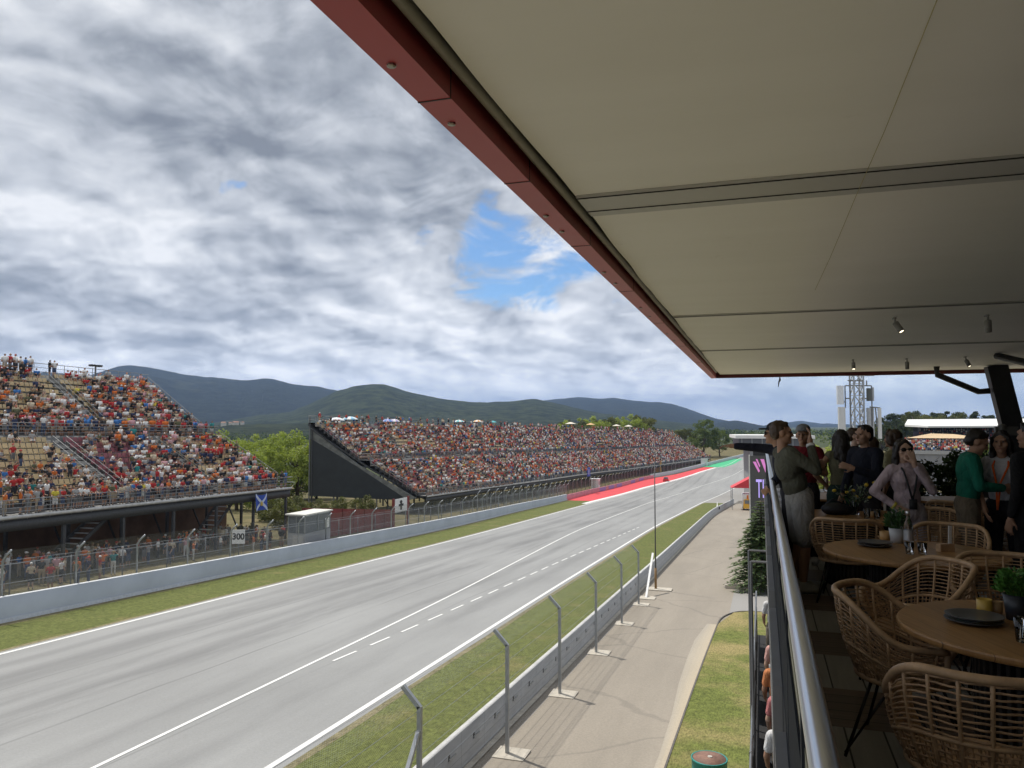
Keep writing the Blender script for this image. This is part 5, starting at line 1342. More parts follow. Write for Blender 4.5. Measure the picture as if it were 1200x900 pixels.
# parasols, flags and tents along the top of the long stand
def parasol(px, py, c1, c2, lab, r=1.5):
    u = float(np.interp(px, [proj(S2.at(u_, 20.6, 11.6))[0] for u_ in range(0, 300, 3)], range(0, 300, 3))); p = S2.at(u, 20.4, 11.6)
    d = (Vector(p) - CAM).length; R = r
    o = empty('parasol', p, rng.uniform(0, 1), lab, 'parasol', 'parasols along the top of the long stand')
    top = at_Y(px, py - 2, p[1]).z - p[2]
    mb = MB(); mb.tube([(0, 0, 0), (0, 0, top)], .03, 6); mb.build('pole', M_rail, o)
    mb = MB(); n = 12
    for k in range(n):
        a0, a1 = 2 * PI * k / n, 2 * PI * (k + 1) / n; V = [(0, 0, top)]
        for rr, zz_ in ((.45, top - .1), (.8, top - .3), (1, top - .55)): V += [(R * rr * math.cos(a0), R * rr * math.sin(a0), zz_), (R * rr * math.cos(a1), R * rr * math.sin(a1), zz_)]
        mb.add(V, [(0, 1, 2), (1, 3, 4, 2), (3, 5, 6, 4)], k % 2)
    mb.build('canopy', [c1, c2], o)
MU = {k: mat('parasol_' + k, c, .7, var=.05) for k, c in dict(white=(.75, .75, .74), blue=(.06, .22, .52), sky=(.25, .5, .68), pale=(.6, .66, .74), teal=(.10, .42, .46), orange=(.68, .33, .07), lilac=(.42, .36, .6), red=(.55, .05, .05)).items()}
parasol(393, 491, MU['white'], MU['pale'], 'white parasol at the near corner of the long stand top')
parasol(409, 490, MU['sky'], MU['white'], 'light blue parasol next to the white one on the long stand top')
parasol(453, 493, MU['blue'], MU['lilac'], 'dark blue and lilac parasol on the long stand top', 1.3)
parasol(461, 493, MU['lilac'], MU['white'], 'pale lilac parasol beside the dark blue one', 1.2)
parasol(537, 494, MU['teal'], MU['white'], 'teal and white parasol on the long stand top')
parasol(559, 494, MU['orange'], MU['white'], 'orange parasol beside the teal one on the long stand top', 1.3)
parasol(577, 495, MU['teal'], MU['teal'], 'plain dark teal parasol on the long stand top', 1.1)
for (px, wd, mm, lab) in ((674, 6.5, 'white', 'long white tent roof, first on the long stand top'), (697, 4.5, 'orange', 'peach coloured tent roof behind the long stand crowd'), (727, 5, 'white', 'white peaked tent roof on the long stand top'), (741, 6, 'white', 'low white tent roof nearest the big tree')):
    u = float(np.interp(px, [proj(S2.at(u_, 20.6, 11.6))[0] for u_ in range(0, 300, 3)], range(0, 300, 3))); p = S2.at(u, 22.5, 11.6)
    o = empty('tent_roof', p, 0, lab, 'tent')
    mb = MB(); mb.add([(-1.6, -wd / 2, 2.2), (1.6, -wd / 2, 2.2), (1.6, wd / 2, 2.2), (-1.6, wd / 2, 2.2), (0, -wd * .2, 2.9), (0, wd * .2, 2.9)], [(0, 1, 4), (1, 2, 5, 4), (2, 3, 5), (3, 0, 4, 5)]); mb.build('roof', mat('tent_' + mm, (.72, .66, .56) if mm == 'white' else (.68, .42, .2), .7), o)
    for (a, b_) in ((-1.5, -1), (1.5, -1), (1.5, 1), (-1.5, 1)):
        mb = MB(); mb.tube([(a, b_ * wd / 2, -1), (a, b_ * wd / 2, 2.2)], .05, 5); mb.build('pole', M_rail, o)
# tricolour flag, floodlight pole and food cart at the top of the nearer stand
p = at_X(137, 441, -69.5); o = empty('waving_flag', (p.x, p.y, p.z - 1.2), 0, 'red white and blue flag waved above the nearer stand', 'flag')
mb = MB(); mb.tube([(0, -.6, -1.2), (0, -.2, 1.1)], .03, 5); mb.build('pole', M_rail, o)
for k, (nm, c) in enumerate((('red_band', (.5, .04, .05)), ('white_band', (.75, .75, .75)), ('blue_band', (.05, .16, .55)))):
    mb = MB(); V = []
    for j in range(5):
        y = -.2 + .42 * (k + j / 4); V += [(.12 * math.sin(y * 3), y, 1.1 - .1 * y), (.12 * math.sin(y * 3 + .5), y - .05, -.1 - .2 * y)]
    mb.add(V, [(2 * j, 2 * j + 1, 2 * j + 3, 2 * j + 2) for j in range(4)]); mb.build(nm, mat('flag_' + nm, c, .7), o)
p = at_X(111.5, 448, -72.5); o = empty('floodlight_pole', (p.x, p.y, gz_(p.y)), 0, 'floodlight pole with two lamp heads behind the nearer stand', 'light pole')
hp = at_X(111, 429, -72.5).z - gz_(p.y)
mb = MB(); mb.tube([(0, 0, 0), (0, 0, hp)], [.16, .09], 8); mb.build('pole', M_galvd, o)
for s_ in (-1, 1):
    mb = MB(); mb.box((0, s_ * .45, hp + .05), (.5, .6, .22)); mb.build('lamp_head', M_darkgap, o)
p = S1.at(20.5, 19.2, 11.3); o = empty('food_cart', tuple(p), 0, 'dark red two-wheeled cart parked at the top of the nearer stand', 'cart')
mb = MB(); mb.box((0, 0, 1.0), (1.1, 2.2, .8)); mb.box((0, 0, 1.45), (1.25, 2.4, .08)); mb.build('body', M_redh, o)
for s_ in (-.8, .8):
    mb = MB(); mb.tube([(.6, s_ + .38 * math.cos(t), .42 + .38 * math.sin(t)) for t in np.linspace(0, 2 * PI, 17)[:-1]], .05, 5, closed=True); mb.build('wheel', M_tyre, o)
# ---------------------------------------------------------------- trees
M_bark = mat('bark', (.09, .065, .045), .9, var=.3, scale=4)
def leafmat(name, c):
    m, nt, b = newmat(name); v = coords(nt); f = noise_tex(nt, v, 1.3, 3)
    L(nt, ramp(nt, f, [(.3, tuple(x * .7 for x in c)), (.7, tuple(x * 1.3 for x in c))]), b.inputs['Base Color'])
    b.inputs['Roughness'].default_value = .7; b.inputs['Specular IOR Level'].default_value = .25
    b.inputs['Subsurface Weight'].default_value = 0
    tr = N(nt, 'ShaderNodeBsdfTranslucent'); tr.inputs[0].default_value = (c[0] * 1.4, c[1] * 1.5, c[2] * .7, 1)
    mx = N(nt, 'ShaderNodeMixShader'); mx.inputs[0].default_value = .3
    L(nt, b.outputs[0], mx.inputs[1]); L(nt, tr.outputs[0], mx.inputs[2]); L(nt, mx.outputs[0], nt.nodes['Material Output'].inputs['Surface'])
    return m
LM = dict(light=[leafmat('leaf_light_a', (.33, .38, .10)), leafmat('leaf_light_b', (.23, .28, .065))],
          mid=[leafmat('leaf_mid_a', (.13, .165, .045)), leafmat('leaf_mid_b', (.075, .105, .03))],
          pine=[leafmat('pine_a', (.045, .06, .025)), leafmat('pine_b', (.03, .042, .018))],
          olive=[leafmat('leaf_olive_a', (.14, .145, .06)), leafmat('leaf_olive_b', (.09, .10, .04))],
          dark=[leafmat('leaf_dark_a', (.03, .05, .018)), leafmat('leaf_dark_b', (.018, .032, .012))])
def leaves(centres, per, spread, size, name, mats, flat=1.0, seed=0, up=.3):
    r = np.random.default_rng(seed); n = len(centres) * per
    c = np.repeat(np.array([q[:3] for q in centres]), per, 0); cr = np.repeat(np.array([q[3] for q in centres]), per)
    d = r.normal(size=(n, 3)); d /= np.linalg.norm(d, axis=1)[:, None]; rad = r.random(n) ** .45 * cr * spread
    P_ = c + d * rad[:, None] * np.array([1, 1, flat])
    a = r.normal(size=(n, 3)); a[:, 2] *= .7; a /= np.linalg.norm(a, axis=1)[:, None]
    b_ = np.cross(a, r.normal(size=(n, 3))); b_ /= np.linalg.norm(b_, axis=1)[:, None]
    s = size * r.uniform(.6, 1.3, n)[:, None]
    V = np.stack([P_ - a * s, P_ - b_ * s * .5, P_ + a * s, P_ + b_ * s * .5], 1).reshape(-1, 3)
    mi = np.repeat(r.integers(0, len(mats), len(centres)), per); mi = np.where(r.random(n) < .25, r.integers(0, len(mats), n), mi)
    return np_mesh(name, V, np.arange(4 * n).reshape(n, 4), mats, mi)
def limbs(h, trunk_r, tips, base_frac=.3, seed=0):
    r = random.Random(seed); mb = MB(); pts = [(0, 0, -.3)]; k = 6
    for i in range(1, k + 1): pts.append((r.uniform(-.02, .02) * h, r.uniform(-.02, .02) * h, h * .85 * i / k))
    mb.tube(pts, [trunk_r * (1 - .85 * i / k) + .02 for i in range(k + 1)], 8)
    for t in tips:
        z0 = h * r.uniform(base_frac, .6); z0 = min(z0, t[2] * .9); i = min(k, max(1, int(z0 / (h * .85) * k))); p = Vector(pts[i])
        m_ = p.lerp(Vector(t[:3]), .5) + Vector((0, 0, -.03 * h)); mb.tube([p, m_, Vector(t[:3])], [trunk_r * .45, trunk_r * .25, trunk_r * .08], 5)
    return mb.mesh('trunk', [M_bark], True)
TREE = {}
def tree_proto(key, h, w, shape, mats, n=40, per=110, size=.22, seed=1, clump=.2, flat=.8):
    r = random.Random(seed); C = []
    while len(C) < n:
        x, y, z = r.uniform(-1, 1), r.uniform(-1, 1), r.uniform(0, 1)
        q = math.hypot(x, y); lim = shape(z)
        if q > lim or q < lim * .45 and r.random() < .6: continue
        C.append((x * w, y * w, h * (z), clump * w * r.uniform(.7, 1.25)))
    TREE[key] = (limbs(h, h * .022 + .05, C[:14], seed=seed), leaves(C, per, 1.0, size, 'crown', mats, flat, seed))
def plant_tree(name, key, loc, s, label, group=None, rz=None, sz=None):
    o = empty(name, loc, rng.uniform(0, 6.28) if rz is None else rz, label, 'tree', group); o.scale = (s, s, s if sz is None else sz)
    link('trunk', TREE[key][0], o); link('crown', TREE[key][1], o); return o
oval = lambda z: .0 if z < .2 else math.sqrt(max(0, 1 - ((z - .6) / .42) ** 2))
full = lambda z: math.sqrt(max(0, 1 - ((z - .52) / .5) ** 2))
column = lambda z: .95 * math.sqrt(max(0, 1 - ((z - .5) / .52) ** 2)) if z > .06 else .3
umbrella = lambda z: 0 if z < .62 else math.sqrt(max(0, 1 - ((z - .70) / .30) ** 2))
tree_proto('willow', 12, 5.2, full, LM['light'], 60, 150, .20, 3, .24)
tree_proto('willow2', 11, 4.4, full, LM['light'], 54, 150, .19, 8, .24)
tree_proto('broad', 14, 5.5, oval, LM['mid'], 60, 140, .24, 4, .23)
tree_proto('olive', 12, 4.6, full, LM['olive'], 50, 130, .22, 5, .24)
tree_proto('pine', 16, 6.0, umbrella, LM['pine'], 44, 150, .26, 6, .22, .55)
tree_proto('pine2', 15, 4.6, lambda z: 0 if z < .45 else math.sqrt(max(0, 1 - ((z - .7) / .32) ** 2)), LM['pine'], 36, 140, .26, 7, .24, .6)
tree_proto('poplar', 13, 2.0, column, LM['light'], 46, 110, .15, 9, .36)
tree_proto('shrub', 3.2, 2.2, full, LM['olive'], 30, 110, .13, 10, .3)
# pale trees between the two grandstands
k = 0
for (px, dep, top, key, lab) in ((279, 128, 512, 'willow', 'pale green tree just behind the end railing of the nearer stand'), (300, 158, 506, 'willow2', 'pale green tree, second from the nearer stand in the gap'), (312, 150, 505, 'willow', 'pale green round tree in the middle of the gap between stands'),
                            (334, 165, 503, 'willow2', 'tall pale green tree left of the black screen, set back'), (350, 160, 500, 'willow', 'tallest pale green tree beside the black screen post'), (372, 168, 516, 'willow2', 'pale green tree partly hidden behind the black screen'), (262, 150, 500, 'willow', 'pale green tree whose top rises behind the mid railing')):
    p = at_depth(px, top, dep); z0 = gz(p.x, p.y); h = p.z - z0; s = h / (12.6 if key == 'willow' else 11.6)
    plant_tree('leafy_tree', key, (p.x, p.y, z0), s, lab, 'pale trees between the grandstands')
for (px, py, dep, lab) in ((352, 612, 100, 'olive bush beside the marshal hut'), (330, 608, 96, 'olive bush between hut and blue flag'), (318, 600, 106, 'olive bush behind the flag post'), (368, 600, 112, 'olive bush under the black screen'), (395, 596, 118, 'olive bush behind the red hoarding'), (343, 590, 110, 'tall olive bush above the hut roof'), (425, 592, 122, 'olive bush at the pointed end of the black screen')):
    p = at_depth(px, py, dep); z0 = gz(p.x, p.y); plant_tree('bush', 'shrub', (p.x, p.y, z0), (.75 if px > 350 else 1.0) + .2 * rng.random(), lab, 'olive bushes under the stands')
# trees that rise behind the far part of the long stand
for i, (px, top, dep) in enumerate(((672, 492, 330), (684, 488, 330), (697, 492, 350), (712, 489, 340), (726, 487, 350), (738, 490, 345), (750, 487, 350), (760, 493, 360), (660, 497, 320), (632, 499, 310))):
    us_ = np.arange(0, S2.len, 2.0); u = float(np.interp(px, [proj(S2.at(u_, 29, 11.6))[0] for u_ in us_], us_)); q_ = S2.at(u, 29, 11.6); dep = (Vector(q_) - CAM).dot(_f)
    p = at_depth(px, top - 7, dep); z0 = gz(p.x, p.y); key = ['olive', 'poplar', 'willow2'][i % 3]; h = p.z - z0
    plant_tree('leafy_tree', key, (p.x, p.y, z0), h / {'olive': 12.6, 'poplar': 13.4, 'willow2': 11.6}[key], f'{["olive green round", "slender pale", "loose pale green"][i % 3]} tree behind the long stand top', f'{["olive", "slender", "loose"][i % 3]} trees behind the long stand', sz=None)
for (px, top, dep, key, lab) in ((825, 490, 440, 'broad', 'biggest dark green tree at the far end of the long stand'), (803, 498, 450, 'olive', 'yellowish green tree beside the biggest dark tree'), (843, 503, 445, 'broad', 'lower dark green tree on the track side of the biggest one'), (788, 504, 460, 'olive', 'small yellowish tree half hidden by the stand end')):
    p = at_depth(px, top, dep); z0 = gz(p.x, p.y); h = p.z - z0; s = h / (14.5 if key == 'broad' else 12.6)
    plant_tree('leafy_tree', key, (p.x, p.y, z0), s * 1.0, lab); 
# right-hand background: pines, poplars, dark belt
for i, (px, top, dep) in enumerate(((1042, 482, 420), (1056, 479, 410), (1070, 476, 400), (1084, 479, 420), (1098, 478, 410), (1113, 477, 400), (1128, 480, 415), (1140, 478, 405), (1156, 483, 400), (1172, 484, 400), (1188, 483, 410), (1204, 480, 400), (1050, 490, 380), (1064, 488, 385), (1034, 490, 390), (1048, 494, 360))):
    p = at_depth(px, top, dep); z0 = gz(p.x, p.y); key = ['pine', 'pine2', 'olive'][i % 3]; h = p.z - z0
    plant_tree('pine_tree' if key != 'olive' else 'leafy_tree', key, (p.x, p.y, z0), h / {'pine': 16.6, 'pine2': 15.6, 'olive': 12.6}[key], {'pine': 'flat-topped stone pine beyond the white roofed stand', 'pine2': 'narrow dark pine beyond the white roofed stand', 'olive': 'rounded grey green tree beyond the white roofed stand'}[key], {'pine': 'flat-topped pines', 'pine2': 'narrow pines', 'olive': 'rounded trees'}[key] + ' beyond the white roofed stand')
for (px, top, dep, key, s_, lab) in ((966, 503, 75, 'poplar', 1, 'bright green poplar behind the woman with long hair'), (953, 508, 82, 'poplar', 1, 'bright green poplar beside the man in the red shirt'), (978, 506, 88, 'poplar', 1, 'bright green poplar beside the white antenna panel'), (942, 512, 95, 'poplar', 1, 'far bright green poplar behind the white pit roof'),
                            (1150, 524, 150, 'broad', 1, 'bushy green tree in front of the white roofed stand'), (1168, 516, 140, 'broad', 1, 'bushy green tree behind the leaning column'), (1195, 512, 150, 'broad', 1, 'bushy green tree beyond the leaning column, outermost'), (1012, 512, 120, 'willow2', 1, 'green tree behind the lattice antenna tower')):
    p = at_depth(px, top, dep); z0 = gz(p.x, p.y); h = p.z - z0
    plant_tree('leafy_tree', key, (p.x, p.y, z0), h / {'poplar': 13.4, 'broad': 14.5, 'willow2': 11.6}[key] , lab)
# dark tree line across the valley, one mass
r = np.random.default_rng(3); C = []
for k in range(900):
    x = r.uniform(-900, 700); y = r.uniform(620, 1500); C.append((x, y, gz(x, y) + 4, r.uniform(5, 10)))
o = link('distant_woods', leaves(C, 70, 1.0, 1.3, 'distant_woods', LM['dark'] + LM['mid'], .8, 5)); o['kind'] = 'stuff'; tag(o, 'dark belt of woods across the valley floor', 'woods')

# spruce beside the terrace: drooping layered branches of short needle sprays
def spruce(loc, h, label):
    r = random.Random(5); o = empty('spruce_tree', loc, 0, label, 'tree'); mb = MB()
    mb.tube([(0, 0, -.2), (0, 0, h * .5), (0, 0, h)], [.2, .12, .02], 8); V = []; Fq = []; MI = []
    for lv in range(30):
        z = h * (.08 + .90 * lv / 29); R = (1 - lv / 30) * h * .38 + .3; nb = 9 if lv < 22 else 6
        for b_ in range(nb):
            a = 2 * PI * (b_ + r.random() * .7) / nb + lv * .7; Rb = R * r.uniform(.7, 1.1); up = r.uniform(.06, .2)
            pts = [Vector((math.cos(a) * Rb * t, math.sin(a) * Rb * t, z + Rb * (up * t - .42 * t * t * (1 - lv / 40)))) for t in (0, .35, .7, 1)]
            mb.tube(pts, [.035, .028, .018, .008], 4)
            sd = Vector((-math.sin(a), math.cos(a), 0))
            for q in range(64):
                t = r.uniform(.15, 1.0); i = min(2, int(t * 3)); base = pts[i].lerp(pts[i + 1], t * 3 - i if t < 1 else 1)
                s_ = r.choice((-1, 1)); out = (Vector((math.cos(a), math.sin(a), 0)) * r.uniform(.4, 1) + sd * s_ * r.uniform(.3, 1.1) + Vector((0, 0, r.uniform(-.35, .15)))).normalized()
                l_ = r.uniform(.16, .34) * (1.15 - .5 * t) * min(1.6, Rb + .3); wv = out.cross(Vector((r.uniform(-.4, .4), r.uniform(-.4, .4), 1))).normalized() * l_ * .16
                k = len(V); V += [base - wv * .5, base + out * l_ * .6 - wv, base + out * l_, base + out * l_ * .6 + wv]; Fq.append((k, k + 1, k + 2, k + 3)); MI.append(0 if r.random() < .6 else 1)
    mb.build('trunk', M_bark, o, True)
    link('foliage', np_mesh('foliage', V, np.array(Fq), [leafmat('spruce_a', (.16, .22, .10)), leafmat('spruce_b', (.10, .15, .065))], MI), o)
p = at_Y(884, 600, 57.0); zt = at_Y(884, 586, 57.0).z; z0 = gz(-.3, 57)
spruce((p.x + .45, 57.0, z0), zt - z0, 'layered grey green spruce beside the screen and the terrace edge')

# low planting with a stone edge below the spruce
p = at_g(862, 690)
mb = MB(); mb.bx(p.x - .7, p.x + 1.8, p.y - .25, p.y + .25, gz_(p.y) - .1, gz_(p.y) + .28)
tag(mb.build('stone_bench', M_pad), 'low pale stone slab on the road edge by the spruce', 'bench')

# ---------------------------------------------------------------- structures beyond the terrace
# lattice antenna tower
D_ = 72.0
c = at_depth(1005, 500, D_); z0 = gz(c.x, c.y)
root = empty('antenna_tower', (c.x, c.y, z0), YAW, 'grey lattice tower with pale antenna panels, top hidden by the canopy', 'tower')
m_px = D_ / F; zz_of = lambda py: at_depth(1005, py, D_).z - z0
hw = 5.6 * m_px; H_ = zz_of(436)
mb = MB()
for sx in (-1, 1):
    for sy in (-1, 1): mb.tube([(sx * hw, sy * hw, 0), (sx * hw, sy * hw, H_)], .075, 6)
rel_ = lambda px: (px - 1005) * m_px
mb.build('leg_frame', M_galv, root)
mb = MB(); nz = int(H_ / (2 * hw * 1.2)); dz = H_ / nz
for i in range(nz):
    z = i * dz
    for (x0_, y0_, x1_, y1_) in ((-hw, -hw, hw, -hw), (-hw, -hw, -hw, hw), (hw, -hw, hw, hw)):
        mb.tube([(x0_, y0_, z), (x1_, y1_, z + dz)], .05, 4); mb.tube([(x1_, y1_, z), (x0_, y0_, z + dz)], .05, 4); mb.tube([(x0_, y0_, z), (x1_, y1_, z)], .032, 4)
mb.build('bracing', M_galv, root)
M_ant = mat('antenna_white', (.60, .61, .60), .5, var=.03); M_antg = mat('antenna_grey', (.36, .38, .40), .5)
def panel(px0, px1, py0, py1, mm, nm='antenna_panel', dy=-.3):
    mb = MB(); x0_, x1_ = rel_(px0), rel_(px1); z0_, z1_ = zz_of(py1), zz_of(py0); w2 = (x1_ - x0_) / 2
    mb.prism([((x0_ + x1_) / 2 + w2 * math.cos(t), dy + w2 * .7 * math.sin(t)) for t in np.linspace(0, 2 * PI, 13)[:-1]], 2, z0_, z1_); mb.build(nm, mm, root, False)
panel(980.5, 989.5, 477, 515, M_ant); panel(979.5, 988, 452, 474, mat('antenna_pale', (.70, .73, .76), .5)); panel(1014, 1019.5, 478, 512, M_antg); panel(1019.5, 1024, 478, 512, mat('antenna_grey_light', (.5, .52, .53), .5), dy=-.1); panel(1027, 1031.5, 478, 514, M_ant)
panel(1014.5, 1020, 455, 470, mat('equipment_dark', (.08, .09, .085), .5), 'equipment_box'); panel(1021.5, 1023.5, 454, 470, M_antg, 'equipment_box')
mb = MB()
for (a, b_) in (((990, 452), (1020, 452)), ((990, 467), (996, 467)), ((1010, 467), (1020, 467)), ((989.5, 452), (989.5, 478)), ((980, 471), (990, 471)), ((1020.5, 452), (1020.5, 500)), ((1024.5, 478), (1026, 500)), ((1018, 477), (1030, 478)), ((995.5, 446), (995.5, 512)), ((989, 440), (1024, 440)), ((1015, 446), (1015, 452)), ((993, 446), (1012, 446))):
    mb.tube([(rel_(a[0]), -.32, zz_of(a[1])), (rel_(b_[0]), -.32, zz_of(b_[1]))], .06, 5)
mb.build('mount', M_galvd, root)
# white roofed grandstand on the right
D_ = 300.0; P0 = at_depth(1068, 498, D_); z0 = gz(P0.x, P0.y)
root = empty('roofed_grandstand', (P0.x, P0.y, z0), math.radians(-12), 'far grandstand under a broad white roof, seen past the terrace guests', 'grandstand')
mp = D_ / F; W_ = 150 * mp; zr_ = P0.z - z0
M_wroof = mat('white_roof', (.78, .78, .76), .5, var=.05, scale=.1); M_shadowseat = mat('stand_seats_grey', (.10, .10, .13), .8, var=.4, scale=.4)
mb = MB(); e = zr_ - .3; f_ = zr_ + 1.2; b_z = zr_ + 2.5
mb.add([(6, -10, e - .1), (W_, -10, e + .1), (W_, 16, b_z), (-2, 16, b_z - .2), (-2.5, 4, e + .5), (6, -10, e - .7), (W_, -10, e - .5), (W_, 16, b_z - .6), (-2, 16, b_z - .8), (-2.5, 4, e - .3)], [(0, 1, 2, 3, 4), (9, 8, 7, 6, 5), (0, 5, 6, 1), (4, 9, 5, 0), (3, 8, 9, 4)]); mb.build('roof', M_wroof, root)
mb = MB()
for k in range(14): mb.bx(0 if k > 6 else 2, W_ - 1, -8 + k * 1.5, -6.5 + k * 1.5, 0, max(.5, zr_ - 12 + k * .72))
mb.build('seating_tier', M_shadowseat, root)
for x in np.arange(2, W_, 8.5):
    mb = MB(); mb.tube([(x, 12, 0), (x, 12, zr_ + 1.5)], .3, 6); mb.build('column', M_galvd, root)
mb = MB(); mb.bx(0, W_, 14.5, 15, 0, zr_ + .5); mb.build('back_wall', M_charc, root)
# lower open stand with a peach tent band in front
D_ = 262.0; P0 = at_depth(1058, 530, D_); z0 = gz(P0.x, P0.y)
root = empty('open_stand', (P0.x, P0.y, z0), math.radians(-12), 'low open stand packed with people below the white roofed grandstand', 'grandstand')
mp = D_ / F; W2 = 95 * mp; zt_ = at_depth(1058, 517, D_).z - z0
mb = MB()
for k in range(8): mb.bx(0, W2, k * 1.1, k * 1.1 + 1.1, 0, max(.3, zt_ - 3.6 + k * .45))
mb.build('tier', mat('open_stand_tier', (.26, .26, .27), .8, var=.2, scale=.3), root)
mb = MB(); mb.bx(-.3, W2 + .3, -.4, -.1, zt_ - 4.3, zt_ - 3.1); mb.build('front_band', mat('open_stand_band', (.42, .42, .42), .7), root)
mb = MB(); mb.add([(1, 6.5, zt_ + 1.0), (W2 * .9, 6.5, zt_ + 1.0), (W2 * .9, 12, zt_ + 1.0), (1, 12, zt_ + 1.0), (W2 * .3, 9, zt_ + 2.6), (W2 * .55, 9, zt_ + 2.4)], [(0, 1, 5, 4), (1, 2, 5), (2, 3, 4, 5), (3, 0, 4)]); mb.build('tent_band', mat('peach_tent', (.62, .46, .28), .7), root)
cz = math.radians(-12); cr = []
for k in range(8):
    for x in np.arange(.5, W2, .55):
        if rng.random() < .8:
            q = Vector((x, k * 1.1 + .4, max(.3, zt_ - 3.6 + k * .45))); q = Matrix.Rotation(cz, 3, 'Z') @ q + P0.xyz * Vector((1, 1, 0)) if False else Matrix.Rotation(cz, 3, 'Z') @ q + Vector((P0.x, P0.y, z0)); cr.append((np.array(q), PI, True))
# dimly seen crowd in the roofed stand
P1 = at_depth(1068, 498, 300.0); z1_ = gz(P1.x, P1.y)
for k in range(14):
    for x in np.arange(2.5, W_ - 1.5, .8):
        if rng.random() < .5:
            q = Matrix.Rotation(cz, 3, 'Z') @ Vector((x, -7.4 + k * 1.5, max(.5, zr_ - 12 + k * .72))) + Vector((P1.x, P1.y, z1_)); cr.append((np.array(q), PI, False))
crowd('crowd', cr, 'distant crowd on the open stand and under the white roof', lambda p: True)
# white pit building roof at the end of the straight
D_ = 190.0; a = at_depth(862, 516, D_); z0 = gz(a.x, a.y)
root = empty('pit_pavilion', (a.x, a.y, z0), math.radians(6), 'flat white-roofed pavilion far along the inside of the straight', 'building')
mp = D_ / F; W3 = 88 * mp; zt_ = at_depth(862, 510, D_).z - z0
mb = MB(); mb.bx(0, W3, 0, 22, zt_ - .8, zt_); mb.build('roof', M_wroof, root)
mb = MB(); mb.bx(.8, W3 - .5, 1.2, 21, zt_ - 3.4, zt_ - .81); mb.build('upper_floor', mat('pavilion_dark', (.10, .11, .13), .4), root)
mb = MB(); mb.bx(3.5, W3 - .4, 1.4, 20.5, 0, zt_ - 3.41); mb.build('lower_floor', mat('pavilion_grey', (.26, .27, .28), .6), root)
for x in np.arange(1.5, W3, 2.4):
    mb = MB(); mb.bx(x, x + .14, .8, .94, zt_ - 3.4, zt_ - .81); mb.build('mullion', M_galv, root)
# vans parked along the paddock road
M_van = mat('van_white', (.76, .76, .76), .35, var=.03); M_vang = mat('van_glass', (.03, .035, .04), .1)
vroot = None
for i, px in enumerate((1034, 1052, 1071, 1092, 1118, 1146, 1164, 1183)):
    p = at_depth(px, 541, 150.0); zg = gz(p.x, p.y)
    lab = ['first', 'second', 'third', 'fourth', 'fifth', 'sixth', 'seventh', 'eighth'][i] + ' white van from the antenna tower in the paddock row'
    if vroot is None:
        vroot = o = empty('parked_van', (p.x, p.y, zg), -.1, lab, 'van', 'white vans parked in the paddock')
        mb = MB(); mb.prism([(-2.6, .35), (2.6, .35), (2.6, 1.0), (1.75, 1.3), (1.3, 2.25), (-2.5, 2.3), (-2.6, 2.1)], 1, -1, 1); mb.build('body', M_van, o)
        mb = MB(); mb.prism([(1.32, 1.35), (1.72, 1.35), (1.3, 2.1), (.6, 2.1), (.6, 1.35)], 1, -1.01, 1.01); mb.build('window', M_vang, o)
        for x in (-1.6, 1.7):
            mb = MB(); mb.prism([(x + .34 * math.cos(t), .34 + .34 * math.sin(t)) for t in np.linspace(0, 2 * PI, 15)[:-1]], 1, -1.03, 1.03); mb.build('wheel', M_tyre, o)
    else: dup(vroot, (p.x, p.y, zg), -.1 + rng.normal(0, .04), lab)
o = ribbon('paddock_road', 14.0, 160.0, 40, 230, M_patch, -.4 + .41, 8)

# a few pale houses on the wooded hill and in the valley
hroot = None
M_hw = mat('house_wall', (.62, .58, .50), .8, var=.1); M_hr = mat('house_roof', (.32, .16, .10), .8, var=.15)
for i, (px, py, dep, w_, lab) in enumerate(((262, 497, 1250, 16, 'first pale house of the village in the valley, beside the stand railing'), (270, 496.5, 1300, 12, 'second pale house of the village in the valley'), (276, 497, 1280, 20, 'third, widest pale house of the village in the valley'), (284, 496, 1320, 12, 'last pale house of the village in the valley'))):
    q = at_depth(px, py, dep)
    if hroot is None:
        hroot = o = empty('house', q, .3, lab, 'house')
        mb = MB(); mb.bx(-.5, .5, -.35, .35, -1.2, .42); mb.build('wall', M_hw, o)
        mb = MB(); mb.prism([(-.42, .425), (.42, .425), (0, .68)], 0, -.55, .55); mb.build('roof', M_hr, o)
    else: o = dup(hroot, q, .3 + i * .4, lab)
    o.scale = (w_ * .45, w_ * .45, w_ * .35)
# ---------------------------------------------------------------- terrace furniture
def m_wood(name, a, c, plank=.16):
    m, nt, b = newmat(name); v = coords(nt); sp = N(nt, 'ShaderNodeSeparateXYZ'); L(nt, v, sp.inputs[0])
    idn = math_(nt, 'FLOOR', math_(nt, 'DIVIDE', sp.outputs[0], plank)); wn = N(nt, 'ShaderNodeTexWhiteNoise', noise_dimensions='1D'); L(nt, idn, wn.inputs['W'])
    gr = noise_tex(nt, coords(nt, 'Object', (16, 1.0, 4)), 2.2, 6, .65, .6)
    col = ramp(nt, gr, [(.28, a), (.72, c)])
    col = mixc(nt, 1.0, col, ramp(nt, wn.outputs[0], [(0, (.78, .76, .74)), (1, (1.15, 1.12, 1.08))]), 'MULTIPLY')
    gp = math_(nt, 'LESS_THAN', math_(nt, 'FRACT', math_(nt, 'DIVIDE', sp.outputs[0], plank)), .022)
    col = mixc(nt, math_(nt, 'MULTIPLY', gp, .75), col, (.03, .02, .012))
    L(nt, col, b.inputs['Base Color']); b.inputs['Roughness'].default_value = .42; bump(nt, b, gr, .12, .003)
    return m
M_table = m_wood('table_wood', (.28, .145, .052), (.43, .245, .095)); M_tedge = m_wood('table_edge', (.20, .12, .055), (.29, .18, .085), 4)
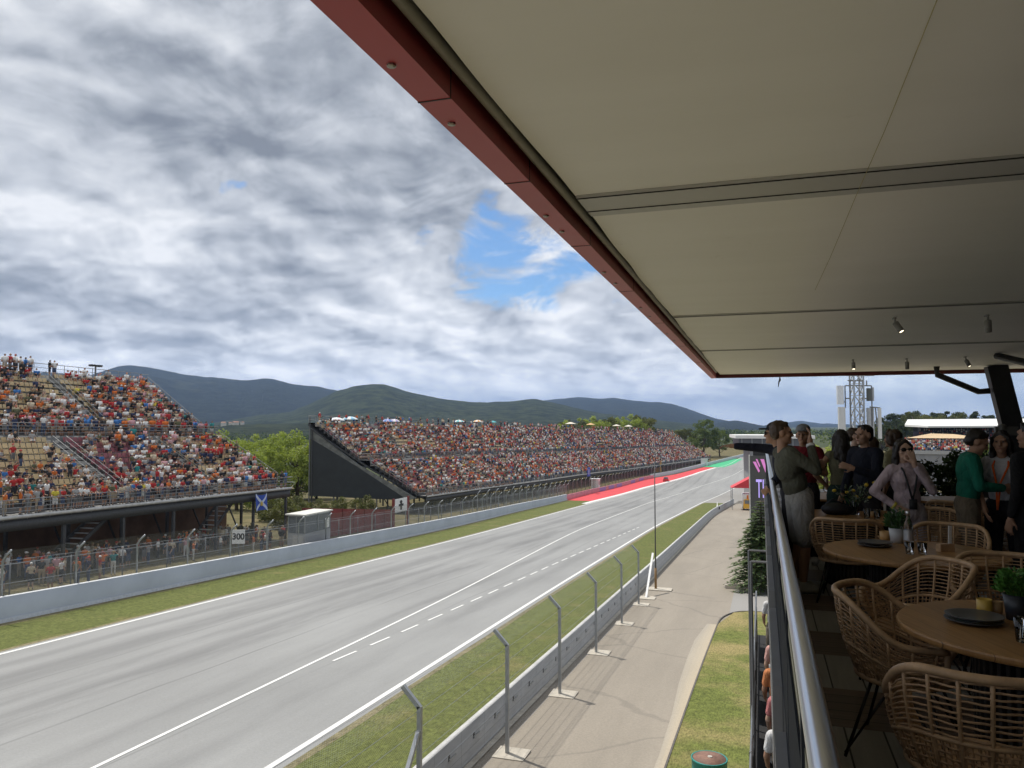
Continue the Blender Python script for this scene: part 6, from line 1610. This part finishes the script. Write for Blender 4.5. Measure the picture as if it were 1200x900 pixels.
M_slat = mat('dark_slat', (.06, .055, .05), .5, var=.2); M_rattan = mat('rattan_cane', (.46, .295, .16), .5, var=.22, scale=14)
M_rattand = mat('rattan_fine', (.40, .25, .135), .55, var=.28, scale=22)
ZT = DECK + .75
def table(px, py, r, rz, label, first=[None]):
    p = at_z(px, py, ZT)
    if first[0] is None:
        o = first[0] = empty('round_table', (p.x, p.y, DECK), rz, label, 'table', 'round wooden tables on the terrace')
        mb = MB(); mb.lathe((0, 0, .712), [(1 - .03, 0), (1 - .005, .006), (1, .016), (1, .028), (1 - .005, .036), (1 - .012, .038)], 72, cap0=True, cap1=True); mb.build('tabletop', M_table, o)
        mb = MB()
        for k in range(44):
            a = 2 * PI * k / 44; mb.box((.46 * math.cos(a), .46 * math.sin(a), .36), (.045, .03, .66), rz=a)
        d = mb.build('slatted_base', M_slat, o); d.scale = (1, 1, 1)
        mb = MB(); mb.lathe((0, 0, 0), [(.50, .0), (.50, .03), (.44, .032), (.42, .68), (.5, .685), (.5, .705)], 40); mb.build('base_core', mat('table_core', (.025, .023, .021), .7), o)
    else: o = dup(first[0], (p.x, p.y, DECK), rz, label)
    o.scale = (r, r, 1); return o, p
T1, c1 = table(1226, 738, .66, .35, 'round plank table nearest the handrail end, with dark plates and a basil pot')
T2, c2 = table(1070, 646, .67, .2, 'round plank table with a white herb pot and a glass bottle')
T3, c3 = table(1003, 604, .66, -.1, 'round plank table with yellow flowers and a dark bag')
T4, c4 = table(964, 581, .55, .1, 'far round table beside the man in the olive jacket')
T5, c5 = table(1034, 583, .55, .3, 'far round table behind the flower vase')
T6, c6 = table(1130, 586, .60, .1, 'round table in front of the man in the green jacket')

def chair_mesh():
    def rail(a):   # a: -1 (arm end) .. 1 around the back
        t = a * math.radians(132); c = math.cos(t)
        s = float(sst(-.25, .85, c)); z = .635 + .205 * s - .02 * max(0, -c)
        rx, ry = .335 + .015 * s, .30 + .03 * s
        return Vector((rx * math.sin(t), -ry * c + .02 + .07 * max(0, -c), z))
    def ring(a):
        t = a * math.radians(132); return Vector((.265 * math.sin(t), -.235 * math.cos(t) + .03, .415))
    def pt(a, v):
        p = ring(a).lerp(rail(a), v); q = math.sin(PI * v) * .022; t = a * math.radians(132)
        return p + Vector((math.sin(t) * q, -math.cos(t) * q, 0))
    A = np.linspace(-1, 1, 49)
    fr = MB(); fr.tube([rail(a) for a in A], .0185, 8); fr.tube([Vector((.265 * math.sin(t), -.235 * math.cos(t) + .03, .415)) for t in np.linspace(0, 2 * PI, 41)[:-1]], .017, 8, closed=True)
    for s in (-1, 1): fr.tube([rail(s), pt(s, .6) + Vector((0, .015, 0)), ring(s)], .016, 8)
    fr.tube([pt(a, .40) for a in np.linspace(-1, 1, 41)], .010, 6)
    rb = MB()
    for a in np.linspace(-.94, .94, 15): rb.tube([pt(a, v) for v in (0, .25, .5, .75, 1)], .0085, 6)
    wv = MB()
    for k, v in enumerate(np.linspace(.05, .95, 17)):
        wv.tube([pt(a, v) + Vector((math.sin(a * 2.3), -math.cos(a * 2.3), 0)) * .006 * math.sin(a * 47 + (k % 2) * PI) for a in np.linspace(-1, 1, 61)], .0048, 4, cap=False)
    for a in np.linspace(-.98, .98, 58): wv.tube([pt(a, v) for v in (.05, .22, .40)], .004, 4, cap=False)
    se = MB()
    for k in range(24):
        x = -.255 + .51 * k / 23; h_ = math.sqrt(max(0, .262 ** 2 - x * x)) * .9
        se.bx(x - .0085, x + .0085, .03 - h_, .03 + h_, .417, .428)
    for y in np.linspace(-.18, .22, 9):
        h_ = math.sqrt(max(0, 1 - ((y - .03) / .235) ** 2)) * .262; se.tube([(-h_, y, .413), (h_, y, .413)], .006, 4)
    lg = []
    for sx in (-1, 1):
        for sy in (-1, 1):
            m_ = MB(); foot = Vector((sx * .27, .03 + sy * .25, .006)); m_.tube([Vector((sx * .15, .03 + sy * .13, .405)), foot], .0085, 6); m_.tube([Vector((sx * .2, .03 + sy * .02, .405)), foot + Vector((0, 0, .02))], .0065, 6); lg.append(m_.mesh('leg', [M_blackm], True))
    st = MB()
    for sx in (-1, 1): st.tube([(sx * .2, -.1, .40), (sx * .2, .17, .40)], .007, 6)
    for y in (-.1, .17): st.tube([(-.2, y, .40), (.2, y, .40)], .007, 6)
    return fr, rb, wv, se, lg, st
CH = [None]
def chair(px, dep, toward, label, dz=0):
    d = ray(px, 500); q = CAM + d * dep; p = Vector((q.x, q.y, DECK))
    t = toward - p; rz = math.atan2(-t.x, t.y) + dz
    if CH[0] is None:
        fr, rb, wv, se, lg, st = chair_mesh()
        o = CH[0] = empty('rattan_chair', p, rz, label, 'chair', 'rattan armchairs on the terrace')
        fr.build('frame', M_rattan, o, True); bk = rb.build('backrest_rib', M_rattan, o, True); wv.build('backrest', M_rattand, o, True); se.build('seat', M_rattand, o); st.build('stretcher', M_blackm, o, True)
        for me in lg: link('leg', me, o)
    else: o = dup(CH[0], p, rz, label)
    return o
V_ = lambda p: Vector((p.x, p.y, DECK))
away = V_(c1)
chair(1140, 3.08, V_(c1) + Vector((-.3, .9, 0)), 'nearest rattan chair with its back to the camera at the basil table')
chair(1045, 4.25, V_(c1) + Vector((.1, .0, 0)), 'rattan chair on the railing side of the basil table, seen from the side')
chair(1072, 5.15, V_(c1) - _r * 9 + _f0 * .6, 'rattan chair behind the basil table, its tall back turned from the plates')
chair(1176, 5.25, V_(c1), 'dark rattan chair beyond the plates, second on the far side of the basil table')
chair(990, 7.75, V_(c3), 'rattan chair beside the olive jacket man, tucked under the flower table')
chair(1084, 8.3, V_(c2), 'rattan chair behind the white herb pot, beside the woman in pink')
chair(1104, 6.95, V_(c2), 'rattan chair behind the menu card at the herb pot table')
chair(1118, 9.5, V_(c6), 'shaded rattan chair between the pink and green dressed guests')
chair(1204, 8.0, V_(c6), 'rattan chair in front of the woman with the orange lanyard')
chair(958, 12.3, V_(c4), 'farthest rattan chair beyond the olive jacket man')
# things on the tables
M_stone = mat('dark_stoneware', (.06, .06, .063), .35, var=.2, scale=8); M_glassc = glassmat('clear_glass'); M_leafp = mat('basil_leaf', (.07, .19, .03), .5, var=.35, scale=20); M_leafd = mat('herb_leaf', (.05, .12, .035), .5, var=.35, scale=20)
def put(px, py): return at_z(px, py, ZT + .0005)
def plates(px, py, n, r, label):
    p = put(px, py)
    for k in range(n):
        o = MB(); o.lathe((0, 0, 0), [(r * .6, 0), (r * .95, .012), (r, .019), (r * .97, .019), (r * .62, .008), (.01, .007)], 36); ob = o.build('plate', M_stone, None, True)
        ob.location = (p.x + .004 * k, p.y, p.z + .021 * k); tag(ob, label + (', topmost' if k == n - 1 else ', underneath'), 'plate', 'dark plates on the tables')
plates(1141, 729, 2, .135, 'dark stoneware plate on the basil table')
plates(1025, 640, 2, .135, 'dark stoneware plate on the herb pot table')
def cup(px, py, r, h, col, label):
    p = put(px, py); o = MB(); o.lathe((0, 0, 0), [(r * .85, 0), (r, h * .3), (r, h), (r * .92, h), (r * .9, h * .1), (.004, h * .08)], 24); ob = o.build('cup', mat('cup_' + label.split()[0], col, .4), None, True); ob.location = p; tag(ob, label, 'cup'); return ob
cup(1154, 721, .037, .085, (.50, .33, .06), 'mustard tumbler behind the dark plates on the basil table'); cup(1168, 720, .03, .07, (.36, .22, .10), 'wooden pot beside the mustard tumbler on the basil table')
cup(1037, 634, .042, .085, (.46, .27, .10), 'tan cup beside the white herb pot'); cup(975, 583, .04, .09, (.46, .29, .12), 'tan wooden cup on the far table by the olive jacket man')
cup(1024, 606, .04, .06, (.42, .25, .10), 'low tan pot on the flower table')
def pot(px, py, r, h, col, leaf, n, lh, label, seed):
    p = put(px, py); o = empty('potted_plant', p, 0, label, 'plant')
    b = MB(); b.lathe((0, 0, 0), [(r * .78, 0), (r, h), (r * .93, h), (r * .88, h * .85), (.003, h * .84)], 28); b.build('pot', mat('pot_' + label.split()[0] + str(seed), col, .45), o, True)
    rr = random.Random(seed); b = MB(); s_ = MB()
    for k in range(n):
        a = rr.uniform(0, 6.28); q = rr.random() ** .5; z = h + lh * rr.uniform(.15, 1) * (1 - .45 * q * q); c = Vector((q * r * 1.35 * math.cos(a), q * r * 1.35 * math.sin(a), z))
        d = Vector((math.cos(a) * .7 + rr.uniform(-.5, .5), math.sin(a) * .7 + rr.uniform(-.5, .5), rr.uniform(-.1, .8))).normalized(); w = d.cross(Vector((rr.uniform(-1, 1), rr.uniform(-1, 1), .6))).normalized(); l = rr.uniform(.022, .042); nn = d.cross(w) * .006
        b.add([c, c + d * l * .5 + w * l * .33 + nn, c + d * l, c + d * l * .5 - w * l * .33 + nn, c + d * l * .5], [(0, 1, 4), (1, 2, 4), (2, 3, 4), (3, 0, 4)])
        if k % 5 == 0: s_.tube([(c.x * .4, c.y * .4, h * .8), c], .0022, 4)
    f_ = b.build('foliage', leaf, o); s_.build('stem', leaf, o)
    return o
pot(1192, 726, .062, .13, (.018, .022, .03), M_leafp, 420, .13, 'bushy bright green basil in a black pot on the plate table', 1)
pot(1051, 636, .062, .125, (.52, .53, .54), M_leafd, 360, .17, 'dark green herbs in a white tapered pot', 2)
def glass_(px, py, r, h, label):
    p = put(px, py); o = MB(); o.lathe((0, 0, 0), [(r * .8, 0), (r, h), (r * .94, h), (r * .74, .012), (.003, .012)], 24); ob = o.build('drinking_glass', M_glassc, None, True); ob.location = p; tag(ob, label, 'glass')
glass_(1199, 752, .036, .11, 'clear tumbler at the edge of the basil table'); glass_(1066, 649, .034, .09, 'clear tumbler in front of the herb pot'); glass_(1081, 649, .036, .085, 'second clear tumbler beside the herb pot, closer to the menu card')
glass_(1016, 608, .036, .11, 'clear tumbler beside the flower vase'); glass_(1028, 608, .036, .10, 'clear tumbler nearest the pink shirted woman on the flower table')
# capped water bottle with a silver label band
p = put(1065, 640); o = empty('water_bottle', p, 0, 'clear glass bottle with a silver top beside the herb pot', 'bottle')
b = MB(); b.lathe((0, 0, 0), [(.036, 0), (.038, .01), (.038, .16), (.028, .20), (.014, .235), (.014, .275)], 24); b.build('glass_body', M_glassc, o, True)
b = MB(); b.lathe((0, 0, .255), [(.017, 0), (.018, .03), (.012, .036)], 16); b.build('cap', M_steel, o, True)
b = MB(); b.lathe((0, 0, .05), [(.0385, 0), (.0385, .085)], 24, cap0=False, cap1=False); b.build('label_band', mat('silver_band', (.55, .56, .58), .3, .6), o, True)
p = put(968, 575); o = empty('water_bottle', p, 0, 'slim clear bottle on the far table by the olive jacket man', 'bottle')
b = MB(); b.lathe((0, 0, 0), [(.036, 0), (.038, .01), (.038, .16), (.028, .20), (.014, .235), (.014, .285)], 20); b.build('glass_body', M_glassc, o, True)
b = MB(); b.lathe((0, 0, .27), [(.017, 0), (.018, .03), (.012, .036)], 16); b.build('cap', M_steel, o, True)
# menu cards on wooden blocks
def menu(px, py, label, s=1.0):
    p = put(px, py); o = empty('menu_stand', p, YAW + .2, label, 'menu stand')
    b = MB(); b.box((0, 0, .03), (.13, .05, .06)); b.build('block', M_rattan, o); b = MB(); b.box((.045, 0, .115 * s), (.03, .004, .17 * s), M=Matrix.Rotation(.05, 3, 'Y')); b.build('card', M_board, o)
menu(1108, 646, 'white card upright in a wooden block on the herb pot table'); menu(1033, 605, 'dark wooden block with a small card on the flower table', .7)
# flower vase and dark bag on the third table
p = put(1001, 603); o = empty('flower_vase', p, 0, 'glass vase with yellow flowers and pale stems on the flower table', 'vase')
b = MB(); b.lathe((0, 0, 0), [(.05, 0), (.055, .02), (.05, .14), (.045, .16)], 20, cap1=False); b.build('glass_body', M_glassc, o, True)
rr = random.Random(4); b = MB(); fl = MB(); lf = MB()
for k in range(26):
    a = rr.uniform(0, 6.28); q = rr.uniform(.05, .26); t = Vector((q * math.cos(a), q * math.sin(a), rr.uniform(.20, .36))); b.tube([(0, 0, .03), (t.x * .4, t.y * .4, .17), t], .003, 4)
    if k < 9: fl.ell(t, (.022, .022, .016), 8, 6)
    for j in range(5):
        d = Vector((rr.uniform(-1, 1), rr.uniform(-1, 1), rr.uniform(-.2, 1))).normalized() * .05; w = d.cross(Vector((0, 0, 1))).normalized() * .012; c = t * rr.uniform(.6, 1); lf.add([c, c + d * .5 + w, c + d, c + d * .5 - w], [(0, 1, 2, 3)])
b.build('stem', M_leafd, o); fl.build('flower', mat('yellow_petal', (.70, .50, .04), .6), o, True); lf.build('foliage', mat('silver_leaf', (.22, .26, .20), .5, var=.3), o)
p = put(979, 603)
b = MB(); b.ell((0, 0, .06), (.15, .09, .075), 18, 12); b.ell((.1, .02, .05), (.1, .07, .055), 14, 10); b.tube([(-.1, 0, .11), (-.02, .02, .17), (.08, 0, .12)], .012, 6); ob = b.build('handbag', mat('bag_black', (.012, .013, .018), .5), None, True); ob.location = p; tag(ob, 'soft black bag lying on the flower table', 'bag')
# service trolley box with a pale lamp base (grey square seen behind the vase) 
p = put(1002, 576); b = MB(); b.lathe((0, 0, 0), [(.07, 0), (.10, .16), (.095, .16), (.06, .02)], 20); ob = b.build('ice_bucket', mat('bucket_pale', (.42, .42, .46), .4), None, True); ob.location = p + Vector((0, 0, .0)); tag(ob, 'pale grey ice bucket on the far table behind the flowers', 'bucket')

# planters with dark hedging closing the end and the far side of the terrace
def hedge(x0, x1, y0, y1, h, label, seed, n):
    o = empty('planter', ((x0 + x1) / 2, (y0 + y1) / 2, DECK), 0, label, 'planter'); lx, ly = (x1 - x0) / 2, (y1 - y0) / 2
    b = MB(); b.bx(-lx, lx, -ly, ly, 0, .42); b.build('box', M_dark, o)
    r = np.random.default_rng(seed); C = [(r.uniform(-lx, lx), r.uniform(-ly, ly), .42 + (h - .42) * r.random() ** .8, r.uniform(.12, .26)) for k in range(n)]
    link('foliage', leaves(C, 46, 1.0, .055, 'foliage', LM['dark'], 1, seed), o)
hedge(2.4, 4.5, 15.2, 15.8, 1.12, 'dark leafy planter behind the woman with long hair', 1, 60)
hedge(4.0, 6.0, 19.4, 20.0, 1.05, 'dark leafy planter behind the woman in the pink shirt', 2, 60)
hedge(6.3, 8.6, 19.4, 20.0, .82, 'lower dark planter behind the orange lanyard woman', 3, 36)
# stools and a dark sideboard block standing in the shade between the guests
hedge(4.25, 5.3, 13.2, 13.8, .98, 'narrow dark planter between the pink and green dressed guests', 4, 40)
# ---------------------------------------------------------------- guests on the terrace
def hand(wr, d, n, side, curl=.5):
    """palm, four bent fingers of unequal length and a thumb; d: pointing direction, n: out of the palm, side: towards the thumb"""
    d = Vector(d).normalized(); n = Vector(n); n = (n - d * n.dot(d)).normalized(); t = d.cross(n) * side
    M = Matrix((t, n, d)).transposed(); P = [ell(wr + d * .05, (.040, .017, .055), 'skin', M), cap(wr - d * .02, wr + d * .03, .027, .03, 'skin')]
    for i, l in enumerate((.070, .080, .074, .056)):
        b = wr + d * .095 + t * (.030 - .020 * i); sp_ = t * (.16 - .11 * i)
        d1 = (d + sp_ + n * curl * .6).normalized(); d2 = (d + sp_ * .6 + n * curl * 1.7).normalized(); m = b + d1 * l * .5
        P += [cap(b - d1 * .015, m, .0095, .009, 'skin'), cap(m, m + d2 * l * .5, .009, .0075, 'skin')]
    b = wr + d * .035 + t * .032; d1 = (d * .75 + t * .75 + n * .25).normalized(); m = b + d1 * .036; P += [cap(b - d1 * .02, m, .0125, .0105, 'skin'), cap(m, m + (d + t * .25 + n * .3).normalized() * .032, .010, .0085, 'skin')]
    return P
HAIRS = {'dark': (.014, .010, .008), 'brown': (.055, .032, .018), 'fair': (.22, .14, .07)}
def fabric(nm, c):
    if nm in MAT: return MAT[nm]
    m, nt, b = newmat(nm); v = coords(nt); f = noise_tex(nt, coords(nt, 'Object', (1, 1, .55)), 7, 5, .6, 1.6)
    L(nt, ramp(nt, f, [(.3, tuple(x * .82 for x in c)), (.7, tuple(x * 1.15 for x in c))]), b.inputs['Base Color']); b.inputs['Roughness'].default_value = .85; b.inputs['Specular IOR Level'].default_value = .25
    bump(nt, b, f, 1.0, .05); MAT[nm] = m; return m
def person(label, px, dep, facing, J, floor=None, pos=None, height=1.75, female=False, top=((.1, .1, .1), 'long', 'jacket'), bottom=((.05, .05, .06), 'long', 'trousers'), hair='dark', style='short', head=(0, 0, 0), hands={}, extra=None, skin=1, shoe=(.5, .5, .5), group=None, girth=1.0):
    fl = DECK if floor is None else floor
    if pos is None: d = ray(px, 500); q = CAM + d * dep; pos = (q.x, q.y, fl)
    if female:
        for s in 'lr':
            dx = J['sh' + s].x * .16
            for k in ('sh', 'el', 'wr'): J[k + s].x -= dx
    P, q, R = figure(J, female, top[1], bottom[1], head, simple=False, girth=girth)
    skinP = [p for p in P if p[5] in ('skin',)]
    for s in 'lr':
        d, n = hands.get(s, (None, None))
        wr = J['wr' + s]; fd = (wr - J['el' + s]).normalized() if d is None else Vector(d)
        skinP += hand(wr, fd, n if n is not None else (Vector((1, 0, 0)) if s == 'l' else Vector((-1, 0, 0))), 1 if s == 'l' else -1, .45)
    cover = [p for p in P if p[5] in ('top', 'bottom')]
    body_p = skinP + [(p[0], p[1], p[2], p[3] * .94, p[4] * .94, 'skin') if p[0] == 'cap' else (p[0], p[1], p[2] * .94, p[3], 0, 'skin') for p in cover] + [p for p in P if p[5] == 'shoe']
    me = fuse(body_p, .0095, 2, name='person'); me.materials.append(mSK[skin])
    o = link('person', me); o.location = pos; o.rotation_euler = (0, 0, facing); s_ = height / 1.75; o.scale = (s_,) * 3; tag(o, label, 'person', group)
    tp = [p for p in P if p[5] == 'top']
    me = fuse(tp, .012, 3, .013, name=top[2]); me.materials.append(fabric('cloth_%s_%.3f_%.3f' % (top[2], top[0][0], top[0][1]), top[0])); link(top[2], me, o)
    bt = [p for p in P if p[5] == 'bottom']
    me = fuse(bt, .012, 3, .015, name=bottom[2]); me.materials.append(fabric('cloth_%s_%.3f_%.3f' % (bottom[2], bottom[0][0], bottom[0][1]), bottom[0])); link(bottom[2], me, o)
    for s in 'lr':
        sh = [p for p in P if p[5] == 'shoe' and (p[1].x < 0) == (J['an' + s].x < 0)]
        me = fuse(sh, .011, 2, .009, name='shoe'); me.materials.append(cm('shoe_%.2f' % shoe[0], shoe)); link('shoe', me, o)
    hp = []
    if style != 'none':
        hp = [ell(q((0, -.028, .046)), (.084, .098, .084), 'hair', R), ell(q((0, -.06, .0)), (.080, .062, .075), 'hair', R)]
        if style == 'short': hp.append(cap(q((-.042, .036, .102)), q((.042, .036, .102)), .017, .017, 'hair'))
        else: hp += [cap(q((0, .045, .112)), q((sx * .070, .045, .045)), .022, .020, 'hair') for sx in (-1, 1)] + [cap(q((sx * .074, .04, .045)), q((sx * .080, .01, -.06)), .021, .024, 'hair') for sx in (-1, 1)]
        if style == 'long':
            hp += [cap(q((0, -.075, .0)), J['che'] + Vector((0, -.125, .06)), .075, .055, 'hair'), cap(q((-.075, -.02, .02)), J['shl'] + Vector((.055, .015, -.10)), .034, .03, 'hair'), cap(q((.075, -.02, .02)), J['shr'] + Vector((-.055, .015, -.10)), .034, .03, 'hair'), cap(q((-.04, -.07, -.05)), J['che'] + Vector((-.08, -.11, .1)), .05, .035, 'hair'), cap(q((.04, -.07, -.05)), J['che'] + Vector((.08, -.11, .1)), .05, .035, 'hair')]
        if style == 'bob': hp += [cap(q((-.07, -.02, .03)), q((-.07, -.02, -.07)), .035, .03, 'hair'), cap(q((.07, -.02, .03)), q((.07, -.02, -.07)), .035, .03, 'hair'), ell(q((0, -.075, -.03)), (.075, .05, .09), 'hair', R)]
        me = fuse(hp, .011, 1, name='hair')
        for v_ in me.vertices:
            c_ = v_.co; k_ = mnoise.noise(Vector((c_.x * 95, c_.y * 95, c_.z * 22))) * .0075 + mnoise.noise(Vector((c_.x * 24, c_.y * 24, c_.z * 14))) * .009
            v_.co = c_ + v_.normal * k_
        me.materials.append(mat('hair_' + hair, HAIRS[hair], .5, var=.3, scale=30, stretch=(6, 6, 1))); link('hair', me, o)
    b = MB()
    for sx in (-1, 1): b.ell(q((sx * .031, .083, .012)), (.0125, .009, .007), 10, 6, M=R)
    b.build('eye', mat('eye_dark', (.05, .04, .035), .3), o, True)
    b = MB(); b.tube([q((-.022, .098, -.056)), q((0, .103, -.055)), q((.022, .098, -.056))], [.003, .006, .003], 6); b.build('mouth', mat('lip', (.30, .10, .085), .5), o, True)
    if extra: extra(o, q, R, J)
    return o
def capx(col, brim=(0, 1)):
    def fn(o, q, R, J):
        b = MB(); V = []
        b.ell(q((0, -.02, .075)), (.092, .108, .075), 18, 10, M=R); me = b.mesh('cap', [cm('cap_%.2f_%.2f' % col[:2], col)], True); link('cap', me, o)
        b = MB(); b.ell(q((0, .105, .062)), (.070, .075, .011), 16, 6, M=R); link('cap_brim', b.mesh('cap_brim', [cm('cap_%.2f_%.2f' % col[:2], col)], True), o)
    return fn
def shades(o, q, R, J):
    b = MB()
    for sx in (-1, 1): b.ell(q((sx * .034, .094, .012)), (.030, .012, .023), 14, 8, M=R)
    b.tube([q((-.012, .104, .018)), q((.012, .104, .018))], .004, 5)
    for sx in (-1, 1): b.tube([q((sx * .06, .088, .018)), q((sx * .082, .0, .012))], .003, 4)
    b.build('sunglasses', mat('sunglass_black', (.008, .008, .009), .12, spec=.6), o, True)
def both(*fs):
    def fn(*a):
        for f in fs: f(*a)
    return fn
fwd = YAW                       # heading that looks away from the camera
def toward(rel): return YAW + math.radians(rel)   # 0 away, 90 to the left, 180 at the camera, -90 to the right
# man in the olive jacket at the rail, hand at his mouth, looking right
def wristband(col, s, t=.10):
    def fn(o, q, R, J):
        e, w_ = J['el' + s], J['wr' + s]; c = w_.lerp(e, t); d = (w_ - e).normalized(); b = MB(); b.tube([c - d * .014, c + d * .014], .044, 14); b.build('wristband', cm('band_%.2f' % col[0], col), o, True)
    return fn
person('man in olive jacket and grey shorts at the handrail, hand raised to his mouth', 935, 8.25, toward(-93), joints(elr=(.27, .17, 1.20), wrr=(.12, .24, 1.46), ell=(-.26, .10, 1.17), wrl=(-.12, .26, 1.20), hd=(0, .035, 1.63), shr=(.18, .02, 1.41), lean=-17),
       height=1.82, top=((.085, .085, .062), 'long', 'jacket'), bottom=((.30, .29, .27), 'short', 'shorts'), hair='brown', head=(-3, 0, -8), hands={'r': ((-.25, .1, 1), (-.3, -1, 0))}, shoe=(.42, .42, .41), extra=wristband((.75, .75, .73), 'r'), girth=1.12)
# man with cap leaning over the rail, arm pointing down the straight
pos2 = CAM + ray(921, 500) * 9.1
person('man in navy top and black cap pointing down the straight over the rail', 0, 0, toward(62), joints(lean=14, elr=(.22, .26, 1.52), wrr=(.16, .54, 1.61), ell=(-.23, .05, 1.15), wrl=(-.14, .20, 1.06)), pos=(pos2.x + .05, pos2.y, DECK), height=1.80,
       top=((.012, .014, .024), 'long', 'sweater'), bottom=((.03, .03, .035), 'long', 'trousers'), hands={'r': ((0, 1, .02), (0, 0, -1))}, extra=both(capx((.012, .012, .014)), shades))
person('man in dark red shirt and grey cap behind the olive jacket man', 941, 9.9, toward(150), joints(ell=(-.26, .05, 1.15), wrl=(-.1, .24, 1.22)), height=1.75, top=((.16, .012, .02), 'short', 'shirt'), bottom=((.03, .03, .035), 'long', 'trousers'), hair='dark', extra=capx((.20, .21, .22)))
person('woman with long dark hair and olive top, back turned, hand on hip', 985, 9.7, toward(-12), joints(ell=(-.36, -.07, 1.17), wrl=(-.19, .03, 1.0), elr=(.27, .08, 1.18), wrr=(.2, .28, 1.2)), height=1.70, female=True, top=((.16, .155, .10), 'none', 'top'), bottom=((.02, .045, .04), 'long', 'trousers'), style='long', skin=1)
person('man in navy shirt with dark hair facing the long-haired woman', 1013, 9.1, toward(112), joints(ell=(-.26, .12, 1.17), wrl=(-.14, .32, 1.25), elr=(.26, .0, 1.15), wrr=(.24, .12, .93)), height=1.76, top=((.014, .017, .03), 'long', 'shirt'), bottom=((.03, .03, .04), 'long', 'trousers'), hair='dark', skin=0)
person('guest in black with a face just behind the navy shirt', 1001, 11.0, toward(-120), joints(), height=1.72, top=((.02, .02, .022), 'long', 'shirt'), bottom=((.03, .03, .03), 'long', 'trousers'), hair='brown', skin=2)
person('shorter brown-haired guest in black, behind the pink shirted woman', 1031, 10.4, toward(60), joints(hd=(0, .05, 1.60), lean=8), height=1.64, top=((.02, .021, .022), 'long', 'shirt'), bottom=((.03, .03, .03), 'long', 'trousers'), hair='brown', style='bob')
person('guest in pale yellow shirt with fair brown hair, turned away', 1047, 9.9, toward(35), joints(), height=1.70, female=True, top=((.35, .33, .20), 'short', 'shirt'), bottom=((.03, .03, .035), 'long', 'trousers'), hair='brown', style='bob')
def strap(o, q, R, J):
    b = MB(); c = J['che']
    for sx in (-1, 1): b.tube([J['nk'] + Vector((sx * .05, -.0, .0)), c + Vector((sx * .07, .135, .09)), c + Vector((sx * .04, .16, -.05)), J['wai'] + Vector((0, .135, -.02))], .011, 6)
    b.box(J['wai'] + Vector((0, .145, -.06)), (.08, .012, .11)); b.build('lanyard', cm('strap_dark', (.02, .022, .025)), o, True)
person('woman in pale pink shirt and sunglasses, hand on hip, other hand at her mouth', 1062, 7.9, toward(176), joints(elr=(.40, .03, 1.20), wrr=(.20, .10, 1.02), ell=(-.24, .14, 1.17), wrl=(-.05, .20, 1.47), hd=(0, .02, 1.62), side=4), height=1.62, female=True,
       top=((.50, .40, .43), 'long', 'shirt'), bottom=((.42, .36, .37), 'long', 'trousers'), style='long', hands={'l': ((.3, .1, 1), (0, -1, 0)), 'r': ((-.8, .2, -.4), (0, -1, .0))}, extra=both(shades, strap, wristband((.5, .42, .06), 'r')), skin=2)
person('man in green jacket looking down at his hands', 1131, 7.9, toward(-112), joints(elr=(.25, .06, 1.16), wrr=(.09, .30, 1.16), ell=(-.25, .08, 1.16), wrl=(-.05, .31, 1.17), hd=(0, .06, 1.60), lean=4), height=1.74, top=((.012, .16, .105), 'long', 'jacket'), bottom=((.16, .13, .09), 'long', 'trousers'), hair='dark', head=(-30, 0, 0), style='short')
def lany(o, q, R, J):
    b = MB(); c = J['che']
    for sx in (-1, 1): b.tube([J['nk'] + Vector((sx * .055, 0, 0)), c + Vector((sx * .07, .145, .09)), c + Vector((.02 + sx * .02, .17, -.08)), J['pel'] + Vector((.04, .17, -.02))], .010, 6)
    b.build('lanyard', cm('lanyard_orange', (.75, .13, .02)), o, True)
person('woman in white top with an orange lanyard, leaning on the table', 1174, 7.9, toward(140), joints(ell=(-.27, .06, 1.16), wrl=(-.24, .20, .93), elr=(.25, .10, 1.16), wrr=(.16, .32, .98), lean=6), height=1.70, female=True, top=((.55, .55, .57), 'short', 'top'), bottom=((.018, .018, .022), 'long', 'trousers'), style='long', extra=lany, skin=1)
person('person all in black with the back turned beside the leaning column', 1208, 7.1, toward(20), joints(), height=1.78, top=((.010, .010, .011), 'long', 'jacket'), bottom=((.012, .012, .013), 'long', 'trousers'), hair='dark', girth=1.1)
# people on the gallery below
for (Y, x, topc, lab, f_) in ((18.2, .20, (.70, .70, .70), 'white shirted guest on the lower gallery, farthest along', 0), (14.6, .24, (.66, .38, .34), 'guest in salmon top on the lower gallery, behind the white shirted one', 2), (13.2, .20, (.62, .24, .10), 'guest in orange top on the lower gallery', 1), (11.9, .25, (.55, .20, .20), 'guest in faded red top on the lower gallery', 2), (10.6, .22, (.70, .70, .68), 'bare-armed guest in white on the lower gallery, nearest the camera', 1)):
    person(lab, 0, 0, math.radians(25), joints(ell=(-.22, .06, 1.15), wrl=(-.15, .2, 1.0), lean=4), pos=(x, Y, LZ), height=1.74, top=(topc, 'short', 'shirt'), bottom=((.25, .22, .18), 'short', 'shorts'), hair=['dark', 'fair', 'brown'][f_], skin=f_, group=None)
